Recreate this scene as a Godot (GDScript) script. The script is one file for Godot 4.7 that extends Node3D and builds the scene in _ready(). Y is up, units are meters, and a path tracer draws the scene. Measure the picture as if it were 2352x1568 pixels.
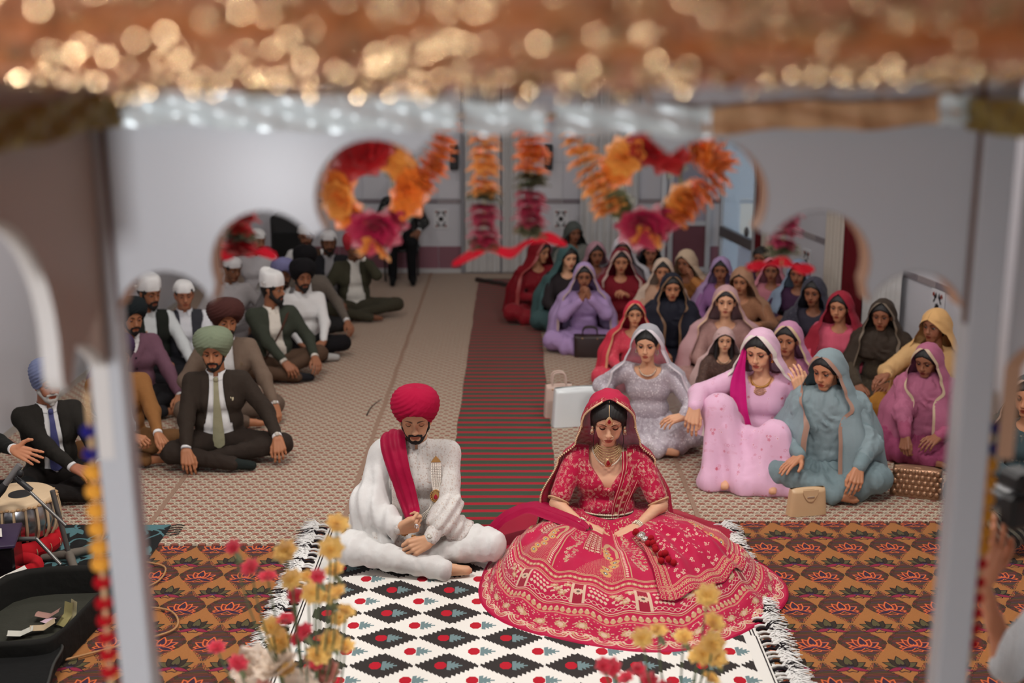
extends Node3D
# A wedding seen from a raised stage, through the scalloped arch of a canopy: couple on a rug, guests on the carpet behind.

func _ready() -> void:
	var cam := Camera3D.new()
	cam.name = "camera"
	cam.fov = 30.64
	cam.near = 0.05
	cam.far = 60.0
	add_child(cam)
	cam.position = Vector3(0, 2.74, 0)
	cam.rotation_degrees = Vector3(-13.4, 0, 0)
	var lens := CameraAttributesPhysical.new()
	lens.frustum_focal_length = 43.8
	lens.frustum_near = 0.05
	lens.frustum_far = 60.0
	lens.frustum_focus_distance = 6.5
	lens.exposure_aperture = 1.4
	cam.attributes = lens
	var we := WorldEnvironment.new()
	we.name = "world_environment"
	var env := Environment.new()
	var sky := Sky.new()
	var psm := ProceduralSkyMaterial.new()
	psm.sky_top_color = rgb(150, 175, 205)
	psm.sky_horizon_color = rgb(215, 222, 228)
	psm.ground_horizon_color = rgb(190, 190, 185)
	psm.ground_bottom_color = rgb(120, 115, 105)
	sky.sky_material = psm
	env.background_mode = Environment.BG_SKY
	env.sky = sky
	env.background_energy_multiplier = 3.0
	env.tonemap_mode = Environment.TONE_MAPPER_LINEAR
	env.tonemap_exposure = 1.06
	env.sdfgi_enabled = true
	env.ssao_enabled = true
	env.ssil_enabled = true
	we.environment = env
	add_child(we)
	fold_noise.frequency = 0.2
	fold_noise.seed = 7
	wrinkle = noise_tex(0.012, true, 256, 5.0)
	build_lamps()
	build_room()
	build_carpets()
	build_palki()
	build_props()
	build_groom()
	build_bride()
	build_guests()

const LAMP_FRONT := 8.5
const LAMP_MID := 3.4
const LAMP_BACK := 0.8
const LAMP_STAGE := 5.0

# two soft lamps on the stage side of the hall, behind the photographer
func build_lamps() -> void:
	for k in 2:
		var at := Vector3(-1.05, 2.17, 0.95) if k == 0 else Vector3(0.5, 3.84, 1.5)
		var aim := Vector3(0.2, 1.2, -5.0) if k == 0 else Vector3(0.3, 0.6, -5.0)
		var t := thing("soft_lamp", ["white video lamp panel behind the photographer at the left", "white ceiling panel lamp over the stage behind the photographer"][k], "lamp", at)
		t.look_at_from_position(at, aim)
		var size := Vector2(0.32, 0.32) if k == 0 else Vector2(1.2, 1.2)
		obj("housing", Geo.new().box(Vector3(size.x + 0.04, size.y + 0.04, 0.05), xf(Vector3(0, 0, 0.035))), plain(rgb(40, 40, 42), 0.5), t)
		var em := StandardMaterial3D.new()
		em.albedo_color = Color.WHITE
		em.emission_enabled = true
		em.emission = rgb(246, 248, 255)
		em.emission_energy_multiplier = 3.0
		obj("diffuser", Geo.new().box(Vector3(size.x, size.y, 0.01), xf(V3), 0.002), em, t)
		var a := AreaLight3D.new()
		a.name = "light"
		a.area_size = size
		a.light_color = rgb(248, 250, 255)
		a.light_energy = LAMP_STAGE * (1.5 if k == 0 else 1.0)
		a.area_range = 20.0
		a.shadow_enabled = true
		t.add_child(a, true)
		a.position = Vector3(0, 0, -0.03)

# ---------------------------------------------------------------- geometry
class Geo:
	var v := PackedVector3Array()
	var uv := PackedVector2Array()
	var c := PackedColorArray()
	var ix := PackedInt32Array()
	var nn := PackedVector3Array()      # ready-made normals of appended meshes (zero: compute)
	var seams := PackedInt32Array()
	var tint := Color.WHITE

	func put(p: Vector3, t := Vector2.ZERO) -> int:
		v.append(p); uv.append(t); c.append(tint); nn.append(Vector3.ZERO)
		return v.size() - 1

	func tri(a: int, b: int, d: int) -> void:
		ix.append(a); ix.append(b); ix.append(d)

	func quad(a: int, b: int, d: int, e: int) -> void:   # counter-clockwise from outside
		tri(a, d, b); tri(a, e, d)

	# f(s, t) with s, t in 0..1; front face where ds x dt points
	func grid(nu: int, nv: int, f: Callable, closed := false, col = null, us := 1.0, vs := 1.0) -> Geo:
		var first := v.size()
		for j in nv + 1:
			for i in nu + 1:
				var s := float(i) / nu
				var t := float(j) / nv
				var p: Vector3 = f.call(s, t)
				if col != null: tint = col.call(s, t, p)
				put(p, Vector2(s * us, t * vs))
		for j in nv:
			for i in nu:
				var a := first + j * (nu + 1) + i
				quad(a, a + 1, a + nu + 2, a + nu + 1)
		if closed:
			for j in nv + 1:
				seams.append(first + j * (nu + 1)); seams.append(first + j * (nu + 1) + nu)
		if col != null: tint = Color.WHITE
		return self

	func tube(pts: Array, rad, sides := 8, caps := true) -> Geo:
		var n := pts.size()
		var first := v.size()
		var up := Vector3.UP
		var len_at := 0.0
		for i in n:
			var d: Vector3 = (pts[mini(i + 1, n - 1)] - pts[maxi(i - 1, 0)]).normalized()
			if i == 0: up = Vector3.UP if absf(d.y) < 0.9 else Vector3.RIGHT
			else: len_at += (pts[i] as Vector3).distance_to(pts[i - 1])
			var x := up.cross(d).normalized()
			up = d.cross(x).normalized()
			var r: float = rad if rad is float else rad[mini(i, rad.size() - 1)]
			for k in sides + 1:
				var a := TAU * k / sides
				put(pts[i] + (x * cos(a) + up * sin(a)) * r, Vector2(float(k) / sides, len_at))
			seams.append(first + i * (sides + 1)); seams.append(first + i * (sides + 1) + sides)
		for i in n - 1:
			for k in sides:
				var a := first + i * (sides + 1) + k
				quad(a, a + 1, a + sides + 2, a + sides + 1)
		if caps:
			for e in [0, n - 1]:
				var m := put(pts[e])
				var ring := []
				for k in sides: ring.append(put(v[first + e * (sides + 1) + k]))
				for k in sides:
					var q: int = ring[(k + 1) % sides]
					if e == 0: tri(m, ring[k], q)
					else: tri(m, q, ring[k])
		return self

	func lathe(prof: Array, seg := 24, xf := Transform3D.IDENTITY, us := 1.0) -> Geo:   # profile of Vector2(radius, y), upwards
		var first := v.size()
		var n := prof.size()
		for j in n:
			for k in seg + 1:
				var a := TAU * k / seg
				put(xf * Vector3(sin(a) * prof[j].x, prof[j].y, cos(a) * prof[j].x), Vector2(us * k / seg, float(j) / (n - 1)))
			seams.append(first + j * (seg + 1)); seams.append(first + j * (seg + 1) + seg)
		for j in n - 1:
			for k in seg:
				var a := first + j * (seg + 1) + k
				quad(a, a + 1, a + seg + 2, a + seg + 1)
		return self

	func ball(p: Vector3, r: Vector3, seg := 12, rings := 8, b := Basis.IDENTITY) -> Geo:
		return grid(seg, rings, func(s, t):
			var a: float = TAU * s
			var e: float = PI * (t - 0.5)
			return p + b * Vector3(sin(a) * cos(e) * r.x, sin(e) * r.y, cos(a) * cos(e) * r.z), true)

	# box with chamfered edges, centred
	func box(size: Vector3, xf := Transform3D.IDENTITY, bev := 0.004) -> Geo:
		var h := size * 0.5
		bev = minf(bev, minf(h.x, minf(h.y, h.z)) * 0.5)
		var k := h - Vector3.ONE * bev
		for ax in 3:
			var u := (ax + 1) % 3
			var w := (ax + 2) % 3
			for sg in [-1.0, 1.0]:
				var q := []
				for cc in [[-1, -1], [1, -1], [1, 1], [-1, 1]]:
					var p := Vector3.ZERO
					p[ax] = h[ax] * sg; p[u] = k[u] * cc[0]; p[w] = k[w] * cc[1]
					q.append(put(xf * p, Vector2(cc[0] * 0.5 + 0.5, cc[1] * 0.5 + 0.5)))
				if sg > 0: quad(q[0], q[1], q[2], q[3])
				else: quad(q[3], q[2], q[1], q[0])
			for s1 in [-1.0, 1.0]:
				for s2 in [-1.0, 1.0]:
					var q := []
					for e in [[-1, 0], [1, 0], [1, 1], [-1, 1]]:
						var p := Vector3.ZERO
						p[ax] = k[ax] * e[0]
						p[u] = (h[u] if e[1] == 0 else k[u]) * s1
						p[w] = (k[w] if e[1] == 0 else h[w]) * s2
						q.append(put(xf * p))
					if s1 * s2 > 0: quad(q[0], q[1], q[2], q[3])
					else: quad(q[3], q[2], q[1], q[0])
		for sx in [-1.0, 1.0]:
			for sy in [-1.0, 1.0]:
				for sz in [-1.0, 1.0]:
					var a := put(xf * Vector3(h.x * sx, k.y * sy, k.z * sz))
					var b := put(xf * Vector3(k.x * sx, h.y * sy, k.z * sz))
					var d := put(xf * Vector3(k.x * sx, k.y * sy, h.z * sz))
					if sx * sy * sz > 0: tri(a, d, b)
					else: tri(a, b, d)
		return self

	# outline in x, y (counter-clockwise), extruded from z = 0 back to z = -depth
	func extrude(poly: PackedVector2Array, depth: float, xf := Transform3D.IDENTITY) -> Geo:
		var clean := PackedVector2Array()
		for p in poly:
			if clean.is_empty() or (p.distance_to(clean[-1]) > 2e-4 and p.distance_to(clean[0]) > 2e-4): clean.append(p)
		poly = clean
		if Geometry2D.is_polygon_clockwise(poly): poly.reverse()
		var t := Geometry2D.triangulate_polygon(poly)
		var n := poly.size()
		var f := v.size()
		for p in poly: put(xf * Vector3(p.x, p.y, 0), p)
		for p in poly: put(xf * Vector3(p.x, p.y, -depth), p)
		for i in range(0, t.size(), 3):
			var a := t[i]; var b := t[i + 1]; var d := t[i + 2]
			var cw := (poly[b] - poly[a]).cross(poly[d] - poly[a]) < 0
			if cw: tri(f + a, f + b, f + d); tri(f + n + a, f + n + d, f + n + b)
			else: tri(f + a, f + d, f + b); tri(f + n + a, f + n + b, f + n + d)
		for i in n:
			var j := (i + 1) % n
			var a := put(xf * Vector3(poly[i].x, poly[i].y, 0)); var b := put(xf * Vector3(poly[i].x, poly[i].y, -depth))
			var d := put(xf * Vector3(poly[j].x, poly[j].y, -depth)); var e := put(xf * Vector3(poly[j].x, poly[j].y, 0))
			quad(a, b, d, e)
		return self

	func add(g: Geo, xf := Transform3D.IDENTITY, col = null) -> Geo:
		var f := v.size()
		var mirrored := xf.basis.determinant() < 0
		v.append_array(xf * g.v)
		uv.append_array(g.uv)
		nn.append_array(g.nn)
		if col == null: c.append_array(g.c)
		else:
			for q in g.c: c.append(q * (col as Color))
		for i in range(0, g.ix.size(), 3):
			ix.append(g.ix[i] + f)
			ix.append(g.ix[i + (2 if mirrored else 1)] + f)
			ix.append(g.ix[i + (1 if mirrored else 2)] + f)
		for s in g.seams: seams.append(s + f)
		return self

	# Tapered capsules [a, b, ra, rb] joined by a smooth minimum, meshed as surface nets. shape(p, d) may carve; col(p) tints.
	func sdf(bones: Array, k: float, cell: float, shape = null, col = null, xf := Transform3D.IDENTITY) -> Geo:
		var lo := Vector3(99, 99, 99)
		var hi := -lo
		for b in bones:
			var r := Vector3.ONE * maxf(b[2], b[3])
			lo = lo.min((b[0] as Vector3).min(b[1]) - r)
			hi = hi.max((b[0] as Vector3).max(b[1]) + r)
		lo -= Vector3.ONE * (cell * 3 + 0.01)
		hi += Vector3.ONE * (cell * 3 + 0.01)
		var nx := int((hi.x - lo.x) / cell) + 2
		var ny := int((hi.y - lo.y) / cell) + 2
		var nz := int((hi.z - lo.z) / cell) + 2
		var g := PackedFloat32Array()
		g.resize(nx * ny * nz)
		g.fill(9.0)
		for b in bones:
			var a: Vector3 = b[0]
			var e: Vector3 = b[1]
			var ra: float = b[2]
			var dr: float = b[3] - ra
			var ba := e - a
			var inv := 1.0 / maxf(ba.length_squared(), 1e-9)
			var m := Vector3.ONE * (maxf(ra, ra + dr) + k + cell * 2.2)
			var l := ((a.min(e) - m - lo) / cell).floor()
			var h := ((a.max(e) + m - lo) / cell).ceil()
			var x0 := maxi(0, int(l.x))
			var x1 := mini(nx - 1, int(h.x))
			for z in range(maxi(0, int(l.z)), mini(nz - 1, int(h.z)) + 1):
				for y in range(maxi(0, int(l.y)), mini(ny - 1, int(h.y)) + 1):
					var id := (z * ny + y) * nx + x0
					var pa := lo + Vector3(x0, y, z) * cell - a
					for x in range(x0, x1 + 1):
						var t := clampf(pa.dot(ba) * inv, 0.0, 1.0)
						var d := (pa - ba * t).length() - ra - dr * t
						var o := g[id]
						var q := k - absf(o - d)
						d = minf(o, d)
						if q > 0.0: d -= q * q * 0.25 / k
						g[id] = d
						id += 1
						pa.x += cell
		if shape != null:
			var id := 0
			for z in nz:
				for y in ny:
					for x in nx:
						var d := g[id]
						if d < cell * 2.5 + 0.03: g[id] = shape.call(lo + Vector3(x, y, z) * cell, d)
						id += 1
		var at := PackedInt32Array()
		at.resize(nx * ny * nz)
		at.fill(-1)
		var sx := 1
		var sy := nx
		var sz := nx * ny
		var offs := [0, sx, sy, sx + sy, sz, sx + sz, sy + sz, sx + sy + sz]
		var ed := [[0, 1], [2, 3], [4, 5], [6, 7], [0, 2], [1, 3], [4, 6], [5, 7], [0, 4], [1, 5], [2, 6], [3, 7]]
		var keep := tint
		for z in nz - 1:
			for y in ny - 1:
				var id := (z * ny + y) * nx
				for x in nx - 1:
					var mask := 0
					if g[id] < 0: mask |= 1
					if g[id + 1] < 0: mask |= 2
					if g[id + sy] < 0: mask |= 4
					if g[id + sy + 1] < 0: mask |= 8
					if g[id + sz] < 0: mask |= 16
					if g[id + sz + 1] < 0: mask |= 32
					if g[id + sz + sy] < 0: mask |= 64
					if g[id + sz + sy + 1] < 0: mask |= 128
					if mask != 0 and mask != 255:
						var sum := Vector3.ZERO
						var cnt := 0
						for e in ed:
							var e0: int = e[0]
							var e1: int = e[1]
							if ((mask >> e0) & 1) != ((mask >> e1) & 1):
								var d0 := g[id + offs[e0]]
								var d1 := g[id + offs[e1]]
								var t := d0 / (d0 - d1)
								var p0 := Vector3(e0 & 1, (e0 >> 1) & 1, e0 >> 2)
								var p1 := Vector3(e1 & 1, (e1 >> 1) & 1, e1 >> 2)
								sum += p0 + (p1 - p0) * t
								cnt += 1
						var p := lo + (Vector3(x, y, z) + sum / cnt) * cell
						if col != null: tint = col.call(p)
						at[id] = put(xf * p)
					id += 1
		tint = keep
		var mir := xf.basis.determinant() < 0
		for z in range(1, nz - 1):
			for y in range(1, ny - 1):
				var id := (z * ny + y) * nx + 1
				for x in range(1, nx - 1):
					var i0 := g[id] < 0
					if i0 != (g[id + 1] < 0): _q(at[id - sy - sz], at[id - sz], at[id], at[id - sy], i0 != mir)
					if i0 != (g[id + sy] < 0): _q(at[id - sz - 1], at[id - 1], at[id], at[id - sz], i0 != mir)
					if i0 != (g[id + sz] < 0): _q(at[id - sy - 1], at[id - sy], at[id], at[id - 1], i0 != mir)
					id += 1
		return self

	func _q(a: int, b: int, d: int, e: int, out: bool) -> void:
		if a < 0 or b < 0 or d < 0 or e < 0: return
		if out: quad(a, b, d, e)
		else: quad(e, d, b, a)

	func done() -> ArrayMesh:
		var n := PackedVector3Array()
		n.resize(v.size())
		for i in range(0, ix.size(), 3):
			var a := ix[i]; var b := ix[i + 1]; var d := ix[i + 2]
			var f := (v[d] - v[a]).cross(v[b] - v[a])
			n[a] += f; n[b] += f; n[d] += f
		for i in range(0, seams.size(), 2):
			var s := n[seams[i]] + n[seams[i + 1]]
			n[seams[i]] = s; n[seams[i + 1]] = s
		for i in n.size():
			n[i] = n[i].normalized() if n[i].length_squared() > 1e-20 else Vector3.UP
		var arr := []
		arr.resize(Mesh.ARRAY_MAX)
		arr[Mesh.ARRAY_VERTEX] = v
		arr[Mesh.ARRAY_NORMAL] = n
		arr[Mesh.ARRAY_TEX_UV] = uv
		arr[Mesh.ARRAY_COLOR] = c
		arr[Mesh.ARRAY_INDEX] = ix
		var m := ArrayMesh.new()
		m.add_surface_from_arrays(Mesh.PRIMITIVE_TRIANGLES, arr)
		return m

# ---------------------------------------------------------------- naming and tagging
var taken := {}

func numbered(called: String) -> String:
	var n: int = taken.get(called, 0)
	taken[called] = n + 1
	return called if n == 0 else "%s_%03d" % [called, n]

func thing(called: String, label: String, category: String, at := Vector3.ZERO, turn := 0.0, group := "") -> Node3D:
	var o := Node3D.new()
	o.name = numbered(called)
	add_child(o)
	o.position = at
	o.rotation.y = turn
	return tag(o, label, category, group)

func tag(o: Node3D, label: String, category: String, group := "") -> Node3D:
	o.set_meta("label", label)
	o.set_meta("category", category)
	if group != "": o.set_meta("group", group)
	return o

func obj(called: String, g, m: Material, parent: Node = null, label := "") -> MeshInstance3D:
	var o := MeshInstance3D.new()
	o.mesh = g.done() if g is Geo else g
	o.material_override = m
	if parent == null:
		o.name = numbered(called)
		add_child(o)
	else:
		o.name = called
		parent.add_child(o, true)
	if label != "": o.set_meta("label", label)
	return o

func struct(called: String, g, m: Material, parent: Node = null) -> MeshInstance3D:
	var o := obj(called, g, m, parent)
	if parent == null: o.set_meta("kind", "structure")
	return o

func xf(at: Vector3, deg := Vector3.ZERO, sc := Vector3.ONE) -> Transform3D:
	return Transform3D(Basis.from_euler(deg * PI / 180.0).scaled_local(sc), at)

func bez(pts: Array, n: int) -> Array:      # smooth curve through the points
	var out := []
	for i in pts.size() - 1:
		var p0: Vector3 = pts[maxi(i - 1, 0)]
		var p3: Vector3 = pts[mini(i + 2, pts.size() - 1)]
		for k in n:
			out.append((pts[i] as Vector3).cubic_interpolate(pts[i + 1], p0, p3, float(k) / n))
	out.append(pts[-1])
	return out

func lerps(keys: Array, t: float) -> float:  # [[t, value], ...] smoothly interpolated
	if t <= keys[0][0]: return keys[0][1]
	for i in keys.size() - 1:
		if t <= keys[i + 1][0]:
			return lerpf(keys[i][1], keys[i + 1][1], smoothstep(keys[i][0], keys[i + 1][0], t))
	return keys[-1][1]

func hash1(n: float) -> float:
	return fposmod(sin(n * 12.9898) * 43758.5453, 1.0)

# ---------------------------------------------------------------- painting textures
func canvas(w: int, h: int, col: Color) -> Image:
	var im := Image.create(w, h, false, Image.FORMAT_RGBA8)
	im.fill(col)
	return im

func poly(im: Image, pts: Array, col: Color) -> void:
	var n := pts.size()
	var lo := 1e9
	var hi := -1e9
	for p in pts: lo = minf(lo, p.y); hi = maxf(hi, p.y)
	var w := im.get_width()
	for y in range(maxi(0, int(lo)), mini(im.get_height() - 1, int(hi)) + 1):
		var yy := y + 0.5
		var xs := PackedFloat32Array()
		for i in n:
			var a: Vector2 = pts[i]
			var b: Vector2 = pts[(i + 1) % n]
			if (a.y <= yy) != (b.y <= yy): xs.append(a.x + (yy - a.y) / (b.y - a.y) * (b.x - a.x))
		xs.sort()
		for i in range(0, xs.size() - 1, 2):
			var x0 := maxi(0, int(round(xs[i])))
			var x1 := mini(w, int(round(xs[i + 1])))
			if x1 > x0: im.fill_rect(Rect2i(x0, y, x1 - x0, 1), col)

func tpoly(im: Image, pts: Array, col: Color) -> void:     # wraps round the edges of a tile
	var w := im.get_width()
	var h := im.get_height()
	for dx in [-w, 0, w]:
		for dy in [-h, 0, h]:
			var q := []
			for p in pts: q.append(p + Vector2(dx, dy))
			poly(im, q, col)

func oval(cx: float, cy: float, rx: float, ry: float, n := 14, turn := 0.0) -> Array:
	var q := []
	for i in n: q.append(Vector2(cx, cy) + Vector2(cos(TAU * i / n) * rx, sin(TAU * i / n) * ry).rotated(turn))
	return q

func stroke(im: Image, pts: Array, w: float, col: Color, wrap := false) -> void:
	for i in pts.size() - 1:
		var a: Vector2 = pts[i]
		var b: Vector2 = pts[i + 1]
		var n := (b - a).normalized().orthogonal() * w * 0.5
		var e := (b - a).normalized() * w * 0.3
		var q := [a + n - e, b + n + e, b - n + e, a - n - e]
		if wrap: tpoly(im, q, col)
		else: poly(im, q, col)

func ring(im: Image, x: float, y: float, r: float, w: float, col: Color, n := 12, wrap := false) -> void:
	var q := oval(x, y, r, r, n)
	q.append(q[0])
	stroke(im, q, w, col, wrap)

func petal(x: float, y: float, ang: float, l: float, w: float, n := 6) -> Array:
	var q := []
	for i in n + 1:
		var t := float(i) / n
		q.append(Vector2(l * t, w * sin(PI * pow(t, 0.8))))
	for i in range(n - 1, 0, -1):
		var t := float(i) / n
		q.append(Vector2(l * t, -w * sin(PI * pow(t, 0.8))))
	for i in q.size(): q[i] = (q[i] as Vector2).rotated(ang) + Vector2(x, y)
	return q

func blossom(im: Image, x: float, y: float, r: float, np: int, a: Color, b: Color, wrap := false) -> void:
	for i in np:
		var q := petal(x, y, TAU * i / np, r, r * 0.3)
		if wrap: tpoly(im, q, a)
		else: poly(im, q, a)
	if wrap: tpoly(im, oval(x, y, r * 0.32, r * 0.32), b)
	else: poly(im, oval(x, y, r * 0.32, r * 0.32), b)

func speckle(im: Image, rng: RandomNumberGenerator, n: int, amount: float) -> void:   # small tone changes of the yarn
	var w := im.get_width()
	var h := im.get_height()
	for i in n:
		var x := rng.randi_range(0, w - 1)
		var y := rng.randi_range(0, h - 1)
		var c := im.get_pixel(x, y)
		var k := 1.0 + rng.randf_range(-amount, amount)
		im.set_pixel(x, y, Color(minf(c.r * k, 1), minf(c.g * k, 1), minf(c.b * k, 1)))

func tex(im: Image) -> ImageTexture:
	im.generate_mipmaps()
	return ImageTexture.create_from_image(im)

func noise_tex(freq: float, normal := false, size := 256, strength := 4.0, kind := FastNoiseLite.TYPE_SIMPLEX_SMOOTH, seed_ := 3) -> NoiseTexture2D:
	var n := FastNoiseLite.new()
	n.noise_type = kind
	n.frequency = freq
	n.seed = seed_
	var t := NoiseTexture2D.new()
	t.width = size; t.height = size
	t.seamless = true
	t.noise = n
	t.as_normal_map = normal
	t.bump_strength = strength
	return t

# ---------------------------------------------------------------- materials
var mats := {}
var wrinkle: NoiseTexture2D
var weave: NoiseTexture2D

func rgb(r: int, g: int, b: int) -> Color:
	return Color(r / 255.0, g / 255.0, b / 255.0)

func plain(col: Color, rough := 0.6, metal := 0.0) -> StandardMaterial3D:
	var key := "p%s%s%s" % [col.to_html(), rough, metal]
	if not mats.has(key):
		var m := StandardMaterial3D.new()
		m.albedo_color = col
		m.roughness = rough
		m.metallic = metal
		m.cull_mode = BaseMaterial3D.CULL_DISABLED
		mats[key] = m
	return mats[key]

func cloth(col: Color, sheen := 0.25, rough := 0.85) -> StandardMaterial3D:
	var key := "c%s%s%s" % [col.to_html(), sheen, rough]
	if not mats.has(key):
		var m := StandardMaterial3D.new()
		m.albedo_color = col
		m.roughness = rough
		m.rim_enabled = sheen > 0
		m.rim = sheen
		m.rim_tint = 0.7
		m.metallic_specular = 0.3
		m.uv1_triplanar = true
		m.uv1_scale = Vector3.ONE * 3.0
		m.normal_enabled = true
		m.normal_texture = wrinkle
		m.normal_scale = 0.55
		m.cull_mode = BaseMaterial3D.CULL_DISABLED
		mats[key] = m
	return mats[key]

func sheer(col: Color, alpha: float) -> StandardMaterial3D:
	var key := "s%s%s" % [col.to_html(), alpha]
	if not mats.has(key):
		var m := StandardMaterial3D.new()
		m.albedo_color = Color(col, alpha)
		m.transparency = BaseMaterial3D.TRANSPARENCY_ALPHA
		m.roughness = 0.8
		m.vertex_color_use_as_albedo = true
		m.cull_mode = BaseMaterial3D.CULL_DISABLED
		m.backlight_enabled = true
		m.backlight = Color(0.25, 0.25, 0.25)
		mats[key] = m
	return mats[key]

func skin(col: Color) -> StandardMaterial3D:
	var key := "k" + col.to_html()
	if not mats.has(key):
		var m := StandardMaterial3D.new()
		m.albedo_color = col
		m.vertex_color_use_as_albedo = true
		m.roughness = 0.48
		m.metallic_specular = 0.4
		m.subsurf_scatter_enabled = true
		m.subsurf_scatter_strength = 0.08
		mats[key] = m
	return mats[key]

func printed(t: Texture2D, rough := 0.85, triplanar := 0.0, sheen := 0.2) -> StandardMaterial3D:
	var m := StandardMaterial3D.new()
	m.albedo_texture = t
	m.roughness = rough
	m.cull_mode = BaseMaterial3D.CULL_DISABLED
	m.rim_enabled = sheen > 0
	m.rim = sheen
	m.metallic_specular = 0.3
	if triplanar > 0:
		m.uv1_triplanar = true
		m.uv1_scale = Vector3.ONE * triplanar
	return m

func laid(t: Texture2D, w: float, h: float, rough := 0.95) -> StandardMaterial3D:   # a pattern of w by h metres on a floor covering whose uv is in metres
	var m := printed(t, rough)
	m.uv1_scale = Vector3(1.0 / w, 1.0 / h, 1)
	m.metallic_specular = 0.15
	return m

# beige hall carpet: rows of reddish fans with brown scrolls on cream
func tex_hall_carpet() -> Texture2D:
	var im := canvas(256, 320, rgb(196, 182, 160))
	var dk := rgb(84, 60, 46)
	var rd := rgb(154, 92, 78)
	for row in 4:
		for col in 3:
			var x := col * 128.0 + (64.0 if row % 2 else 0.0)
			var y := row * 80.0 + 40.0
			var fan := []
			for i in 13:
				var a := PI + PI * i / 12.0
				fan.append(Vector2(x + cos(a) * (34 + 6 * (i % 2)), y + 12 + sin(a) * (34 + 8 * (i % 2))))
			fan.append(Vector2(x + 10, y + 24)); fan.append(Vector2(x - 10, y + 24))
			tpoly(im, fan, rd)
			fan.append(fan[0])
			stroke(im, fan, 5.0, dk, true)
			for i in 5:
				stroke(im, [Vector2(x, y + 18), Vector2(x + (i - 2) * 13.0, y - 12 + absf(i - 2) * 6)], 2.0, rgb(120, 72, 60), true)
			for s in [-1.0, 1.0]:
				var q := []
				for i in 12:
					var t := i / 11.0
					q.append(Vector2(x + s * (12 + 56 * t), y + 26 + 14 * sin(t * TAU * 0.9) + 6 * t))
				stroke(im, q, 8.0, dk, true)
				ring(im, x + s * 58, y - 8, 9, 5, dk, 10, true)
				ring(im, x + s * 44, y + 34, 7, 3.5, rd, 10, true)
				tpoly(im, oval(x + s * 26, y + 38, 5, 4), dk)
	var rng := RandomNumberGenerator.new()
	rng.seed = 5
	speckle(im, rng, 30000, 0.16)
	return tex(im)

# ochre stage carpet: lozenges with dark lotus on ochre and orange-outlined lotus on dark
func tex_lotus_carpet() -> Texture2D:
	var w := 384
	var h := 624
	var och := rgb(154, 100, 54)
	var dk := rgb(52, 42, 30)
	var wine := rgb(112, 34, 38)
	var org := rgb(204, 98, 54)
	var pur := rgb(72, 44, 78)
	var im := canvas(w, h, och)
	var hw := w * 0.5
	var hh := h * 0.5
	var oge := []
	for side in 4:
		for k in 8:
			var f := k / 8.0
			var p := Vector2(-hw * (1 - f), -hh * f) * 0.97 + Vector2(-0.5, -0.5) * 26 * sin(TAU * f)
			if side % 2 == 1: p = Vector2(-(-hw * f) , -hh * (1 - f)) * 0.97 + Vector2(0.5, -0.5) * -26 * sin(TAU * f)
			oge.append(p if side < 2 else -p)
	tpoly(im, oge, rgb(70, 48, 36))
	for k in 26:                                                  # hatching of the dark lozenge
		var t := -0.9 + 1.8 * k / 25.0
		var l := (1 - absf(t)) * hw * 0.8
		stroke(im, [Vector2(-l, t * hh), Vector2(l, t * hh - 18)], 5, [rgb(124, 38, 44), rgb(84, 54, 96), rgb(70, 74, 42), rgb(132, 62, 38)][k % 4], true)
	for sx in [-1.0, 1.0]:
		for sy in [-1.0, 1.0]:
			for k in 9:                                           # chain along the lattice
				var t := (k + 0.5) / 9.0
				var p := Vector2(sx * hw * (1 - t) * 0.96, sy * hh * t * 0.96)
				var q := oval(p.x, p.y, 15, 10, 10, atan2(hh * sy, -hw * sx))
				q.append(q[0])
				stroke(im, q, 6, wine if k % 2 else dk, true)
	var lot := func(cx: float, cy: float, fill: Color, edge: Color, sc: float, inner: Color, stretched: float) -> void:
		var base := Vector2(cx, cy + 50 * sc * stretched)
		for i in [0, 6, 1, 5, 2, 4, 3]:
			var a: float = -PI + PI * (i + 0.0) / 6.0
			var l: float = (88.0 if i in [0, 6] else (104.0 if i in [1, 5] else (100.0 if i in [2, 4] else 112.0))) * sc
			var q := petal(0, 0, a, l, 24 * sc)
			for n in q.size(): q[n] = base + Vector2(q[n].x * 1.05, q[n].y * stretched)
			tpoly(im, q, fill if i % 2 == 0 else inner)
			q.append(q[0])
			stroke(im, q, (9 if edge == org else 6) * sc, edge, true)
		for s in [-1.0, 1.0]:
			var q := petal(0, 0, 0.35 if s > 0 else PI - 0.35, 104 * sc, 17 * sc)
			for n in q.size(): q[n] = base + Vector2(q[n].x, q[n].y * stretched)
			tpoly(im, q, rgb(134, 34, 60) if fill == dk else inner)
			q.append(q[0])
			stroke(im, q, 5 * sc, edge, true)
		tpoly(im, oval(base.x, base.y - 16 * sc, 20 * sc, 22 * sc), pur)
		for k in 5: tpoly(im, petal(base.x, base.y - 14 * sc, -PI * (k + 0.5) / 5, 34 * sc, 6 * sc), edge)
		for s in [-1.0, 1.0]:
			stroke(im, [base + Vector2(0, 40 * sc), base + Vector2(s * 30, 50 * sc), base + Vector2(s * 44, 36 * sc)], 7 * sc, edge, true)
	lot.call(0.0, 10.0, rgb(92, 40, 40), org, 1.30, rgb(54, 36, 54), 1.15)
	lot.call(hw, hh + 10, dk, rgb(34, 24, 26), 1.36, rgb(84, 76, 48), 1.15)
	var rng := RandomNumberGenerator.new()
	rng.seed = 8
	speckle(im, rng, 120000, 0.22)
	return tex(im)

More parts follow.
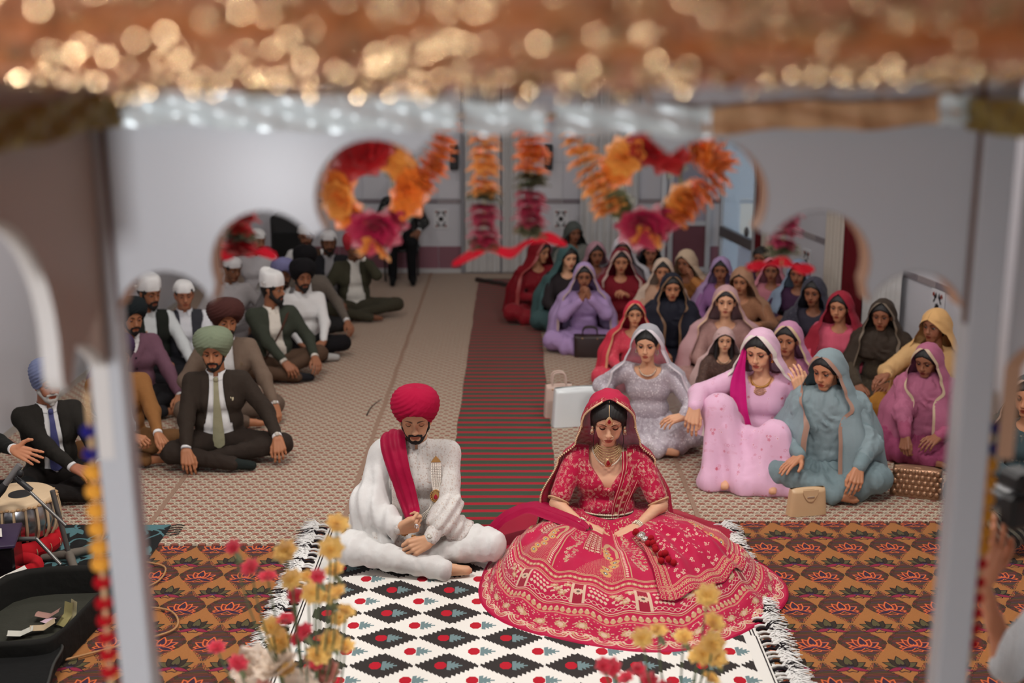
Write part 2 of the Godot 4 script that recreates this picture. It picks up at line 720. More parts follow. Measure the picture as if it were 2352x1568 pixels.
# white dhurrie: charcoal stepped lozenges, red octagons, grey-green trees
func tex_dhurrie() -> Texture2D:
	var im := canvas(512, 468, rgb(226, 222, 214))
	var dk := rgb(50, 45, 43)
	var q := []
	for side in 4:
		for k in 15:
			var t := k / 15.0
			var a := Vector2(-256, 0)
			var b := Vector2(0, -205)
			var p := a.lerp(b, t)
			var n := Vector2(-7, -20) if k % 2 else Vector2(6, 12)
			p += n
			if side == 1: p = Vector2(-a.lerp(b, 1 - t).x, a.lerp(b, 1 - t).y) + n
			if side == 2: p = Vector2(-p.x, -p.y)
			if side == 3: p = Vector2(a.lerp(b, 1 - t).x, -a.lerp(b, 1 - t).y) - n
			q.append(p)
	tpoly(im, q, dk)
	for c in [Vector2(0, 0), Vector2(256, 234)]:
		var rd := []
		for p in [Vector2(-96, -22), Vector2(-70, -58), Vector2(-26, -58), Vector2(-2, -22), Vector2(-2, 22), Vector2(-26, 58), Vector2(-70, 58), Vector2(-96, 22)]: rd.append(c + p)
		tpoly(im, rd, rgb(176, 22, 40))
		var tr := []
		for p in [Vector2(2, -32), Vector2(36, -36), Vector2(34, -16), Vector2(66, -32), Vector2(62, -12), Vector2(96, -20), Vector2(88, -5), Vector2(124, -5), Vector2(124, 5), Vector2(88, 5), Vector2(96, 20), Vector2(62, 12), Vector2(66, 32), Vector2(34, 16), Vector2(36, 36), Vector2(2, 32)]: tr.append(c + p * Vector2(1.0, 2.1))
		tpoly(im, tr, rgb(108, 130, 132))
	var rng := RandomNumberGenerator.new()
	rng.seed = 11
	speckle(im, rng, 50000, 0.06)
	return tex(im)

func tex_runner() -> Texture2D:
	var im := canvas(256, 256, rgb(60, 74, 58))
	for k in 2:
		im.fill_rect(Rect2i(0, k * 128 + 10, 256, 46), rgb(162, 30, 44))
		im.fill_rect(Rect2i(0, k * 128 + 84, 256, 3), rgb(52, 60, 50))
	var rng := RandomNumberGenerator.new()
	rng.seed = 12
	speckle(im, rng, 30000, 0.2)
	return tex(im)

func tex_teal_rug() -> Texture2D:
	var im := canvas(512, 512, rgb(20, 22, 22))
	var tl := rgb(78, 116, 120)
	var rng := RandomNumberGenerator.new()
	rng.seed = 21
	for k in 26:
		var x := rng.randf() * 512
		var y := rng.randf() * 512
		var a := rng.randf() * TAU
		for i in 4: tpoly(im, petal(x, y, a + (i - 1.5) * 0.6, 60 + 14 * (i % 2), 12), tl)
		var q := []
		for i in 10: q.append(Vector2(x, y) + Vector2(-i * 9.0, 22 * sin(i * 0.5)).rotated(a))
		stroke(im, q, 8, tl, true)
	speckle(im, rng, 40000, 0.2)
	return tex(im)

const GOLD := Color(0.74, 0.58, 0.43)
const PALE := Color(0.82, 0.69, 0.59)

# the bride's skirt: u runs round it, v from the waist (0) to the hem (1)
func tex_lehenga() -> Texture2D:
	var w := 2048
	var h := 1024
	var red := rgb(178, 8, 62)
	var im := canvas(w, h, red)
	var rng := RandomNumberGenerator.new()
	rng.seed = 31
	for k in 8:                                        # gores, each with a tree, a chequer and a net of gold
		var x0 := k * 256.0
		for s in 60:
			var y := 140 + s * 7.0
			var hw := 10 + 26 * sin(PI * s / 60.0)
			for j in 2:
				var p := Vector2(x0 + 46 + rng.randf_range(-hw, hw), y + rng.randf_range(-4, 4))
				blossom(im, p.x, p.y, rng.randf_range(5, 9), 5, GOLD.lerp(PALE, rng.randf()), rgb(120, 90, 70))
		for r in 9:
			for c in 3:
				im.fill_rect(Rect2i(int(x0 + 92 + c * 24), 200 + r * 26, 22, 24), rgb(150, 30, 52))
				poly(im, oval(x0 + 103 + c * 24, 212 + r * 26, 8, 9, 10), PALE)
				poly(im, oval(x0 + 103 + c * 24, 212 + r * 26, 3, 3, 8), rgb(150, 110, 80))
		for c in 4: stroke(im, [Vector2(x0 + 91 + c * 24, 196), Vector2(x0 + 91 + c * 24, 436)], 3, GOLD)
		for n in 44:                                   # net
			var y := 440 + n * 4.0
			for c in 34:
				if (n + c) % 2 and c > 20 - n * 0.5: im.fill_rect(Rect2i(int(x0 + 86 + c * 4.6), int(y), 3, 3), GOLD)
		var arch := []
		for i in 13: arch.append(Vector2(x0 + 204 - cos(PI * i / 12) * 30, 330 - sin(PI * i / 12) * 90))
		arch.append(Vector2(x0 + 234, 440)); arch.append(Vector2(x0 + 174, 440))
		poly(im, arch, GOLD)
		poly(im, [Vector2(x0 + 186, 440), Vector2(x0 + 186, 330), Vector2(x0 + 204, 270), Vector2(x0 + 222, 330), Vector2(x0 + 222, 440)], red)
		for n in 7:
			var p := Vector2(x0 + rng.randf_range(160, 228), 360 + n * 36.0)
			blossom(im, p.x, p.y, 21, 14, rgb(196, 146, 90), rgb(60, 54, 58))
			poly(im, oval(p.x, p.y, 4, 4, 8), rgb(210, 212, 216))
		for n in 40: poly(im, oval(x0 + 248, 120 + n * 12.5, 5, 5, 8), PALE)
		stroke(im, [Vector2(x0 + 4, 90), Vector2(x0 + 4, 612)], 4, GOLD)
		stroke(im, [Vector2(x0 + 240, 90), Vector2(x0 + 240, 612)], 3, GOLD)
		for n in 60:
			var p := Vector2(x0 + rng.randf_range(10, 240), rng.randf_range(20, 130))
			blossom(im, p.x, p.y, rng.randf_range(5, 9), 6, GOLD, PALE)
	for y in [616, 622, 668, 676, 684, 792, 800, 850, 856]:
		im.fill_rect(Rect2i(0, y, w, 4), GOLD if y % 3 else PALE)
	for n in 128:
		blossom(im, n * 16.0 + 8, 647, 10, 8, GOLD, PALE)
		ring(im, n * 16.0 + 8, 778, 7, 2.5, PALE)
		poly(im, petal(n * 16.0 + 8, 846, -PI / 2, 34, 7), GOLD)
		poly(im, oval(n * 16.0 + 8, 818, 4, 4, 8), PALE)
	for k in 12:                                       # band of medallions, flowers and leaf drops
		var x0 := k * w / 12.0
		im.fill_rect(Rect2i(int(x0), 690, 40, 100), rgb(150, 14, 44))
		for s in [0, 34]: im.fill_rect(Rect2i(int(x0) + s, 690, 8, 100), PALE)
		blossom(im, x0 + 21, 738, 17, 12, PALE, rgb(110, 80, 70))
		for n in 5:
			for r in 3: poly(im, petal(x0 + 52 + n * 11 + 5 * (r % 2), 706 + r * 20, PI / 2, 16, 5), PALE)
		for n in 4: blossom(im, x0 + 118 + n * 14, 712 + 22 * (n % 3), 15, 7, GOLD, PALE)
		for n in 14: poly(im, petal(x0 + rng.randf_range(108, 166), rng.randf_range(695, 765), rng.randf() * TAU, 12, 4), PALE)
	for k in 40:                                       # scalloped hem
		var x0 := k * w / 40.0 + 25
		for r in 3:
			var q := []
			for i in 11: q.append(Vector2(x0 - cos(PI * i / 10) * (25 - r * 7), 958 + sin(PI * i / 10) * (50 - r * 13)))
			stroke(im, q, 5, GOLD if r % 2 else PALE)
		blossom(im, x0, 915, 17, 10, GOLD, rgb(110, 90, 80))
		poly(im, oval(x0, 915, 7, 9, 10), PALE)
		for n in 60: poly(im, oval(x0 + rng.randf_range(-24, 24), rng.randf_range(872, 985), 2.6, 2.6, 6), GOLD.lerp(PALE, rng.randf()))
		blossom(im, x0 + 25, 962, 17, 7, PALE, red)
	for n in 500:
		im.fill_rect(Rect2i(rng.randi_range(0, w - 3), rng.randi_range(60, 600), 2, 2), PALE)
	return tex(im)

# dense gold embroidery on red for the blouse, belt and veil borders
func tex_zari(ground: Color, thread: Color, seed_: int, n: int, big: float) -> Texture2D:
	var im := canvas(256, 256, ground)
	var rng := RandomNumberGenerator.new()
	rng.seed = seed_
	for i in n:
		var p := Vector2(rng.randf(), rng.randf()) * 256
		var a := rng.randf() * TAU
		var q := []
		for k in 9: q.append(p + Vector2(k * big * 0.22, sin(k * 0.8) * big * 0.5).rotated(a))
		stroke(im, q, 2.2, thread, true)
		if i % 2 == 0: blossom(im, p.x, p.y, big, 6, thread, ground, true)
		for k in 4: tpoly(im, petal(q[2 + k].x, q[2 + k].y, a + 1.2 * (1 if k % 2 else -1), big * 0.6, big * 0.16), thread)
	return tex(im)

# border strip: u along it; lines, a row of flowers and a scalloped side
func tex_border(ground: Color, thread: Color) -> Texture2D:
	var im := canvas(256, 64, ground)
	for y in [4, 9, 44]: im.fill_rect(Rect2i(0, y, 256, 3), thread)
	for k in 8:
		blossom(im, k * 32.0 + 16, 27, 12, 7, thread, ground, true)
		tpoly(im, petal(k * 32.0, 40, -PI / 2, 24, 5), thread)
		var q := []
		for i in 9: q.append(Vector2(k * 32.0 + 16 - cos(PI * i / 8) * 16, 48 + sin(PI * i / 8) * 12))
		stroke(im, q, 3, thread)
		tpoly(im, oval(k * 32.0 + 16, 50, 4, 3), thread)
	return tex(im)

func tex_spots(ground: Color, spots: Array, n: int, r0: float, r1: float, seed_: int) -> Texture2D:
	var im := canvas(256, 256, ground)
	var rng := RandomNumberGenerator.new()
	rng.seed = seed_
	for i in n:
		var p := Vector2(rng.randf(), rng.randf()) * 256
		blossom(im, p.x, p.y, rng.randf_range(r0, r1), 5, spots[i % spots.size()], spots[(i + 1) % spots.size()], true)
	return tex(im)

func tex_checks(a: Color, b: Color) -> Texture2D:
	var im := canvas(128, 128, a)
	for k in 4:
		im.fill_rect(Rect2i(k * 32, 0, 3, 128), b)
		im.fill_rect(Rect2i(0, k * 32, 128, 3), b)
		im.fill_rect(Rect2i(k * 32 + 14, 0, 6, 128), a.lerp(b, 0.35))
		im.fill_rect(Rect2i(0, k * 32 + 14, 128, 6), a.lerp(b, 0.35))
	return tex(im)

# ---------------------------------------------------------------- people
var heads := {}
var hands := {}
const V3 := Vector3.ZERO

func both(l: Array) -> Array:      # bones for the right side and their mirror images
	var out := []
	for b in l:
		out.append(b)
		out.append([b[0] * Vector3(-1, 1, 1), b[1] * Vector3(-1, 1, 1), b[2], b[3]])
	return out

func ss(a: float, b: float, x: float) -> float:
	return smoothstep(a, b, x)

# Face towards +z, middle of the head at the origin, chin at -0.115, crown at 0.118
func head_geo(kind: String, cell: float) -> Geo:
	var key := kind + str(cell)
	if heads.has(key): return heads[key]
	var fem := kind != "man"
	var jw := 0.037 if fem else 0.045
	var jr := 0.022 if fem else 0.026
	var B := both([
		[Vector3(jw, -0.04, 0.002), Vector3(0.016, -0.09, 0.054), jr, 0.018],
		[Vector3(0.040, -0.014, 0.043), Vector3(0.031, -0.046, 0.050), 0.0275 if fem else 0.026, 0.027 if fem else 0.024],
		[Vector3(0.0105, -0.034, 0.087), Vector3(0.0095, -0.031, 0.091), 0.0075, 0.0075],
		[Vector3(0.043, 0.028, 0.062), Vector3(0.014, 0.030, 0.074), 0.012, 0.0125 if not fem else 0.011],
		[Vector3(0.077, 0.004, -0.008), Vector3(0.075, -0.03, -0.002), 0.013, 0.008],
		[Vector3(0.02, -0.0595, 0.072), Vector3(0.004, -0.058, 0.0785), 0.0055, 0.0075]])
	B += [
		[Vector3(0, 0.035, -0.034), Vector3(0, 0.04, 0.012), 0.080, 0.077],
		[Vector3(-0.026, 0.045, 0.028), Vector3(0.026, 0.045, 0.028), 0.048, 0.048],
		[Vector3(0, 0.0, 0.018), Vector3(0, -0.045, 0.028), 0.060, 0.050],
		[Vector3(-0.006 if fem else -0.010, -0.094, 0.060), Vector3(0.006 if fem else 0.010, -0.094, 0.060), 0.0175 if fem else 0.0195, 0.0175 if fem else 0.0195],
		[Vector3(0, 0.02, 0.076), Vector3(0, -0.027, 0.097 if fem else 0.1), 0.0068 if fem else 0.0078, 0.0090 if fem else 0.0105],
		[Vector3(0, -0.058, 0.044), Vector3(0, -0.064, 0.052), 0.031, 0.027],
		[Vector3(-0.014, -0.0705, 0.0725), Vector3(0.014, -0.0705, 0.0725), 0.008, 0.008],
		[Vector3(0, -0.05, -0.02), Vector3(0, -0.16, -0.03), 0.045 if fem else 0.057, 0.043 if fem else 0.057]]
	var shape := func(p: Vector3, d: float) -> float:
		var e := Vector3(absf(p.x) - 0.033, (p.y - 0.008) * 1.25, p.z - 0.094)
		var s := 0.021 - e.length()
		var q := 0.014 - absf(s - d)
		d = maxf(d, s)
		if q > 0: d += q * q * 0.25 / 0.014
		if p.z > 0.06 and absf(p.x) < 0.024: d += 0.0025 * exp(-pow((p.y + 0.0648) / 0.0022, 2.0))
		return d
	var col := func(p: Vector3) -> Color:
		var c := Color.WHITE
		if p.z > 0.03:
			var ax := absf(p.x)
			var lx := ax / (0.0225 if fem else 0.0245)
			if lx < 1.0 and p.z > 0.062:
				var top := -0.0535 - 0.0085 * lx * lx + 0.0025 * exp(-pow((ax - 0.006) / 0.004, 2.0)) - 0.001
				var bot := -0.0785 + 0.0125 * lx * lx
				var k := ss(top + 0.0015, top - 0.0015, p.y) * ss(bot - 0.0015, bot + 0.0015, p.y)
				c = c.lerp(Color(0.58, 0.22, 0.24) if kind == "woman" else Color(0.72, 0.44, 0.42), k)
				c = c.lerp(Color(0.22, 0.09, 0.09), 0.8 * exp(-pow((p.y + 0.0648) / 0.0018, 2.0)) * ss(1.0, 0.8, lx))
			var by := 0.0315 + 0.006 * sin(clampf((ax - 0.012) / 0.04, 0, 1) * 2.4) - 0.004
			var bt := (0.0038 if fem else 0.0052) * ss(0.056, 0.02, ax)
			var bk := ss(bt + 0.0016, bt - 0.0006, absf(p.y - by)) * ss(0.010, 0.014, ax) * ss(0.056, 0.05, ax)
			c = c.lerp(Color(0.05, 0.035, 0.03), bk * 0.92)
			if fem:
				var e := Vector2((ax - 0.033) / 0.021, (p.y - 0.012) / 0.012).length()
				c = c.lerp(Color(0.5, 0.34, 0.3), 0.75 * ss(1.15, 0.5, e) * (1.0 if kind == "woman" else 0.4))
				c = c.lerp(Color(1.0, 0.72, 0.68), 0.35 * ss(0.026, 0.008, Vector2(ax - 0.047, p.y + 0.025).length()))
			c = c.lerp(Color(0.6, 0.45, 0.42), 0.7 * ss(0.0045, 0.002, Vector2(ax - 0.006, p.y + 0.0385).length()) * ss(0.08, 0.09, p.z))
		return c
	var g := Geo.new()
	g.sdf(B, 0.015, cell, shape, col)
	heads[key] = g
	return g

# eyeballs with lids; gaze in radians, lid: how far the upper lid is down (0 open .. 1 shut)
func lids_geo(lid: float, fem := false, n := 14) -> Geo:
	var er := 0.0158 if fem else 0.0146
	var g := Geo.new()
	for s in [-1.0, 1.0]:
		var at := Vector3(s * 0.0325, 0.008, 0.0675)
		var low := lerpf(0.28, -0.5, lid)
		g.grid(n, 5, func(u, t):
			var a: float = (u - 0.5) * PI * 1.1
			var e := lerpf(1.5, low + 0.32 * a * a * 0.5, t)
			var r: float = er - 0.0002 * t + (0.0011 if t > 0.95 else 0.0)
			return at + Vector3(sin(a) * cos(e), sin(e), cos(a) * cos(e)) * r, false,
			func(_u, t, _p): return Color(0.04, 0.03, 0.03) if t > (0.78 if fem else 0.9) else ((Color(0.62, 0.45, 0.4) if fem else Color(0.84, 0.70, 0.66)) if t > 0.3 else Color(0.88, 0.78, 0.74)))
		g.grid(n, 3, func(u, t):
			var a: float = (u - 0.5) * PI * 1.1
			var e := lerpf(-0.42 - 0.22 * lid + 0.2 * a * a * 0.5, -1.4, t)
			return at + Vector3(sin(a) * cos(e), sin(e), cos(a) * cos(e)) * (er - 0.0003), false,
			func(_u, t, _p): return Color(0.25, 0.16, 0.14) if t < 0.1 else Color(0.9, 0.8, 0.76))
	return g

func eyes_geo(gaze: Vector2, fem := false) -> Array:
	var out := []
	var er := 0.0148 if fem else 0.0138
	var look := Vector3(sin(gaze.x), sin(gaze.y), 1).normalized()
	for s in [-1.0, 1.0]:
		var g := Geo.new()
		var at := Vector3(s * 0.0325, 0.008, 0.0675)
		g.grid(16, 14, func(u, t):
			var a: float = TAU * u
			var e: float = PI * t
			var b := Basis.looking_at(-look)
			return at + b * Vector3(sin(e) * cos(a), sin(e) * sin(a), cos(e)) * er, true,
			func(_u, t, _p): return Color(0.01, 0.01, 0.01) if t < 0.1 else (Color(0.05, 0.025, 0.015) if t < 0.215 else Color(0.42, 0.38, 0.36)))
		out.append(g)
	return out

# right hand: wrist at the origin, fingers along +x, back of the hand +y, thumb at -z
func hand_geo(pose: String, cell: float) -> Geo:
	var key := pose + str(cell)
	if hands.has(key): return hands[key]
	var P: Dictionary = {"relax": [18, 28, 18, 3.0, 20], "flat": [4, 10, 8, 6.0, 28], "fist": [68, 88, 50, 0.0, -8], "clasp": [42, 58, 34, 1.0, 5], "open": [6, 4, 6, 6.0, 42], "knee": [26, 36, 22, 6.0, 16], "drop": [30, 22, 14, 4.0, 12]}
	var p: Array = P[pose]
	var B := [[Vector3(-0.014, 0, -0.006), Vector3(0.012, 0, -0.010), 0.0205, 0.020], [Vector3(-0.014, 0, 0.006), Vector3(0.012, 0, 0.010), 0.0205, 0.020]]
	var zs := [-0.034, -0.0115, 0.011, 0.0315]
	var xs := [0.092, 0.096, 0.091, 0.082]
	var ls := [[0.042, 0.026, 0.021], [0.046, 0.030, 0.022], [0.042, 0.028, 0.022], [0.032, 0.020, 0.019]]
	for f in 4:
		var k := Vector3(xs[f], 0.0, zs[f])
		B.append([Vector3(0.012, 0, zs[f] * 0.55), k, 0.019, 0.0125])
		var dir: float = deg_to_rad(-p[3] * (1.5 - f))
		var ang := 0.0
		var at := k
		for j in 3:
			ang += deg_to_rad(p[j] * (1.0 + 0.10 * (f - 1)))
			var to: Vector3 = at + Vector3(cos(ang) * cos(dir), -sin(ang), -cos(ang) * sin(dir) * -1.0) * ls[f][j]
			B.append([at, to, 0.0094 - 0.0009 * j - (0.0009 if f == 3 else 0.0), 0.0086 - 0.0009 * j - (0.0009 if f == 3 else 0.0)])
			at = to
	var ta := deg_to_rad(p[4])
	var t0 := Vector3(0.022, -0.006, -0.022)
	var t1 := t0 + Vector3(cos(ta + 0.35), -0.22, -sin(ta + 0.35)) * 0.044
	var t2 := t1 + Vector3(cos(ta), -0.25, -sin(ta)) * 0.034
	var t3 := t2 + Vector3(cos(ta - 0.35), -0.28, -sin(ta - 0.35)) * 0.026
	B += [[t0, t1, 0.017, 0.0125], [t1, t2, 0.0118, 0.0108], [t2, t3, 0.0105, 0.0088]]
	var g := Geo.new()
	g.sdf(B, 0.006, cell)
	hands[key] = g
	return g

func ik(a: Vector3, t: Vector3, l1: float, l2: float, pole: Vector3) -> Array:    # [elbow, wrist]
	var d := t - a
	var l := minf(d.length(), (l1 + l2) * 0.995)
	d = d.normalized()
	var x := (l1 * l1 - l2 * l2 + l * l) / (2 * l)
	var h := sqrt(maxf(l1 * l1 - x * x, 0))
	var n := (pole - d * pole.dot(d)).normalized()
	return [a + d * x + n * h, a + d * l]

# The skeleton of one person, in metres from the floor under the hips, facing +z.
func skeleton(q: Dictionary) -> Dictionary:
	var pose: String = q.get("pose", "cross")
	var hb := 0.0
	var legs := []
	match pose:
		"cross": legs = [[Vector3(0.09, 0.12, 0.02), Vector3(0.33, 0.14, 0.20), Vector3(-0.08, 0.07, 0.24), Vector3(-0.19, 0.05, 0.25)]]
		"knees": legs = [[Vector3(0.09, 0.12, 0.02), Vector3(0.17, 0.42, 0.34), Vector3(0.13, 0.07, 0.44), Vector3(0.14, 0.045, 0.58)]]
		"chair":
			hb = 0.38
			legs = [[Vector3(0.09, 0.5, 0.02), Vector3(0.11, 0.5, 0.42), Vector3(0.11, 0.09, 0.40), Vector3(0.12, 0.05, 0.54)]]
		"stand":
			hb = 0.80
			legs = [[Vector3(0.09, 0.92, 0.0), Vector3(0.10, 0.50, 0.03), Vector3(0.10, 0.09, 0.0), Vector3(0.12, 0.05, 0.14)]]
	var lg := []
	for sd in [1.0, -1.0]:
		var l := []
		for i in 4: l.append(legs[0][i] * Vector3(sd, 1, 1))
		if pose == "cross" and sd < 0:
			l[2] = q.get("ankle", Vector3(0.10, 0.065, 0.36)); l[3] = q.get("toe", Vector3(0.225, 0.045, 0.355))
		var kn: Vector3 = q.get("knee_r" if sd > 0 else "knee_l", l[1])
		l[1] = kn
		lg.append(l)
	var lean: Vector2 = q.get("lean", Vector2.ZERO)
	var ofs := func(y: float) -> Vector3: return Vector3(lean.x, 0, lean.y) * ((y - 0.12) / 0.44)
	var at := func(x: float, y: float, z: float) -> Vector3: return Vector3(x, y + hb, z) + ofs.call(y)
	var hy := deg_to_rad(q.get("yaw", 0.0))
	var hb3 := Basis.from_euler(Vector3(deg_to_rad(q.get("pitch", 6.0)), hy, deg_to_rad(q.get("roll", 0.0))))
	var neck: Vector3 = at.call(0, 0.615, -0.005)
	var head := Transform3D(hb3, neck + Vector3(0, 0.035, 0.0) + hb3 * Vector3(0, 0.115, 0.022))
	var arms := []
	for sd in [1.0, -1.0]:
		var sh: Vector3 = at.call(0.165 * sd, 0.545, -0.01)
		var w: Vector3 = q.get("wr" if sd > 0 else "wl", Vector3(0.24 * sd, 0.24, 0.25) + Vector3(0, hb, 0))
		var e := ik(sh, w, 0.275, 0.245, q.get("pr" if sd > 0 else "pl", Vector3(0.7 * sd, -0.6, -0.45)))
		arms.append([sh, e[0], e[1]])
	return {"at": at, "hb": hb, "legs": lg, "arms": arms, "head": head, "neck": neck, "lean": lean, "pose": pose}

func torso_bones(J: Dictionary, f: float, w := 1.0) -> Array:      # f fattens
	var at: Callable = J.at
	return [
		[at.call(-0.075 * w, 0.13, -0.01), at.call(0.075 * w, 0.13, -0.01), 0.105 + f, 0.105 + f],
		[at.call(-0.055 * w, 0.27, 0.0), at.call(0.055 * w, 0.27, 0.0), 0.096 + f, 0.096 + f],
		[at.call(-0.075 * w, 0.42, 0.005), at.call(0.075 * w, 0.42, 0.005), 0.095 + f, 0.095 + f],
		[at.call(-0.10 * w, 0.50, -0.005), at.call(0.10 * w, 0.50, -0.005), 0.080 + f, 0.080 + f],
		[at.call(-0.13, 0.545, -0.01), at.call(0.13, 0.545, -0.01), 0.055 + f, 0.055 + f],
		[at.call(0, 0.56, -0.01), at.call(0, 0.60, -0.012), 0.062 + f, 0.05 + f]]

func arm_bones(J: Dictionary, f: float, upto := 1.0, from := 0) -> Array:
	var B := []
	for i in 2:
		var a: Array = J.arms[i]
		if from == 0: B.append([a[0], a[1], 0.050 + f, 0.040 + f])
		if upto > 0:
			B.append([a[1], (a[1] as Vector3).lerp(a[2], upto), 0.039 + f, lerpf(0.039, 0.025, upto) + f * 0.8])
	return B

func leg_bones(J: Dictionary, f: float, feet := false) -> Array:
	var B := []
	for l in J.legs:
		B.append([l[0], l[1], 0.085 + f, 0.062 + f])
		B.append([l[1], l[2], 0.058 + f, 0.038 + f])
		if feet: B.append([l[2], l[3], 0.036, 0.026])
	return B

func front_z(y: float, f: float) -> float:
	return lerps([[0.12, 0.098], [0.27, 0.098], [0.42, 0.102], [0.50, 0.090], [0.56, 0.070], [0.62, 0.050]], y) + f

func q_of(J: Dictionary, p: Vector3) -> Vector3:     # a point with the lean taken out
	var k: float = (p.y - J.hb - 0.12) / 0.44
	return Vector3(p.x - J.lean.x * k, p.y - J.hb, p.z - J.lean.y * k)

var fold_noise := FastNoiseLite.new()

func folds(p: Vector3, amp: float) -> float:
	return amp * (0.55 - 2.0 * absf(fold_noise.get_noise_3d(p.x * 46, p.y * 12, p.z * 46)))

func flat_floor(p: Vector3, d: float) -> float:
	return maxf(d, 0.006 - p.y)

# Everything of one person. q: at, face (degrees), h (metres to the top of the head dress), tone, fine (cell of head and hands), ...
func person(q: Dictionary, label: String, group := "") -> Node3D:
	var top: float = {"turban": 0.945, "cap": 0.90, "veil": 0.905, "none": 0.885}[q.get("wear", "none")]
	var s: float = q.get("s", q.get("h", top) / top)
	var inv := Transform3D(Basis(Vector3.UP, deg_to_rad(q.get("face", 0.0))).scaled(Vector3.ONE * s), Vector3(q.at.x, q.get("y", 0.0), q.at.y)).affine_inverse()
	for k in ["r", "l"]:                    # wrists, hands and elbows given in the hall's own axes
		if q.has("t" + k): q["w" + k] = inv * (q["t" + k] as Vector3)
		for e in ["hd_", "back_", "p"]:
			if q.has("w" + e + k): q[e + k] = inv.basis * (q["w" + e + k] as Vector3)
	var J := skeleton(q)
	var t := thing("person", label, "person", Vector3(q.at.x, q.get("y", 0.0), q.at.y), deg_to_rad(q.get("face", 0.0)), group)
	t.scale = Vector3.ONE * s
	var fine: float = q.get("fine", 0.0045)
	var tone: Color = q.get("tone", rgb(176, 122, 92))
	var kind: String = q.get("kind", "man")
	# body
	var g := Geo.new()
	var nb: Array = torso_bones(J, -0.016) + arm_bones(J, -0.004) + leg_bones(J, -0.012, true)
	nb.append([J.neck + Vector3(0, -0.06, -0.005), (J.head as Transform3D) * Vector3(0, -0.09, -0.022), 0.05 if kind == "man" else 0.044, 0.046 if kind == "man" else 0.041])
	g.sdf(nb, 0.03, q.get("body", 0.024 if q.at.y < -9.5 else 0.020), flat_floor)
	g.add(head_geo(kind, fine), J.head)
	g.add(lids_geo(q.get("lid", 0.35), kind != "man"), J.head)
	var hp: Array = q.get("hands", ["knee", "knee"])
	for i in 2:
		var a: Array = J.arms[i]
		var dir: Vector3 = ((a[2] - a[1]) as Vector3).normalized()
		var hd = q.get("hd_r" if i == 0 else "hd_l", null)
		if hd != null: dir = (hd as Vector3).normalized()
		var back: Vector3 = q.get("back_r" if i == 0 else "back_l", Vector3(0.3 * (1 - 2 * i), 1, 0.2))
		back = (back - dir * back.dot(dir)).normalized()
		var b := Basis(dir, back, dir.cross(back) * (-1.0 if i == 0 else 1.0))    # her own right hand is at -x: facing +z, +x is the left
		g.add(hand_geo(hp[i], maxf(fine * 0.85, 0.003)), Transform3D(b, a[2]))
	obj("body", g, skin(tone), t)
	var ey := eyes_geo(q.get("gaze", Vector2.ZERO), kind != "man")
	var em: StandardMaterial3D = plain(Color.WHITE, 0.15).duplicate() if not mats.has("eye") else mats["eye"]
	em.vertex_color_use_as_albedo = true
	mats["eye"] = em
	for e in ey:
		var eg := Geo.new()
		eg.add(e, J.head)
		obj("eye", eg, em, t)
	dress_up(q, J, t)
	return t

func headed(g: Geo, J: Dictionary) -> Geo:
	var o := Geo.new()
	o.add(g, J.head)
	return o

func beard_geo(size: float, cell := 0.0045) -> Geo:
	var B := both([
		[Vector3(0.064, 0.01, 0.008), Vector3(0.056, -0.045, 0.014), 0.0105 + size * 0.4, 0.0155 + size * 0.6],
		[Vector3(0.056, -0.045, 0.014), Vector3(0.024, -0.090, 0.052), 0.0155 + size * 0.6, 0.0185 + size * 0.6],
		[Vector3(0.004, -0.0475, 0.0905), Vector3(0.027, -0.0565, 0.0745), 0.0062 + size * 0.2, 0.006 + size * 0.2],
		[Vector3(0.028, -0.0575, 0.071), Vector3(0.025, -0.085, 0.06), 0.0085 + size * 0.25, 0.013 + size * 0.3]])
	B += [[Vector3(-0.013, -0.094, 0.062), Vector3(0.013, -0.094, 0.062), 0.0195 + size * 0.6, 0.0195 + size * 0.6],
		[Vector3(0, -0.1, 0.055), Vector3(0, -0.105 - size * 2.2, 0.06 + size), 0.02 + size * 0.4, 0.014 + size * 0.5],
		[Vector3(0, -0.0815, 0.0765), Vector3(0, -0.088, 0.074), 0.0065, 0.009]]
	var g := Geo.new()
	g.sdf(B, 0.007, cell, func(p: Vector3, d: float) -> float:
		return d + 0.0012 * sin(p.y * 900) * sin(p.x * 1100 + p.z * 700))
	return g

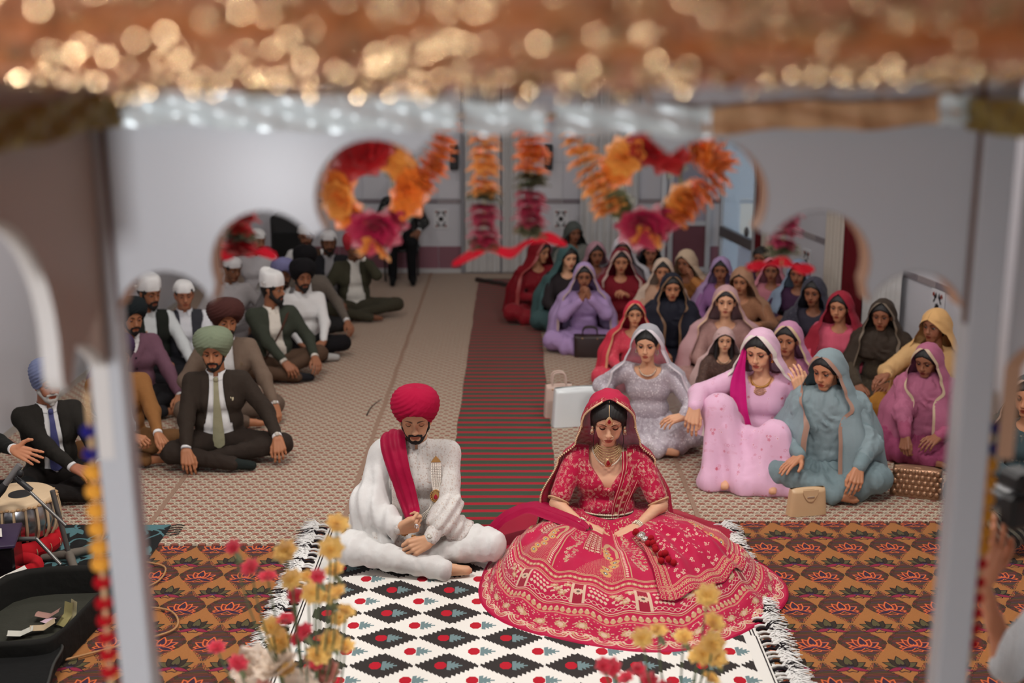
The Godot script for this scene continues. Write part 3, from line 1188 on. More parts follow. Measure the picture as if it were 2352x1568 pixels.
func hair_geo(style: String, cell := 0.006) -> Geo:
	var B := [[Vector3(0, 0.037, -0.036), Vector3(0, 0.043, 0.012), 0.087, 0.0835], [Vector3(-0.026, 0.048, 0.026), Vector3(0.026, 0.048, 0.026), 0.054, 0.054], [Vector3(0, -0.01, -0.05), Vector3(0, -0.05, -0.05), 0.062, 0.05]]
	if style == "short":
		for b in B: b[2] -= 0.0045; b[3] -= 0.0045
	if style == "bun": B.append([Vector3(0, 0.0, -0.105), Vector3(0, -0.02, -0.11), 0.045, 0.045])
	if style == "puff":
		B.append([Vector3(0, 0.06, -0.03), Vector3(0, 0.06, -0.01), 0.085, 0.085])
		B += both([[Vector3(0.058, 0.03, 0.0), Vector3(0.066, -0.025, -0.012), 0.035, 0.028]])
		B.append([Vector3(0, 0.0, -0.105), Vector3(0, -0.02, -0.11), 0.055, 0.055])
	if style == "long": B += both([[Vector3(0.07, 0.02, -0.02), Vector3(0.085, -0.22, 0.0), 0.028, 0.022], [Vector3(0.04, 0, -0.06), Vector3(0.05, -0.24, -0.05), 0.05, 0.03]])
	var g := Geo.new()
	var lim := 0.66 if style != "short" else 0.55
	g.sdf(B, 0.02, cell, func(p: Vector3, d: float) -> float:
		var c := (p.z - 0.024) - (p.y + 0.02) * lim - 0.10 * absf(p.x) if p.y > -0.04 or style != "long" else p.z - 0.03
		d = maxf(d, c * 0.8)
		if p.y > 0.05: d += 0.0035 * exp(-pow(p.x / 0.0035, 2.0))
		return d + 0.0012 * sin(p.x * 420 + p.z * 150))
	return g

func turban_geo(w := 1.0, peak := 0.066, tall := 0.19) -> Geo:
	var g := Geo.new()
	g.grid(72, 34, func(u, t):
		var a: float = (u - 0.5) * TAU
		var aa := absf(a)
		var yb := peak - 0.088 * ss(0.0, 1.25, aa) - 0.03 * ss(1.3, 3.0, aa)
		var rb := 0.0
		var y := 0.0
		var rm: float = 0.123 * w
		if t < 0.45:
			var k := sin(t / 0.45 * PI * 0.5)
			rb = lerpf(0.088, rm, k)
			y = lerpf(yb, 0.088, t / 0.45)
		else:
			var e: float = (t - 0.45) / 0.55 * PI * 0.5
			rb = rm * pow(maxf(cos(e), 0.0), 0.72)
			y = 0.088 + (tall - 0.088) * sin(e) - 0.02 * (1 - cos(a)) * 0.5 * sin(e)
		var side := 1.0 if a > 0 else -1.0
		var ph: float = (y + 0.058 * aa * (1.0 if side > 0 else 1.25)) / 0.026 + (0.5 if side > 0 else 0.0)
		var st: float = ph - floor(ph)
		var step: float = 0.0068 * (st - 0.5) * ss(1.0, 0.9, st) * ss(2.9, 2.0, aa) * ss(0.99, 0.85, t)
		var over: float = 0.006 * ss(-0.05, 0.03, a - (y - 0.06) * 1.6) * ss(1.6, 0.3, aa) * ss(1.0, 0.7, t)
		rb += (step + over) * ss(0.0, 0.08, rb)
		return Vector3(sin(a) * rb, y, cos(a) * rb * 1.04 - 0.008), true)
	return g

func cap_geo(kind: String) -> Geo:      # a white kerchief tied over the hair
	var g := Geo.new()
	var tall := 0.168 if kind == "peak" else 0.132
	g.grid(40, 16, func(u, t):
		var a: float = (u - 0.5) * TAU
		var e: float = t * PI * 0.5
		var yb := 0.048 - 0.02 * (1 - cos(a)) * 0.5
		var r: float = 0.093 * (1.0 + (0.16 * sin(e) if kind == "peak" else 0.0)) * pow(maxf(cos(e), 0.0), 0.32 if kind == "peak" else 0.6) + (0.004 * sin(a * 7) if t < 0.9 else 0.0) * (1 - t)
		var y: float = lerpf(yb, tall, sin(e)) + (0.03 * ss(0.3, 1.0, t) * ss(1.0, 3.0, absf(a)) if kind == "peak" else 0.0)
		return Vector3(sin(a) * r, y, cos(a) * r * 1.12 - 0.010 - (0.02 * t if kind == "peak" else 0.0)), true)
	g.grid(8, 10, func(u, t):                # tail behind
		var x: float = (u - 0.5) * (0.10 - 0.05 * t)
		return Vector3(x, 0.06 - 0.09 * t + 0.006 * sin(u * 9), -0.115 - 0.03 * sin(t * 2.2)))
	if kind == "peak":
		g.grid(8, 8, func(u, t):
			return Vector3(-0.085 - 0.05 * t, 0.055 + 0.02 * sin(u * 3) + (u - 0.5) * 0.05 * (1 - t) + 0.02 * t, -0.04 + 0.02 * u))
	return g

func knit(prof: Array, J: Dictionary, y: float, n := 24, gap := 0.25) -> Geo:   # a collar of profile [radius, height] round the neck, open in front
	var g := Geo.new()
	var at: Vector3 = J.at.call(0, y, -0.012)
	g.grid(n, prof.size() - 1, func(u, t):
		var a: float = lerpf(gap, TAU - gap, u)
		var k: int = int(round(t * (prof.size() - 1)))
		var r: float = prof[k][0]
		var front := pow(maxf(cos(a), 0.0), 3.0)
		return at + Vector3(sin(a) * r, prof[k][1] - front * 0.018 * (1.0 if k >= 2 else 0.4), cos(a) * r * 0.98))
	return g

func loop(at: Vector3, axis: Vector3, r: float, w: float, n := 20, sides := 6, squash := 1.0) -> Geo:   # a ring round a wrist or finger
	var z := axis.normalized()
	var x := (Vector3.UP if absf(z.y) < 0.8 else Vector3.RIGHT).cross(z).normalized()
	var y := z.cross(x)
	var g := Geo.new()
	g.grid(n, sides, func(u, t):
		var a: float = TAU * u
		var b: float = -TAU * t
		var rr: float = r + cos(b) * w
		return at + x * cos(a) * rr + y * sin(a) * rr * squash + z * sin(b) * w * 1.3, true)
	return g

# shawl or veil over the head, falling wide over shoulders and arms. q.veil = {col, hem, open, close, set, wide, big, rip, seed}
func veil_point(J: Dictionary, v: Dictionary, u: float, t: float) -> Vector3:
	var hd: Transform3D = J.head
	var side := (u - 0.5) * 2.0
	var open: float = v.get("open", 62.0)
	var set_: float = v.get("set", 32.0)          # polar angle of the front edge on the crown
	var hem: float = v.get("hem", 0.22)
	var wide: float = v.get("wide", 1.0)
	var big: float = v.get("big", 1.0)
	var sd: float = v.get("seed", 0.0)
	var P := V3
	var tk := 0.42
	if t <= tk:
		var deg := lerpf(0.0, 105.0, t / tk)
		var phi := deg_to_rad(deg)
		var alpha := deg_to_rad(open) * pow(clampf((deg - set_) / 58.0, 0.0, 1.0), 0.5)
		var a := alpha + (PI - alpha) * (1.0 - absf(side))
		if side < 0: a = -a
		var fl := 1.0 + 0.10 * ss(70, 105, deg)
		P = hd * (Vector3(0, 0.014, -0.014) + Vector3(sin(phi) * sin(a) * 0.108 * fl, cos(phi) * 0.131, sin(phi) * cos(a) * 0.128 * fl) * big)
	else:
		var k := (t - tk) / (1 - tk)
		var alpha := deg_to_rad(lerpf(open, v.get("close", 48.0), ss(0.0, 0.55, k)))
		var a := alpha + (PI - alpha) * (1.0 - absf(side))
		if side < 0: a = -a
		var top := hd * Vector3(0, -0.02, -0.014)
		var at: Callable = J.at
		var yb := lerpf(top.y - J.hb, hem + v.get("tilt", 0.0) * sin(a), k)
		var base: Vector3 = at.call(0, yb, -0.01)
		var hb := ss(0.0, 0.4, k)
		var c := Vector3(top.x, 0, top.z).lerp(Vector3(base.x, 0, base.z), hb)
		c.y = yb + J.hb
		var dy: float = top.y - J.hb - yb                  # distance fallen from the ears
		var rx := lerps([[0.0, 0.118 * big], [0.10, 0.165], [0.20, 0.250 * wide], [0.42, 0.330 * wide], [0.75, 0.385 * wide]], dy)
		var rz := lerps([[0.0, 0.138 * big], [0.10, 0.150], [0.20, 0.175 * wide], [0.42, 0.235 * wide], [0.75, 0.290 * wide]], dy)
		var yaw := lerpf((hd.basis.get_euler()).y, 0.0, hb)
		P = c + Vector3(sin(a) * rx, 0, cos(a) * rz).rotated(Vector3.UP, yaw)
		var amp: float = 0.020 * ss(0.02, 0.6, k) * v.get("rip", 1.0)
		P += Vector3(sin(a), 0, cos(a)) * amp * (sin(a * 6 + sd + k * 1.5) + 0.7 * sin(a * 11 + sd * 2.3 - k * 2.0) + 0.4 * sin(a * 19 + sd))
		if k > 0.98: P.y += 0.008 * sin(a * 9 + sd)
	P += (P - hd.origin).normalized() * 0.0035 * sin(u * 37 + t * 9 + sd) * ss(0.02, 0.25, t)
	P.y = maxf(P.y, 0.008)
	return P

func veil_geo(J: Dictionary, v: Dictionary, nu := 44, nv := 36) -> Geo:
	var g := Geo.new()
	return g.grid(nu, nv, func(u, t): return veil_point(J, v, u, t), false, null, 6.0, 6.0)

func veil_border(J: Dictionary, v: Dictionary, w: float) -> Geo:      # a band w metres wide along both front edges
	var g := Geo.new()
	var t0: float = 0.42 * v.get("set", 32.0) / 105.0
	for sd in 2:
		g.grid(54, 2, func(u, t):
			var tt := lerpf(t0, 0.995, u)
			var a := veil_point(J, v, float(sd), tt)
			var b := veil_point(J, v, absf(sd - 0.04), tt)
			var e: float = minf(t * w / maxf(a.distance_to(b), 0.004), 4.0) * 0.04
			var p := veil_point(J, v, absf(sd - e), tt)
			var out := (p - (J.head as Transform3D).origin).normalized() if tt < 0.5 else Vector3(p.x, 0, p.z).normalized()
			return p + out * 0.005, false, null, 9.0, 1.0)
	return g

func dress_up(q: Dictionary, J: Dictionary, t: Node3D) -> void:
	var wc: Color = q.get("wear_col", Color.WHITE)
	var wear: String = q.get("wear", "none")
	if wear == "turban":
		var tb := obj("turban", headed(turban_geo(q.get("tw", 1.0), q.get("peak", 0.068)), J), cloth(wc, 0.15), t)
		if q.has("under"):
			var g := Geo.new()
			g.grid(8, 6, func(u, s):
				var x: float = (u - 0.5) * 0.034 * (1.0 - s * 0.9)
				return Vector3(x, 0.046 + 0.03 * s, 0.0825 - x * x * 6 - 0.006 * s))
			obj("inner_band", headed(g, J), cloth(q.under, 0.1), t)
	elif wear == "cap":
		obj("kerchief", headed(cap_geo(q.get("cap", "plain")), J), cloth(wc, 0.1), t)
	if q.has("hair"): obj("hair", headed(hair_geo(q.hair), J), plain(q.get("hair_col", rgb(20, 15, 13)), 0.6), t)
	if q.has("beard"): obj("beard", headed(beard_geo(q.beard, q.get("fine", 0.0045)), J), plain(q.get("beard_col", rgb(20, 16, 14)), 0.85), t)
	if q.has("glasses"):
		var g := Geo.new()
		for s in [-1.0, 1.0]: g.add(loop(Vector3(s * 0.033, 0.005, 0.098), Vector3(s * 0.15, 0, 1), 0.022, 0.0025, 18, 5, 0.8))
		g.tube([Vector3(-0.011, 0.008, 0.1), Vector3(0.011, 0.008, 0.1)], 0.002, 5)
		for s in [-1.0, 1.0]: g.tube([Vector3(s * 0.055, 0.008, 0.096), Vector3(s * 0.08, 0.008, 0.0)], 0.002, 5)
		obj("glasses", headed(g, J), plain(rgb(24, 20, 18), 0.3), t)
	var f: Dictionary = q.get("fit", {})
	var cell: float = q.get("cell", 0.014)
	var amp: float = f.get("folds", 0.007 if f.get("type", "") == "suit" else 0.009)
	match f.get("type", ""):
		"suit": suit(f, J, t, cell, amp)
		"dress": dress(f, J, t, cell, amp)
	if q.has("veil"):
		var v: Dictionary = q.veil
		var m: Material = v.mat if v.has("mat") else (sheer(v.col, v.alpha) if v.has("alpha") else cloth(v.col, 0.3, 0.7))
		var vo := obj("veil", veil_geo(J, v), m, t)
		if v.has("border"): obj("veil_border", veil_border(J, v, v.get("bw", 0.022)), v.get("border_mat", plain(v.border, 0.45)), vo)
	if q.has("shawl"):
		var h: Dictionary = q.shawl
		var hem: float = h.get("hem", 0.2)
		var g := Geo.new()
		var B := torso_bones(J, 0.03) + arm_bones(J, 0.024, 0.55)
		var sl: float = h.get("slope", 0.25)
		g.sdf(B, 0.07, cell, func(p: Vector3, d: float) -> float:
			var w := p.y + p.x * 0.75 + 0.25 * fold_noise.get_noise_3d(p.x * 14, p.y * 14, p.z * 14)
			d += (0.010 * sin(w * 46) * fold_noise.get_noise_3d(p.x * 20 + 50, p.y * 20, p.z * 20) * 1.8 + folds(p, 0.010)) * h.get("rip", 1.0)
			return maxf(d, hem - (p.y + sl * p.x)))
		obj("shawl", g, h.mat if h.has("mat") else cloth(h.col, 0.3, 0.7), t)
	if q.has("bangles"):
		for b in q.bangles:     # [arm, colour, count, radius]
			var a: Array = J.arms[b[0]]
			var ax: Vector3 = a[2] - a[1]
			for k in b[2]:
				obj("bangle", loop((a[2] as Vector3) - ax.normalized() * (0.004 + 0.011 * k), ax, b[3] if b.size() > 3 else 0.031, 0.0042), plain(b[1], 0.25, 0.7), t)
	if q.has("watch"):
		var a: Array = J.arms[q.watch]
		var ax: Vector3 = ((a[2] - a[1]) as Vector3).normalized()
		var w := obj("watch", loop((a[2] as Vector3) - ax * 0.012, ax, 0.0275, 0.005, 20, 6), plain(q.get("watch_col", rgb(200, 200, 200)), 0.3, 0.8), t)
		var n := (Vector3(0, 1, 0.5) - ax * ax.dot(Vector3(0, 1, 0.5))).normalized()
		var d := Geo.new()
		d.lathe([Vector2(0.0, 0.004), Vector2(0.014, 0.003), Vector2(0.0165, 0.0), Vector2(0.0165, -0.006)].map(func(e): return e) as Array, 18, Transform3D(Basis(ax, n, ax.cross(n)), (a[2] as Vector3) - ax * 0.012 + n * 0.032))
		obj("dial", d, plain(rgb(176, 168, 156), 0.25), w)
	if q.has("earring"):
		for s in [-1.0, 1.0]:
			var g := Geo.new()
			g.lathe([Vector2(0.0, -0.032), Vector2(0.010, -0.028), Vector2(0.006, -0.014), Vector2(0.003, -0.010), Vector2(0.006, -0.004), Vector2(0.0, 0.0)], 10, Transform3D(Basis.IDENTITY, Vector3(s * 0.080, -0.035, 0.008)))
			obj("earring", headed(g, J), plain(q.earring, 0.25, 0.8), t)
	if q.has("bindi"):
		obj("bindi", headed(Geo.new().ball(Vector3(0, 0.041, 0.0785), Vector3(0.003, 0.003, 0.002), 8, 6), J), plain(rgb(120, 10, 30), 0.4), t)
	if q.has("tikka"):
		var g := Geo.new()
		g.ball(Vector3(0, 0.058, 0.083), Vector3(0.012, 0.015, 0.004), 12, 8)
		g.tube([Vector3(0, 0.07, 0.083), Vector3(0, 0.1, 0.068), Vector3(0, 0.128, 0.02)], 0.002, 5)
		obj("forehead_pendant", headed(g, J), plain(q.tikka, 0.3, 0.8), t)

func suit(f: Dictionary, J: Dictionary, t: Node3D, cell: float, amp: float) -> void:
	var at: Callable = J.at
	if f.has("trousers"):
		var g := Geo.new()
		var B := leg_bones(J, 0.012) + torso_bones(J, 0.004).slice(0, 1)
		g.sdf(B, 0.03, cell, func(p: Vector3, d: float) -> float: return flat_floor(p, d + folds(p, amp * 1.3)))
		obj("trousers", g, cloth(f.trousers, 0.1), t)
	if f.has("socks"):
		for l in J.legs:
			var g := Geo.new()
			g.sdf([[l[2] + (l[1] - l[2]) * 0.2, l[2], 0.042, 0.041], [l[2], l[3], 0.041, 0.031]], 0.02, maxf(cell * 0.7, 0.008), flat_floor)
			obj("sock", g, cloth(f.socks, 0.1), t)
	var vest: bool = f.get("vest", false)
	var jack: bool = f.has("jacket")
	if f.has("shirt"):
		var g := Geo.new()
		var B := torso_bones(J, 0.004)
		if not jack or vest: B += arm_bones(J, 0.010, f.get("sleeve", 0.94))
		g.sdf(B, 0.03, cell, func(p: Vector3, d: float) -> float:
			d = maxf(d + folds(p, amp), 0.075 + J.hb - p.y)
			return maxf(d, 0.046 - Vector2(q_of(J, p).x, q_of(J, p).z - 0.012).length()) if p.y - J.hb > 0.6 else d)
		obj("shirt", g, f.get("shirt_mat", cloth(f.shirt, 0.1)), t)
		if f.get("collar", true):
			obj("shirt_collar", knit([[0.060, -0.016], [0.0625, 0.026], [0.068, 0.029], [0.084, -0.016]], J, 0.602), cloth(f.shirt.lightened(0.03), 0.1), t)
	if jack:
		var w0: float = f.get("open_top", 0.045)
		var w1: float = f.get("open", 0.085)
		var closed: bool = f.get("closed", false)
		var low: float = f.get("low", 0.09)
		var g := Geo.new()
		var B := torso_bones(J, 0.014, 1.08)
		if not vest:
			B += arm_bones(J, 0.016, 0.85)
			B.append([at.call(-0.165, 0.548, -0.01), at.call(0.165, 0.548, -0.01), 0.060, 0.060])
		var shape := func(p: Vector3, d: float) -> float:
			var e := q_of(J, p)
			d += folds(p, amp)
			if e.z > -0.01 and e.z < front_z(e.y, 0.05):
				var w := 0.0
				if closed: w = lerpf(-0.05, 0.05, ss(0.38, 0.60, e.y))
				else: w = lerpf(w1, w0, ss(0.14, 0.56, e.y)) if e.y > 0.28 else lerpf(w1 * f.get("flare", 1.0), w1, ss(0.1, 0.28, e.y))
				var ax := absf(e.x)
				if f.get("lapel", true) and e.y > 0.26 and ax < w + 0.055 * ss(0.26, 0.45, e.y) and ax < 0.13: d -= 0.006
				d = maxf(d, minf(w - ax, e.z + 0.02))
			if e.y > 0.58: d = maxf(d, 0.055 - Vector2(e.x, e.z - 0.01).length())
			if vest: d = maxf(d, absf(e.x) - (0.165 if e.y > 0.42 else 0.2))
			return maxf(d, low + J.hb - p.y)
		g.sdf(B, 0.028, cell, shape)
		var jo := obj("waistcoat" if vest else "jacket", g, f.get("jacket_mat", cloth(f.jacket, 0.12)), t)
		if f.has("buttons"):
			for k in 4:
				var y := 0.46 - k * 0.085
				obj("button", Geo.new().ball(at.call(-0.006 if closed else -w1 - 0.012, y, front_z(y, 0.02)), Vector3(0.008, 0.008, 0.004), 10, 6), plain(f.buttons, 0.35, 0.6), jo)
		if f.has("pocket"):
			var b := Geo.new()
			var p: Vector3 = at.call(0.095, 0.43, front_z(0.43, 0.016) - 0.012)
			for k in 3: b.ball(p + Vector3(0.008 * (k - 1), 0.012 - 0.004 * absf(k - 1), 0), Vector3(0.009, 0.022, 0.007), 8, 6, Basis.from_euler(Vector3(0, 0, 0.4 * (1 - k))))
			obj("pocket_square", b, cloth(f.pocket, 0.2), jo)
		if not vest and f.has("shirt"):
			for a in J.arms:
				var ax: Vector3 = ((a[2] - a[1]) as Vector3).normalized()
				var c := Geo.new()
				c.tube([(a[2] as Vector3) - ax * 0.045, (a[2] as Vector3) - ax * 0.02, (a[2] as Vector3) - ax * 0.002], [0.033, 0.0335, 0.0335], 18)
				obj("cuff", c, cloth(f.shirt.lightened(0.03), 0.1), t)
	if f.has("tie"):
		var g := Geo.new()
		g.grid(6, 26, func(u, s):
			var y: float = lerpf(0.575, f.get("tie_low", 0.16), s)
			var w: float = 0.016 + 0.024 * ss(0.05, 0.95, s) - 0.03 * ss(0.95, 1.0, s)
			var x: float = (u - 0.5) * 2 * w
			return at.call(x, y, front_z(y, 0.012 if jack else 0.016) - 4.0 * x * x))
		g.ball(at.call(0, 0.580, front_z(0.575, 0.012)), Vector3(0.018, 0.020, 0.012), 10, 8)
		obj("tie", g, f.get("tie_mat", cloth(f.tie, 0.2, 0.6)), t)
	if f.has("strap"):
		var g := Geo.new()
		g.grid(3, 24, func(u, s):
			var x: float = lerpf(0.12, -0.13, s)
			var y: float = lerpf(0.57, 0.14, s)
			return at.call(x + (u - 0.5) * 0.03, y + (u - 0.5) * 0.02, front_z(y, 0.03) - 1.2 * x * x))
		obj("bag_strap", g, cloth(f.strap, 0.05), t)

func dress(f: Dictionary, J: Dictionary, t: Node3D, cell: float, amp: float) -> void:
	var at: Callable = J.at
	var B := torso_bones(J, 0.004, 0.86) + arm_bones(J, 0.022, f.get("sleeve", 0.94))
	var neckr: float = f.get("neck", 0.065)
	var m: Material = f.mat if f.has("mat") else cloth(f.col, 0.3, 0.75)
	var g := Geo.new()
	g.sdf(B, 0.035, cell, func(p: Vector3, d: float) -> float:
		d += folds(p, amp)
		var e := q_of(J, p)
		if e.y > 0.5: d = maxf(d, neckr - Vector3(e.x * 0.85, (e.y - 0.615) * 0.75, e.z - 0.03).length())
		return maxf(d, J.hb + 0.08 - p.y))
	obj("kameez", g, m, t)
	var L := leg_bones(J, 0.024) + torso_bones(J, 0.016).slice(0, 1)
	if J.pose == "cross":
		L.append([Vector3(-0.2, 0.06, 0.26), Vector3(0.2, 0.06, 0.26), 0.07, 0.07])
		L.append([Vector3(-0.12, 0.08, 0.12), Vector3(0.12, 0.08, 0.12), 0.10, 0.10])
		L.append([Vector3(-0.3, 0.03, 0.05), Vector3(0.3, 0.03, 0.05), 0.07, 0.07])
	elif J.pose == "knees":
		for l in J.legs:
			L.append([l[1] + Vector3(0, -0.02, 0.0), l[2] + Vector3(-0.10, -0.03, 0.06), 0.080, 0.08])
			L.append([l[1] + Vector3(0, -0.02, 0.0), l[2] + Vector3(0.10, -0.03, 0.04), 0.080, 0.08])
			L.append([l[0], l[2], 0.1, 0.1])
			L.append([l[2] + Vector3(-0.14, -0.03, 0.07), l[2] + Vector3(0.12, -0.03, 0.07), 0.05, 0.05])
		L.append([J.legs[0][1] + Vector3(0, -0.08, -0.02), J.legs[1][1] + Vector3(0, -0.08, -0.02), 0.05, 0.05])
		L.append([(J.legs[0][1] + J.legs[1][1]) * 0.5 + Vector3(0, -0.14, 0.0), (J.legs[0][2] + J.legs[1][2]) * 0.5 + Vector3(0, -0.02, 0.06), 0.08, 0.10])
	g = Geo.new()
	g.sdf(L, 0.06, cell, func(p: Vector3, d: float) -> float: return flat_floor(p, d + folds(p, amp * 1.6) + (0.012 if J.pose == "knees" else 0.007) * sin(atan2(p.x + 0.2 * p.y, p.z - 0.05) * 17 + 1.5 * sin(p.y * 5 + p.x * 4)) * ss(0.5, 0.25, p.y)))
	obj("skirt", g, f.low_mat if f.has("low_mat") else (cloth(f.low, 0.3, 0.75) if f.has("low") else m), t)
	if f.has("necklace"):
		var n := Geo.new()
		for k in 23:
			var a := lerpf(-1.5, 1.5, k / 22.0)
			var p: Vector3 = at.call(sin(a) * 0.062, 0.585 - 0.05 * cos(a), 0.012 + cos(a) * 0.062)
			n.ball(p, Vector3.ONE * (0.0045 + 0.003 * cos(a)), 8, 6)
			if f.has("drops") and absf(a) < 1.0:
				for e in 4: n.ball(p + Vector3(0, -0.011 - 0.011 * e * cos(a), 0.006 + 0.004 * e), Vector3(0.004, 0.006, 0.003), 6, 5)
		obj("necklace", n, plain(f.necklace, 0.25, 0.85), t)

# ---------------------------------------------------------------- the hall
func rw(d: float, h: float, off := 0.0) -> Vector3:      # a point on the slanting right wall, d metres down the hall
	return Vector3(2.98 - 0.15 * (d - 12.5) - off * 0.989, h, -d + off * 0.148)

const RW_TURN := -1.4219          # turns +z of a piece to face the room from the right wall

func sheet(x0: float, x1: float, z0: float, z1: float, y: float, th: float, nx: int, nz: int, wob: float) -> Geo:   # a carpet: soft waves, uv in metres, a real edge
	var g := Geo.new()
	var f := func(x: float, z: float) -> float:
		return y + wob * (fold_noise.get_noise_2d(x * 3.0, z * 3.0) + 0.6 * fold_noise.get_noise_2d(x * 9.0 + 40, z * 9.0))
	var first := g.v.size()
	for j in nz + 1:
		for i in nx + 1:
			var x := lerpf(x0, x1, float(i) / nx)
			var z := lerpf(z0, z1, float(j) / nz)
			var e := 0.012 * fold_noise.get_noise_2d(x * 8.0, z * 8.0 + 9.0)
			if i == 0 or i == nx: x += e
			if j == 0 or j == nz: z += e
			x = minf(x, 2.93 + 0.15 * (z + 12.5))              # the right wall slants
			g.put(Vector3(x, f.call(x, z), z), Vector2(x, z))
	for j in nz:
		for i in nx:
			var a := first + j * (nx + 1) + i
			g.quad(a, a + nx + 1, a + nx + 2, a + 1)
	var rim := []
	for i in nx + 1: rim.append(first + i)
	for j in range(1, nz + 1): rim.append(first + j * (nx + 1) + nx)
	for i in range(nx - 1, -1, -1): rim.append(first + nz * (nx + 1) + i)
	for j in range(nz - 1, 0, -1): rim.append(first + j * (nx + 1))
	for k in rim.size():
		var a: int = rim[k]
		var b: int = rim[(k + 1) % rim.size()]
		var a0 := g.put(g.v[a], g.uv[a]); var b0 := g.put(g.v[b], g.uv[b])
		var a1 := g.put(Vector3(g.v[a].x, y - th, g.v[a].z), g.uv[a]); var b1 := g.put(Vector3(g.v[b].x, y - th, g.v[b].z), g.uv[b])
		g.quad(a0, b0, b1, a1)
	return g

func pleats(w: float, h: float, n: int, deep: float, seed_: float) -> Geo:    # a hanging curtain, centred, from the floor up
	var g := Geo.new()
	return g.grid(n * 8, 10, func(u, t):
		var ph: float = u * n * TAU + 0.6 * sin(u * 17 + seed_)
		var k: float = 0.75 + 0.25 * t
		return Vector3((u - 0.5) * w + 0.008 * sin(ph * 0.5 + seed_), h * t, deep * k * (sin(ph) + 0.25 * sin(2 * ph + seed_ + t))))

func motif(parent: Node, at: Vector3, turn: float, s: float) -> void:     # a painted tile: black and red flower scroll on white
	var b := Basis(Vector3.UP, turn)
	var g := Geo.new()
	g.box(Vector3(0.30, 0.40, 0.012) * s, Transform3D(b, at), 0.003)
	obj("motif_tile", g, plain(rgb(214, 214, 216), 0.25), parent)
	var dk := Geo.new()
	var rd := Geo.new()
	var p := func(x: float, y: float, l: float, w: float, a: float, gg: Geo) -> void:
		var q := PackedVector2Array()
		for k in petal(0, 0, a, l * s, w * s): q.append(k + Vector2(x, y) * s)
		gg.extrude(q, 0.003, Transform3D(b, at + b * Vector3(0, 0, 0.0085)))
	for k in 8: p.call(0.0, 0.0, 0.055, 0.016, TAU * k / 8, dk)
	for sx in [-1.0, 1.0]:
		for sy in [-1.0, 1.0]:
			p.call(sx * 0.05, sy * 0.08, 0.07, 0.012, atan2(sy, sx * 0.3), dk)
			p.call(sx * 0.09, sy * 0.05, 0.06, 0.012, atan2(sy * 0.6, -sx * 0.5), dk)
			p.call(sx * 0.03, sy * 0.1, 0.07, 0.014, atan2(sy, sx * 0.1), dk)
			for k in 5: p.call(sx * 0.09, sy * 0.14, 0.028, 0.011, TAU * k / 5, rd)
	obj("black_scroll", dk, plain(rgb(30, 28, 30), 0.4), parent)
	obj("red_flowers", rd, plain(rgb(150, 66, 50), 0.4), parent)

func frame(w: float, h: float, bar: float, deep: float, rails: Array) -> Geo:      # a glazed leaf's frame, from the floor up, rails at these heights
	var g := Geo.new()
	for sx in [-1.0, 1.0]: g.box(Vector3(bar, h, deep), xf(Vector3(sx * (w - bar) * 0.5, h * 0.5, 0)))
	for y in rails: g.box(Vector3(w - bar * 2, bar, deep * 0.9), xf(Vector3(0, y, 0)))
	return g

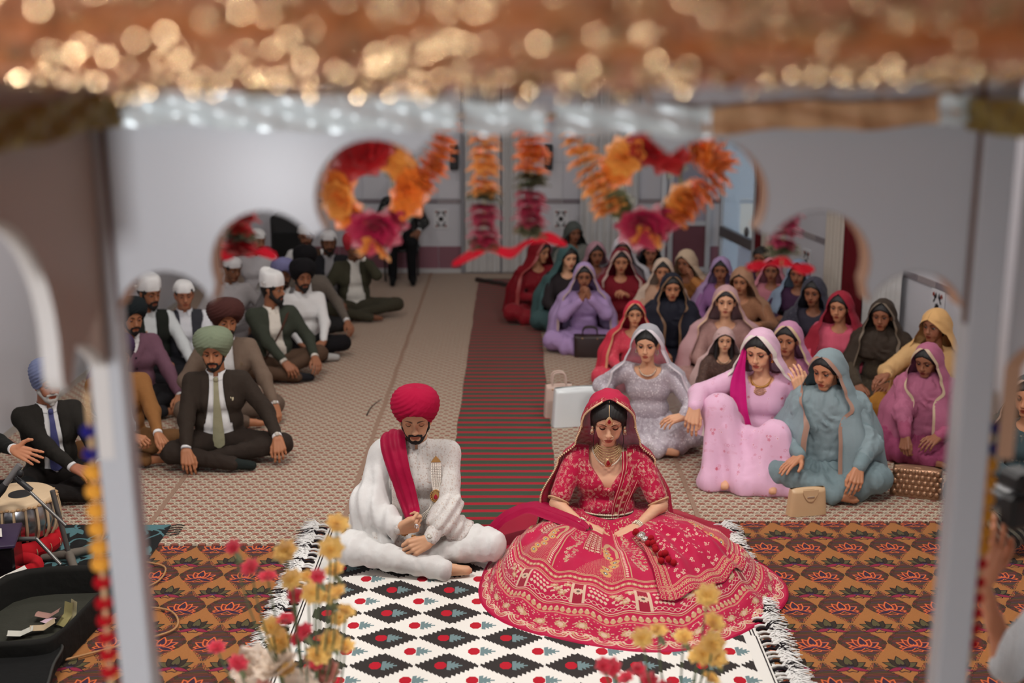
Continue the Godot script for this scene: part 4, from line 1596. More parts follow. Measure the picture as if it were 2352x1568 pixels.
func build_room() -> void:
	var white := plain(rgb(200, 199, 204), 0.5)
	var g := Geo.new()
	g.box(Vector3(11, 0.2, 19.6), xf(Vector3(0.5, -0.112, -6.0)), 0.01)
	struct("floor", g, plain(rgb(150, 140, 128), 0.4))
	g = Geo.new()
	g.box(Vector3(11, 0.2, 19.6), xf(Vector3(0.5, 4.0, -6.0)), 0.01)
	struct("ceiling", g, plain(rgb(205, 203, 200), 0.9))
	g = Geo.new()
	g.box(Vector3(0.2, 4.1, 19.0), xf(Vector3(-3.8, 1.95, -6.0)), 0.01)
	struct("wall_left", g, white)
	g = Geo.new()
	g.box(Vector3(10.4, 4.1, 0.2), xf(Vector3(0.8, 1.95, 3.4)), 0.01)
	struct("wall_front", g, white)
	# back wall with a dado, a border and tiles
	g = Geo.new()
	g.box(Vector3(6.6, 4.1, 0.2), xf(Vector3(-0.5, 1.95, -15.32)), 0.01)
	var wb := struct("wall_back", g, white)
	for k in 22:
		for r in 3:
			var x := -3.5 + 0.305 * k
			var t := Geo.new()
			t.box(Vector3(0.30, 0.44, 0.012), xf(Vector3(x, 1.13 + 0.445 * r, -15.216)), 0.004)
			obj("tile", t, plain([rgb(208, 207, 212), rgb(203, 202, 208), rgb(211, 210, 214)][(k * 2 + r) % 3], 0.3), wb)
		var d := Geo.new()
		d.box(Vector3(0.30, 0.30, 0.014), xf(Vector3(-3.5 + 0.305 * k, 0.17, -15.216)), 0.004)
		obj("dado_tile", d, plain([rgb(140, 92, 104), rgb(132, 86, 98)][k % 2], 0.3), wb)
		d = Geo.new()
		d.box(Vector3(0.30, 0.05, 0.014), xf(Vector3(-3.5 + 0.305 * k, 0.875, -15.215)), 0.004)
		obj("border_tile", d, plain([rgb(128, 118, 124), rgb(150, 140, 142)][k % 2], 0.3), wb)
	motif(wb, Vector3(-0.87, 0.66, -15.214), 0.0, 0.62)
	motif(wb, Vector3(0.60, 0.66, -15.214), 0.0, 0.62)
	g = Geo.new()
	g.box(Vector3(6.4, 0.06, 0.03), xf(Vector3(-0.5, 0.02, -15.19)))
	struct("baseboard_back", g, plain(rgb(190, 186, 184), 0.4))
	# right wall, with the doorway to the daylight near the back
	var bm := Basis(Vector3.UP, RW_TURN)
	var wr: Node3D = null
	for seg in [[-3.4, 13.95, -0.1, 4.0], [13.95, 15.25, 2.3, 4.0], [15.15, 15.5, -0.1, 4.0]]:
		g = Geo.new()
		var mid := rw((seg[0] + seg[1]) * 0.5, (seg[2] + seg[3]) * 0.5, -0.1)
		g.box(Vector3((seg[1] - seg[0]) * 1.0112, seg[3] - seg[2], 0.2), Transform3D(bm, mid), 0.006)
		if wr == null: wr = struct("wall_right", g, white)
		else: obj("wall_piece", g, white, wr)
	for k in 15:
		var d := 9.0 + 0.31 * k
		g = Geo.new()
		g.box(Vector3(0.305, 0.055, 0.014), Transform3D(bm, rw(d, 0.875, 0.006)), 0.004)
		obj("border_tile", g, plain([rgb(128, 120, 124), rgb(152, 142, 142)][k % 2], 0.3), wr)
		g = Geo.new()
		g.box(Vector3(0.305, 0.30, 0.014), Transform3D(bm, rw(d, 0.17, 0.006)), 0.004)
		obj("dado_tile", g, plain([rgb(140, 92, 104), rgb(132, 86, 98)][k % 2], 0.3), wr)
	motif(wr, rw(12.45, 0.60, 0.008), RW_TURN, 0.66)
	motif(wr, rw(9.72, 0.70, 0.008), RW_TURN, 0.72)
	# glazed door standing in the right wall, and a glazed screen beside it in the back wall
	var alu := plain(rgb(186, 186, 188), 0.35, 0.3)
	var dr := Node3D.new()
	dr.name = "door_1"
	dr.set_meta("kind", "structure")
	add_child(dr)
	dr.position = rw(14.6, 0.0, 0.0)
	dr.rotation.y = RW_TURN
	obj("door_frame", frame(1.28, 2.28, 0.07, 0.06, [0.06, 0.52, 2.2]), alu, dr)
	g = Geo.new()
	g.box(Vector3(1.14, 0.12, 0.07), xf(Vector3(0, 0.52, 0.01)))
	obj("rail", g, plain(rgb(92, 84, 84), 0.5), dr)
	var glass := StandardMaterial3D.new()
	glass.albedo_color = Color(0.86, 0.93, 0.96, 0.35)
	glass.transparency = BaseMaterial3D.TRANSPARENCY_ALPHA
	glass.roughness = 0.22
	for y in [[0.1, 0.46], [0.58, 2.16]]:
		g = Geo.new()
		g.box(Vector3(1.13, y[1] - y[0], 0.008), xf(Vector3(0, (y[0] + y[1]) * 0.5, 0)), 0.001)
		obj("pane", g, glass, dr)
	obj("handle", Geo.new().ball(Vector3(0.48, 0.66, 0.06), Vector3(0.035, 0.06, 0.03)), plain(rgb(96, 92, 92), 0.4, 0.4), dr)
	var sc := Node3D.new()
	sc.name = "door_2"
	sc.set_meta("kind", "structure")
	add_child(sc)
	sc.position = Vector3(2.16, 0, -15.12)
	obj("door_frame", frame(0.52, 2.3, 0.06, 0.06, [0.05, 0.62, 1.0, 2.25]), alu, sc)
	for y in [[0.08, 0.59, rgb(104, 62, 70)], [0.65, 0.97, rgb(150, 146, 156)], [1.03, 2.2, rgb(140, 138, 148)]]:  # lowest panel: reflection of the maroon dado painted as its colour
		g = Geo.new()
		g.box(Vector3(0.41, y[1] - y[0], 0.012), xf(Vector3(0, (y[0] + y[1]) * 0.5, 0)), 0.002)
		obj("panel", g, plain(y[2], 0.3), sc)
	g = Geo.new()
	g.box(Vector3(0.06, 2.3, 0.06), xf(Vector3(1.84, 1.15, -15.1)))
	struct("trim_1", g, plain(rgb(200, 200, 202), 0.4))
	# a pale courtyard beyond the door
	g = Geo.new()
	g.box(Vector3(6, 0.1, 6), xf(Vector3(5.8, -0.1, -14.2)), 0.01)
	struct("ground", g, plain(rgb(196, 194, 188), 0.9))
	# curtains
	var cw := cloth(rgb(196, 194, 192), 0.1, 0.9)
	var cream := cloth(rgb(190, 180, 168), 0.1, 0.9)
	var red := cloth(rgb(92, 16, 24), 0.3, 0.8)
	var cl := [
		["curtain", Vector3(-0.36, 0.02, -15.1), 0.0, 0.42, 5, cw, "white pleated curtain at the back of the hall, left of the runner's end"],
		["curtain", Vector3(0.03, 0.02, -15.1), 0.0, 0.30, 4, cw, "narrow white pleated curtain at the back of the hall, straight behind the runner's end"],
		["curtain", Vector3(1.18, 0.02, -15.1), 0.0, 0.72, 9, cw, "wide white pleated curtain on the back wall behind the women, left of the glazed screen"]]
	for c in cl:
		var o := thing(c[0], c[6], "curtain", c[1], c[2], "curtains of the hall")
		obj("fabric", pleats(c[3], 2.4, c[4], 0.022, c[1].x), c[5], o)
		obj("rod", Geo.new().tube([Vector3(-c[3] * 0.55, 2.42, 0), Vector3(c[3] * 0.55, 2.42, 0)], 0.012), alu, o)
	for c in [[13.72, 0.16, 3, red, "narrow dark red curtain beside the glazed daylight door in the right wall"], [13.48, 0.22, 3, cream, "cream pleated curtain next to the red one by the daylight door"],
		[11.62, 0.44, 5, cream, "cream curtain on the right wall, further of the two beside the dark red one"], [11.2, 0.42, 5, red, "broad dark red curtain hanging between two pale curtains on the right wall"], [10.58, 0.72, 8, cw, "wide white curtain on the right wall, nearest the camera, behind the seated women"]]:
		var o := thing("curtain", c[4], "curtain", rw(c[0], 0.02, 0.07), RW_TURN, "curtains of the hall")
		obj("fabric", pleats(c[1], 2.4, c[2], 0.022, c[0]), c[3], o)
		obj("rod", Geo.new().tube([Vector3(-c[1] * 0.55, 2.42, 0), Vector3(c[1] * 0.55, 2.42, 0)], 0.012), alu, o)
	# frames beside the middle curtains
	for x in [-0.60, -0.14, 0.20]:
		g = Geo.new()
		g.box(Vector3(0.05, 2.4, 0.06), xf(Vector3(x, 1.2, -15.17)))
		struct("trim_%d" % (2 + int((x + 0.61) * 3)), g, plain(rgb(140, 138, 142), 0.4))
	# ceiling lamps: tube panels
	for l in [[-1.6, -5.2], [1.6, -5.2], [-1.6, -9.0], [1.6, -9.0], [-1.4, -13.0], [1.2, -13.0]]:
		var o := thing("ceiling_light", "white fluorescent light panel on the hall ceiling, " + ("over the men" if l[0] < 0 else "over the women") + [" at the stage end", " midway", " at the back wall"][0 if l[1] > -6 else (1 if l[1] > -10 else 2)], "lamp", Vector3(l[0], 3.88, l[1]), 0, "ceiling light panels")
		g = Geo.new()
		g.box(Vector3(1.24, 0.05, 0.34), xf(V3))
		obj("housing", g, plain(rgb(220, 220, 220), 0.5), o)
		g = Geo.new()
		g.box(Vector3(1.2, 0.012, 0.3), xf(Vector3(0, -0.032, 0)), 0.002)
		var em := StandardMaterial3D.new()
		em.albedo_color = Color.WHITE
		em.emission_enabled = true
		em.emission = rgb(255, 246, 236)
		em.emission_energy_multiplier = 1.2
		obj("diffuser", g, em, o)
		var a := AreaLight3D.new()
		a.name = "light"
		a.area_size = Vector2(1.2, 0.3)
		a.light_color = rgb(252, 248, 244)
		a.light_energy = LAMP_FRONT if l[1] > -6 else (LAMP_MID if l[1] > -10 else LAMP_BACK)
		a.area_range = 20.0
		a.shadow_enabled = true
		o.add_child(a, true)
		a.position = Vector3(0, -0.06, 0)
		a.rotation_degrees = Vector3(-90, 0, 0)

func build_carpets() -> void:
	var hall := laid(tex_hall_carpet(), 0.155, 0.195)
	var lot := laid(tex_lotus_carpet(), 0.236, 0.385)
	tag(obj("carpet", sheet(-3.6, -2.13, -15.1, -6.50, 0.006, 0.012, 12, 60, 0.002), hall), "strip of beige and red-brown patterned hall carpet along the left wall, under the men", "carpet", "lengths of beige hall carpet")
	tag(obj("carpet", sheet(-2.12, -1.0, -15.1, -6.55, 0.007, 0.012, 12, 60, 0.002), hall), "second length of beige hall carpet from the left, bare between men and runner", "carpet", "lengths of beige hall carpet")
	tag(obj("carpet", sheet(-0.99, 1.1, -15.1, -6.80, 0.006, 0.012, 16, 60, 0.002), hall), "middle length of beige hall carpet, under the striped runner", "carpet", "lengths of beige hall carpet")
	tag(obj("carpet", sheet(1.11, 3.6, -15.1, -6.90, 0.006, 0.012, 16, 60, 0.002), hall), "right length of beige hall carpet, under the seated women", "carpet", "lengths of beige hall carpet")
	for x in [[-2.125, 0.03, "carpet_seam"], [-0.995, 0.03, "carpet_seam"], [1.105, 0.03, "carpet_seam"]]:
		tag(obj("binding_tape", sheet(x[0] - x[1] * 0.5, x[0] + x[1] * 0.5, -15.1, -6.62, 0.0105, 0.004, 1, 40, 0.0015), cloth(rgb(150, 122, 104), 0.0)), ["pale brown tape along the carpet seam passing the dark-suited man", "pale brown tape along the carpet seam left of the groom", "pale brown tape along the carpet seam under the women"][0 if x[0] < -2 else (1 if x[0] < 0 else 2)], "tape")
	tag(obj("stage_carpet", sheet(-3.6, 3.8, -7.05, -2.2, -0.002, 0.008, 60, 40, 0.001), lot), "ochre carpet woven with dark lotus lozenges, in front of the beige one", "carpet")
	tag(obj("runner", sheet(-0.40, 0.285, -14.7, -6.4, 0.014, 0.006, 10, 90, 0.003), laid(tex_runner(), 0.24, 0.24)), "long red and green striped runner leading up the aisle to the couple", "runner")
	var teal := thing("teal_rug", "black rug with teal leaf pattern beside the drum", "rug", Vector3(0, 0, 0))
	obj("pile", sheet(-3.5, -1.99, -6.83, -5.7, 0.014, 0.01, 16, 12, 0.002), laid(tex_teal_rug(), 0.9, 0.9), teal)
	for k in 5:
		var p := Vector3(-1.99, 0.014, -6.8 + 0.03 * k)
		obj("fringe_thread", Geo.new().tube(bez([p, p + Vector3(0.04, 0.0, -0.03 + 0.01 * k), p + Vector3(0.08, -0.003, -0.02)], 3), 0.003, 5), plain(rgb(20, 22, 22), 0.9), teal)
	# the white dhurrie under the couple, in two widths, with tassels at both ends
	var dh := tex_dhurrie()
	var rug := thing("dhurrie", "white flat-woven rug with charcoal stepped lozenges and red spots under the couple", "rug", Vector3.ZERO)
	obj("far_width", sheet(-0.98, 1.08, -6.78, -5.42, 0.012, 0.006, 16, 12, 0.002), laid(dh, 0.295, 0.27), rug)
	obj("near_width", sheet(-1.0, 1.1, -5.425, -4.2, 0.015, 0.006, 16, 12, 0.002), laid(dh, 0.295, 0.27), rug)
	for e in [[-1.08, -0.98, -6.78, -5.42], [1.08, 1.18, -6.78, -5.42], [-1.09, -1.0, -5.425, -4.2], [1.1, 1.19, -5.425, -4.2]]:
		var im := canvas(64, 64, rgb(222, 219, 212))
		for x in ([34, 44] if e[0] > 0 else [16, 26]): im.fill_rect(Rect2i(x, 0, 4, 64), rgb(36, 30, 30))
		var m := laid(tex(im), 0.1, 0.1)
		m.uv1_offset = Vector3(-e[0] * 10.0, 0, 0)
		obj("end_band", sheet(e[0], e[1], e[2], e[3], 0.013, 0.006, 2, 12, 0.002), m, rug)
	var rng := RandomNumberGenerator.new()
	rng.seed = 77
	var wt := cloth(rgb(226, 224, 220), 0.2, 0.9)
	var bt := cloth(rgb(34, 28, 32), 0.1, 0.9)
	for sd in [-1.0, 1.0]:
		for k in 62:
			var z := -6.8 + 0.040 * k
			var p := Vector3(sd * (1.07 if sd < 0 else 1.17), 0.016, z + rng.randf_range(-0.008, 0.008))
			var g := Geo.new()
			var kn := Geo.new()
			kn.tube(bez([p, p + Vector3(sd * 0.02, 0.012, 0.008), p + Vector3(sd * 0.045, 0.006, 0)], 3), 0.007, 6)
			obj("tassel_knot", kn, bt if k % 5 in [1, 3] else wt, rug)
			for n in 26:
				var a := rng.randf_range(-0.9, 0.9)
				var l := rng.randf_range(0.06, 0.13)
				var q := p + Vector3(sd * 0.04, 0.004, 0)
				g.tube([q, q + Vector3(sd * cos(a) * l * 0.5, rng.randf_range(0.006, 0.02), sin(a) * l * 0.5), q + Vector3(sd * cos(a) * l, rng.randf_range(-0.004, 0.008), sin(a) * l * 1.1)], [0.0034, 0.0034, 0.0016], 4, false)
			obj("tassel", g, wt if k % 5 != 3 else bt, rug)

# ---------------------------------------------------------------- the canopy the picture is taken from
func foil(q: PackedVector2Array, c: Vector2, r: float, a0: float, a1: float, n := 14) -> void:
	for i in n + 1:
		var a := deg_to_rad(lerpf(a0, a1, float(i) / n))
		q.append(c + Vector2(cos(a), sin(a)) * r)

const PZ := -2.4

func edge_band(q: PackedVector2Array, depth: float, at: Transform3D) -> Geo:      # the cut edge along the scallops, a hair proud of the panel
	var g := Geo.new()
	var n := q.size()
	for i in range(1, n - 1):
		var a := q[i]
		var b := q[i + 1]
		if a.distance_to(b) < 2e-4 or a.distance_to(b) > 0.9: continue
		var o := (b - a).orthogonal().normalized() * 0.0012
		for s in [-1.0, 1.0]:
			g.quad(g.put(at * Vector3(a.x + o.x * s, a.y + o.y * s, 0.0006)), g.put(at * Vector3(a.x + o.x * s, a.y + o.y * s, -depth)), g.put(at * Vector3(b.x + o.x * s, b.y + o.y * s, -depth)), g.put(at * Vector3(b.x + o.x * s, b.y + o.y * s, 0.0006)))
	return g

func build_palki() -> void:
	var paint: StandardMaterial3D = plain(rgb(178, 178, 180), 0.24)
	paint.metallic_specular = 0.20
	var shaded_paint := plain(rgb(168, 146, 132), 0.5)  # same white paint, with shade and orange bounce put into the colour
	var t := thing("canopy", "white wooden canopy frame whose scalloped arch and two posts frame the view", "canopy", Vector3(0, 0, 0))
	# front panel: half an outline, mirrored about the middle
	var mid := 0.056
	var q := PackedVector2Array()
	q.append(Vector2(-0.777, 2.76)); q.append(Vector2(-0.777, 2.245))
	foil(q, Vector2(-0.676, 2.215), 0.097, 165, 22)
	foil(q, Vector2(-0.478, 2.325), 0.105, 200, 32)
	foil(q, Vector2(-0.264, 2.452), 0.114, 212, 48)
	foil(q, Vector2(-0.05, 2.605), 0.105, 200, 90)
	var half := q.duplicate()
	for i in range(half.size() - 1, -1, -1): q.append(Vector2(2 * mid - half[i].x, half[i].y))
	var g := Geo.new()
	g.extrude(q, 0.070, Transform3D(Basis.IDENTITY, Vector3(0, 0, PZ + 0.016)))
	var fp := obj("front_panel", g, paint, t)
	var raw := plain(rgb(176, 136, 108), 0.6)
	obj("sawn_edge", edge_band(q, 0.070, Transform3D(Basis.IDENTITY, Vector3(0, 0, PZ + 0.016))), raw, fp)
	for sd in [-1.0, 1.0]:
		for zz in [PZ, 0.75]:
			g = Geo.new()
			var x: float = mid + sd * (0.833 + 0.032)
			var tip := 1.25 if sd < 0 and zz < 0 else 0.0        # the left front post is not quite plumb
			g.box(Vector3(0.064, 2.35, 0.064), xf(Vector3(x + 0.0175 * tip, 1.55, zz), Vector3(0, 0, tip)), 0.004)
			obj("post", g, paint, t)
			if zz < 0:
				g = Geo.new()
				g.box(Vector3(0.01, 0.5, 0.008), xf(Vector3(mid + sd * 0.829, 2.46, zz + 0.022)), 0.002)
				obj("joint_strip", g, plain(rgb(96, 66, 50), 0.6), t)
		# side panel in the plane of the posts, from the front post back to the rear one
		var s := PackedVector2Array()
		s.append(Vector2(-2.368, 2.76)); s.append(Vector2(-2.368, 1.965)); s.append(Vector2(-2.345, 1.965))
		foil(s, Vector2(-2.09, 1.975), 0.255, 178, 96)
		foil(s, Vector2(-2.075, 2.195), 0.035, 262, 350, 6)
		foil(s, Vector2(-1.79, 2.24), 0.25, 184, 96)
		foil(s, Vector2(-1.52, 2.44), 0.25, 200, 92)
		foil(s, Vector2(-0.85, 2.30), 0.36, 140, 90)
		for i in range(1, s.size()):
			s[i] = Vector2(maxf(s[i].x * 1.04, -2.368), 2.74 - (2.74 - s[i].y) * 1.04)
		var hs := s.duplicate()
		for i in range(hs.size() - 1, -1, -1): s.append(Vector2(-1.65 - hs[i].x, hs[i].y))
		g = Geo.new()
		var b := Basis(Vector3(0, 0, 1), Vector3.UP, Vector3(-1, 0, 0))
		g.extrude(s, 0.032, Transform3D(b, Vector3(mid + sd * 0.897 + 0.016, 0, 0)))
		var sp := obj("side_panel", g, shaded_paint if sd < 0 else paint, t)
		obj("sawn_edge", edge_band(s, 0.032, Transform3D(b, Vector3(mid + sd * 0.897 + 0.016, 0, 0))), plain(rgb(196, 190, 184), 0.6) if sd < 0 else raw, sp)
	g = Geo.new()
	for sd in [-1.0, 1.0]: g.box(Vector3(0.06, 0.06, 3.2), xf(Vector3(mid + sd * 0.865, 2.74, -0.8)))
	for zz in [PZ, 0.75]: g.box(Vector3(1.8, 0.06, 0.06), xf(Vector3(mid, 2.74, zz)))
	obj("top_rail", g, paint, t)
	# platform
	g = Geo.new()
	g.box(Vector3(3.0, 0.4, 5.4), xf(Vector3(mid, 0.2, -1.2)), 0.02)
	tag(obj("platform", g, cloth(rgb(196, 186, 176), 0.1)), "low cloth-covered platform the canopy stands on, below the frame", "platform")
	# orange sequinned cloth under the roof, rising towards the camera
	var prof := [[0.0, 2.40, 2.715], [0.14, 1.9, 2.706], [0.30, 1.45, 2.716], [0.42, 1.2, 2.752], [0.55, 0.95, 2.81], [0.68, 0.6, 2.90], [0.8, 0.2, 3.03], [1.0, -0.9, 3.12]]
	var cp := func(u: float, s: float) -> Vector3:
		var d := 0.0
		var h := 0.0
		for i in prof.size() - 1:
			if s <= prof[i + 1][0] or i == prof.size() - 2:
				var k: float = (s - prof[i][0]) / (prof[i + 1][0] - prof[i][0])
				d = lerpf(prof[i][1], prof[i + 1][1], k)
				h = lerpf(prof[i][2], prof[i + 1][2], k)
				break
		var x := lerpf(-0.90, 1.01, u)
		var e := (x - mid) / 0.87
		h += 0.035 * ss(0.6, 1.0, absf(e)) * ss(0.1, 0.3, s) - 0.012 * (1 - e * e) * ss(0.12, 0.3, s) + 0.012 * e
		h += 0.010 * sin(s * 60 + 2.2 * sin(u * 5)) * ss(0.0, 0.2, s) + 0.006 * sin(s * 97 - u * 6 + 1) * ss(0.0, 0.2, s)
		return Vector3(x, h, -d)
	g = Geo.new()
	g.grid(50, 110, func(u, s): return cp.call(u, s), false, null, 8.0, 16.0)
	var org := tex_spots(rgb(184, 102, 40), [rgb(198, 120, 56), rgb(160, 80, 28), rgb(206, 134, 70)], 160, 6, 14, 4)
	var roof := thing("canopy_cloth", "orange sequinned cloth stretched under the canopy roof, out of focus along the top", "cloth", Vector3.ZERO)
	obj("orange_fabric", g, printed(org, 0.55, 0.0, 0.5), roof)
	var rng := RandomNumberGenerator.new()
	rng.seed = 404
	var disc := Geo.new()
	var dome := []
	for k in 9: dome.append(Vector2(sin(0.30 * (8 - k) / 8.0) * 0.022, cos(0.30 * (8 - k) / 8.0) * 0.022 - 0.0216))
	disc.lathe([Vector2(0.0, -0.0008), Vector2(0.0065, -0.0007)] + dome, 20)
	var sm := disc.done()
	var gold := plain(rgb(206, 174, 132), 0.16, 1.0)
	var mm := MultiMesh.new()
	mm.transform_format = MultiMesh.TRANSFORM_3D
	mm.mesh = sm
	var N := 3000
	mm.instance_count = N
	for i in N:
		var u := rng.randf()
		var s := 0.17 + 0.5 * rng.randf()
		var p: Vector3 = cp.call(u, s)
		var du: Vector3 = cp.call(minf(u + 0.01, 1), s) - p
		var dv: Vector3 = cp.call(u, s + 0.004) - p
		var n := du.cross(dv).normalized()
		if n.y > 0: n = -n
		var up := -n
		var bb := Basis.from_euler(Vector3(PI / 2 + rng.randfn(0.12, 0.28), 0, 0)).rotated(Vector3.UP, rng.randfn(-0.2, 0.35))   # they dangle from a thread
		var k := rng.randf_range(0.5, 1.3)
		mm.set_instance_transform(i, Transform3D(bb.scaled(Vector3.ONE * k), p + n * 0.007 * k))
	var mi := MultiMeshInstance3D.new()
	mi.name = "sequins"
	mi.multimesh = mm
	mi.material_override = gold
	mi.set_meta("kind", "stuff")
	roof.add_child(mi, true)
	# trims along the top of the panels
	var strip := func(called: String, a: Vector3, b: Vector3, hgt: float, out: Vector3, m: Material, label: String, seed_: float) -> void:
		var gg := Geo.new()
		var n := int(a.distance_to(b) / 0.012)
		gg.grid(n, 6, func(u, s):
			var y: float = (s - 0.5) * hgt * (1.0 + 0.06 * sin(u * 23 + seed_))
			var w: float = 0.008 + 0.005 * sin(u * n * 0.9 + seed_) + 0.006 * sin(s * 7 + u * n * 0.31) + 0.003 * sin(u * n * 2.1 + s * 4)
			return a.lerp(b, u) + Vector3(0, y + 0.004 * sin(u * 9 + seed_), 0) + out * w)
		tag(obj(called, gg, m), label, "ribbon")
	var silver := plain(rgb(206, 216, 216), 0.3, 0.12)
	var tan_reflection := cloth(rgb(186, 146, 108), 0.4, 0.4)  # silver ribbon again, its orange reflection put into a tan colour
	strip.call("silver_trim", Vector3(-0.735, 2.626, PZ + 0.045), Vector3(-0.10, 2.612, PZ + 0.05), 0.066, Vector3(0, 0, 1), silver, "crumpled silver sequin ribbon along the left half of the arch top", 0.0)
	strip.call("silver_trim", Vector3(-0.09, 2.608, PZ + 0.05), Vector3(0.065, 2.606, PZ + 0.05), 0.058, Vector3(0, 0, 1), silver, "short silver sequin ribbon piece at the middle of the arch top", 2.0)
	strip.call("silver_trim", Vector3(0.08, 2.606, PZ + 0.05), Vector3(0.37, 2.602, PZ + 0.048), 0.056, Vector3(0, 0, 1), silver, "silver sequin ribbon piece right of the middle, next to the tan-painted stretch", 3.0)
	strip.call("tan_reflection_trim", Vector3(0.355, 2.602, PZ + 0.044), Vector3(0.83, 2.622, PZ + 0.044), 0.05, Vector3(0, 0, 1), tan_reflection, "silver ribbon with painted tan reflection along the right half of the arch top", 5.0)
	strip.call("silver_trim", Vector3(0.79, 2.622, PZ + 0.052), Vector3(0.845, 2.624, PZ + 0.052), 0.056, Vector3(0, 0, 1), silver, "small silver ribbon scrap at the right post", 6.0)
	var olive := cloth(rgb(130, 112, 60), 0.4, 0.5)
	strip.call("olive_trim", Vector3(-0.74, 2.620, PZ + 0.05), Vector3(-0.775, 2.622, -1.2), 0.06, Vector3(1, 0, 0), olive, "olive gold ribbon along the top of the left side panel", 1.0)
	strip.call("olive_trim", Vector3(0.85, 2.620, PZ + 0.05), Vector3(0.885, 2.622, -1.2), 0.06, Vector3(-1, 0, 0), olive, "olive gold ribbon along the top of the right side panel", 4.0)
	build_garlands()

func flower_mesh(np: int, rows: int, cup: float, seed_: int) -> ArrayMesh:      # a ruffled cloth flower of radius 1
	var g := Geo.new()
	for r in rows:
		for k in np:
			var a := TAU * (k + 0.5 * r) / np
			var b := Basis(Vector3.UP, a)
			var sc := 1.0 - 0.22 * r
			var tilt := cup + 0.35 * r + 0.15 * hash1(k + r * 7 + seed_)
			g.grid(4, 5, func(u, t):
				var w: float = 0.46 * sin(PI * pow(clampf(t, 0.03, 0.97), 0.7)) * (u - 0.5) * 2
				var l: float = t * sc
				var y: float = l * sin(tilt) * 0.8 - 0.25 * t * t * cos(tilt) + 0.06 * sin(u * 8 + k) * t
				return b * Vector3(w * sc, y, l * cos(tilt * 0.8)))
	return g.done()

var fm := []

func soft(col: Color) -> StandardMaterial3D:
	var key := "f" + col.to_html()
	if not mats.has(key):
		var m := StandardMaterial3D.new()
		m.albedo_color = col
		m.roughness = 0.8
		m.cull_mode = BaseMaterial3D.CULL_DISABLED
		m.backlight_enabled = true
		m.backlight = Color(0.6, 0.6, 0.6)
		mats[key] = m
	return mats[key]

func flower(parent: Node, called: String, at: Vector3, r: float, col: Color, kind: int, dir := Vector3.DOWN, spin := 0.0) -> void:
	var o := obj(called, fm[kind], soft(col), parent)
	var y := -dir.normalized()
	var x := y.cross(Vector3(0.3, 0.2, 1)).normalized()
	o.transform = Transform3D((Basis(x, y, x.cross(y)) * Basis(Vector3.UP, spin)).scaled(Vector3.ONE * r), at)

const ORG := Color(1.0, 0.54, 0.14)
const ORL := Color(1.0, 0.66, 0.26)
const MAG := Color(0.72, 0.04, 0.26)
const RED := Color(0.78, 0.02, 0.07)
const LEAF := Color(0.30, 0.32, 0.13)

func string_of(label: String, pts: Array, items: Array, grp := "flower garlands of the arch") -> Node3D:
	# items: [t along the string, colour, radius, kind, name]
	var t := thing("garland", label, "garland", pts[0], 0.0, grp)
	var o: Vector3 = pts[0]
	var q := []
	for p in pts: q.append(p - o)
	var path := bez(q, 10)
	obj("thread", Geo.new().tube(path, 0.0025, 5), plain(rgb(190, 170, 120), 0.8), t)
	var k := 0
	for it in items:
		var f: float = clampf(it[0], 0.0, 1.0) * (path.size() - 1)
		var i := mini(int(f), path.size() - 2)
		var p: Vector3 = (path[i] as Vector3).lerp(path[i + 1], f - i)
		var d: Vector3 = (path[i + 1] - path[i]).normalized()
		flower(t, it[4], p, it[2], it[1], it[3], d + Vector3(0.12 * sin(k * 2.1), 0, 0.12 * cos(k * 1.7)), k * 1.3)
		k += 1
	return t

func run_of(a: float, b: float, n: int, col: Color, r: float, kind: int, called: String) -> Array:
	var out := []
	if col.g > 0.3 and n > 4: n = int(n * 1.5)
	r *= 1.12
	for i in n: out.append([lerpf(a, b, float(i) / maxi(n - 1, 1)), col if i % 2 == 0 else col.lightened(0.06), r * (1.0 + 0.10 * sin(i * 2.4)), kind, called])
	return out

func ribbon_wing(label: String, pts: Array, w: float, parent: Node3D = null) -> void:
	var g := Geo.new()
	var o: Vector3 = pts[0]
	var q := []
	for p in pts: q.append(p - o)
	var path := bez(q, 8)
	var n := path.size() - 1
	g.grid(n, 6, func(u, s):
		var i := mini(int(u * n), n - 1)
		var p: Vector3 = (path[i] as Vector3).lerp(path[i + 1], u * n - i)
		var ww: float = w * (0.35 + 0.65 * absf(sin(u * PI * 3.0)))
		return p + Vector3(0, (s - 0.5) * ww * 0.8, (s - 0.5) * ww + 0.006 * sin(u * 30 + s * 5)))
	var ro := obj("red_ribbon", g, cloth(rgb(226, 24, 50), 0.4, 0.7), parent, "red petal ribbon" if parent else "")
	ro.position = o - (parent.position if parent else V3)
	if parent: return
	tag(ro, label, "ribbon")

func gp(px: float, py: float) -> Vector3:      # a place in the plane of the garlands (z = -3.3), read in thousandths of its width
	return Vector3(-0.075 + (px - 1110.0) * 0.001137, 2.509 - (py - 310.0) * 0.001152 + 0.0, -3.3)

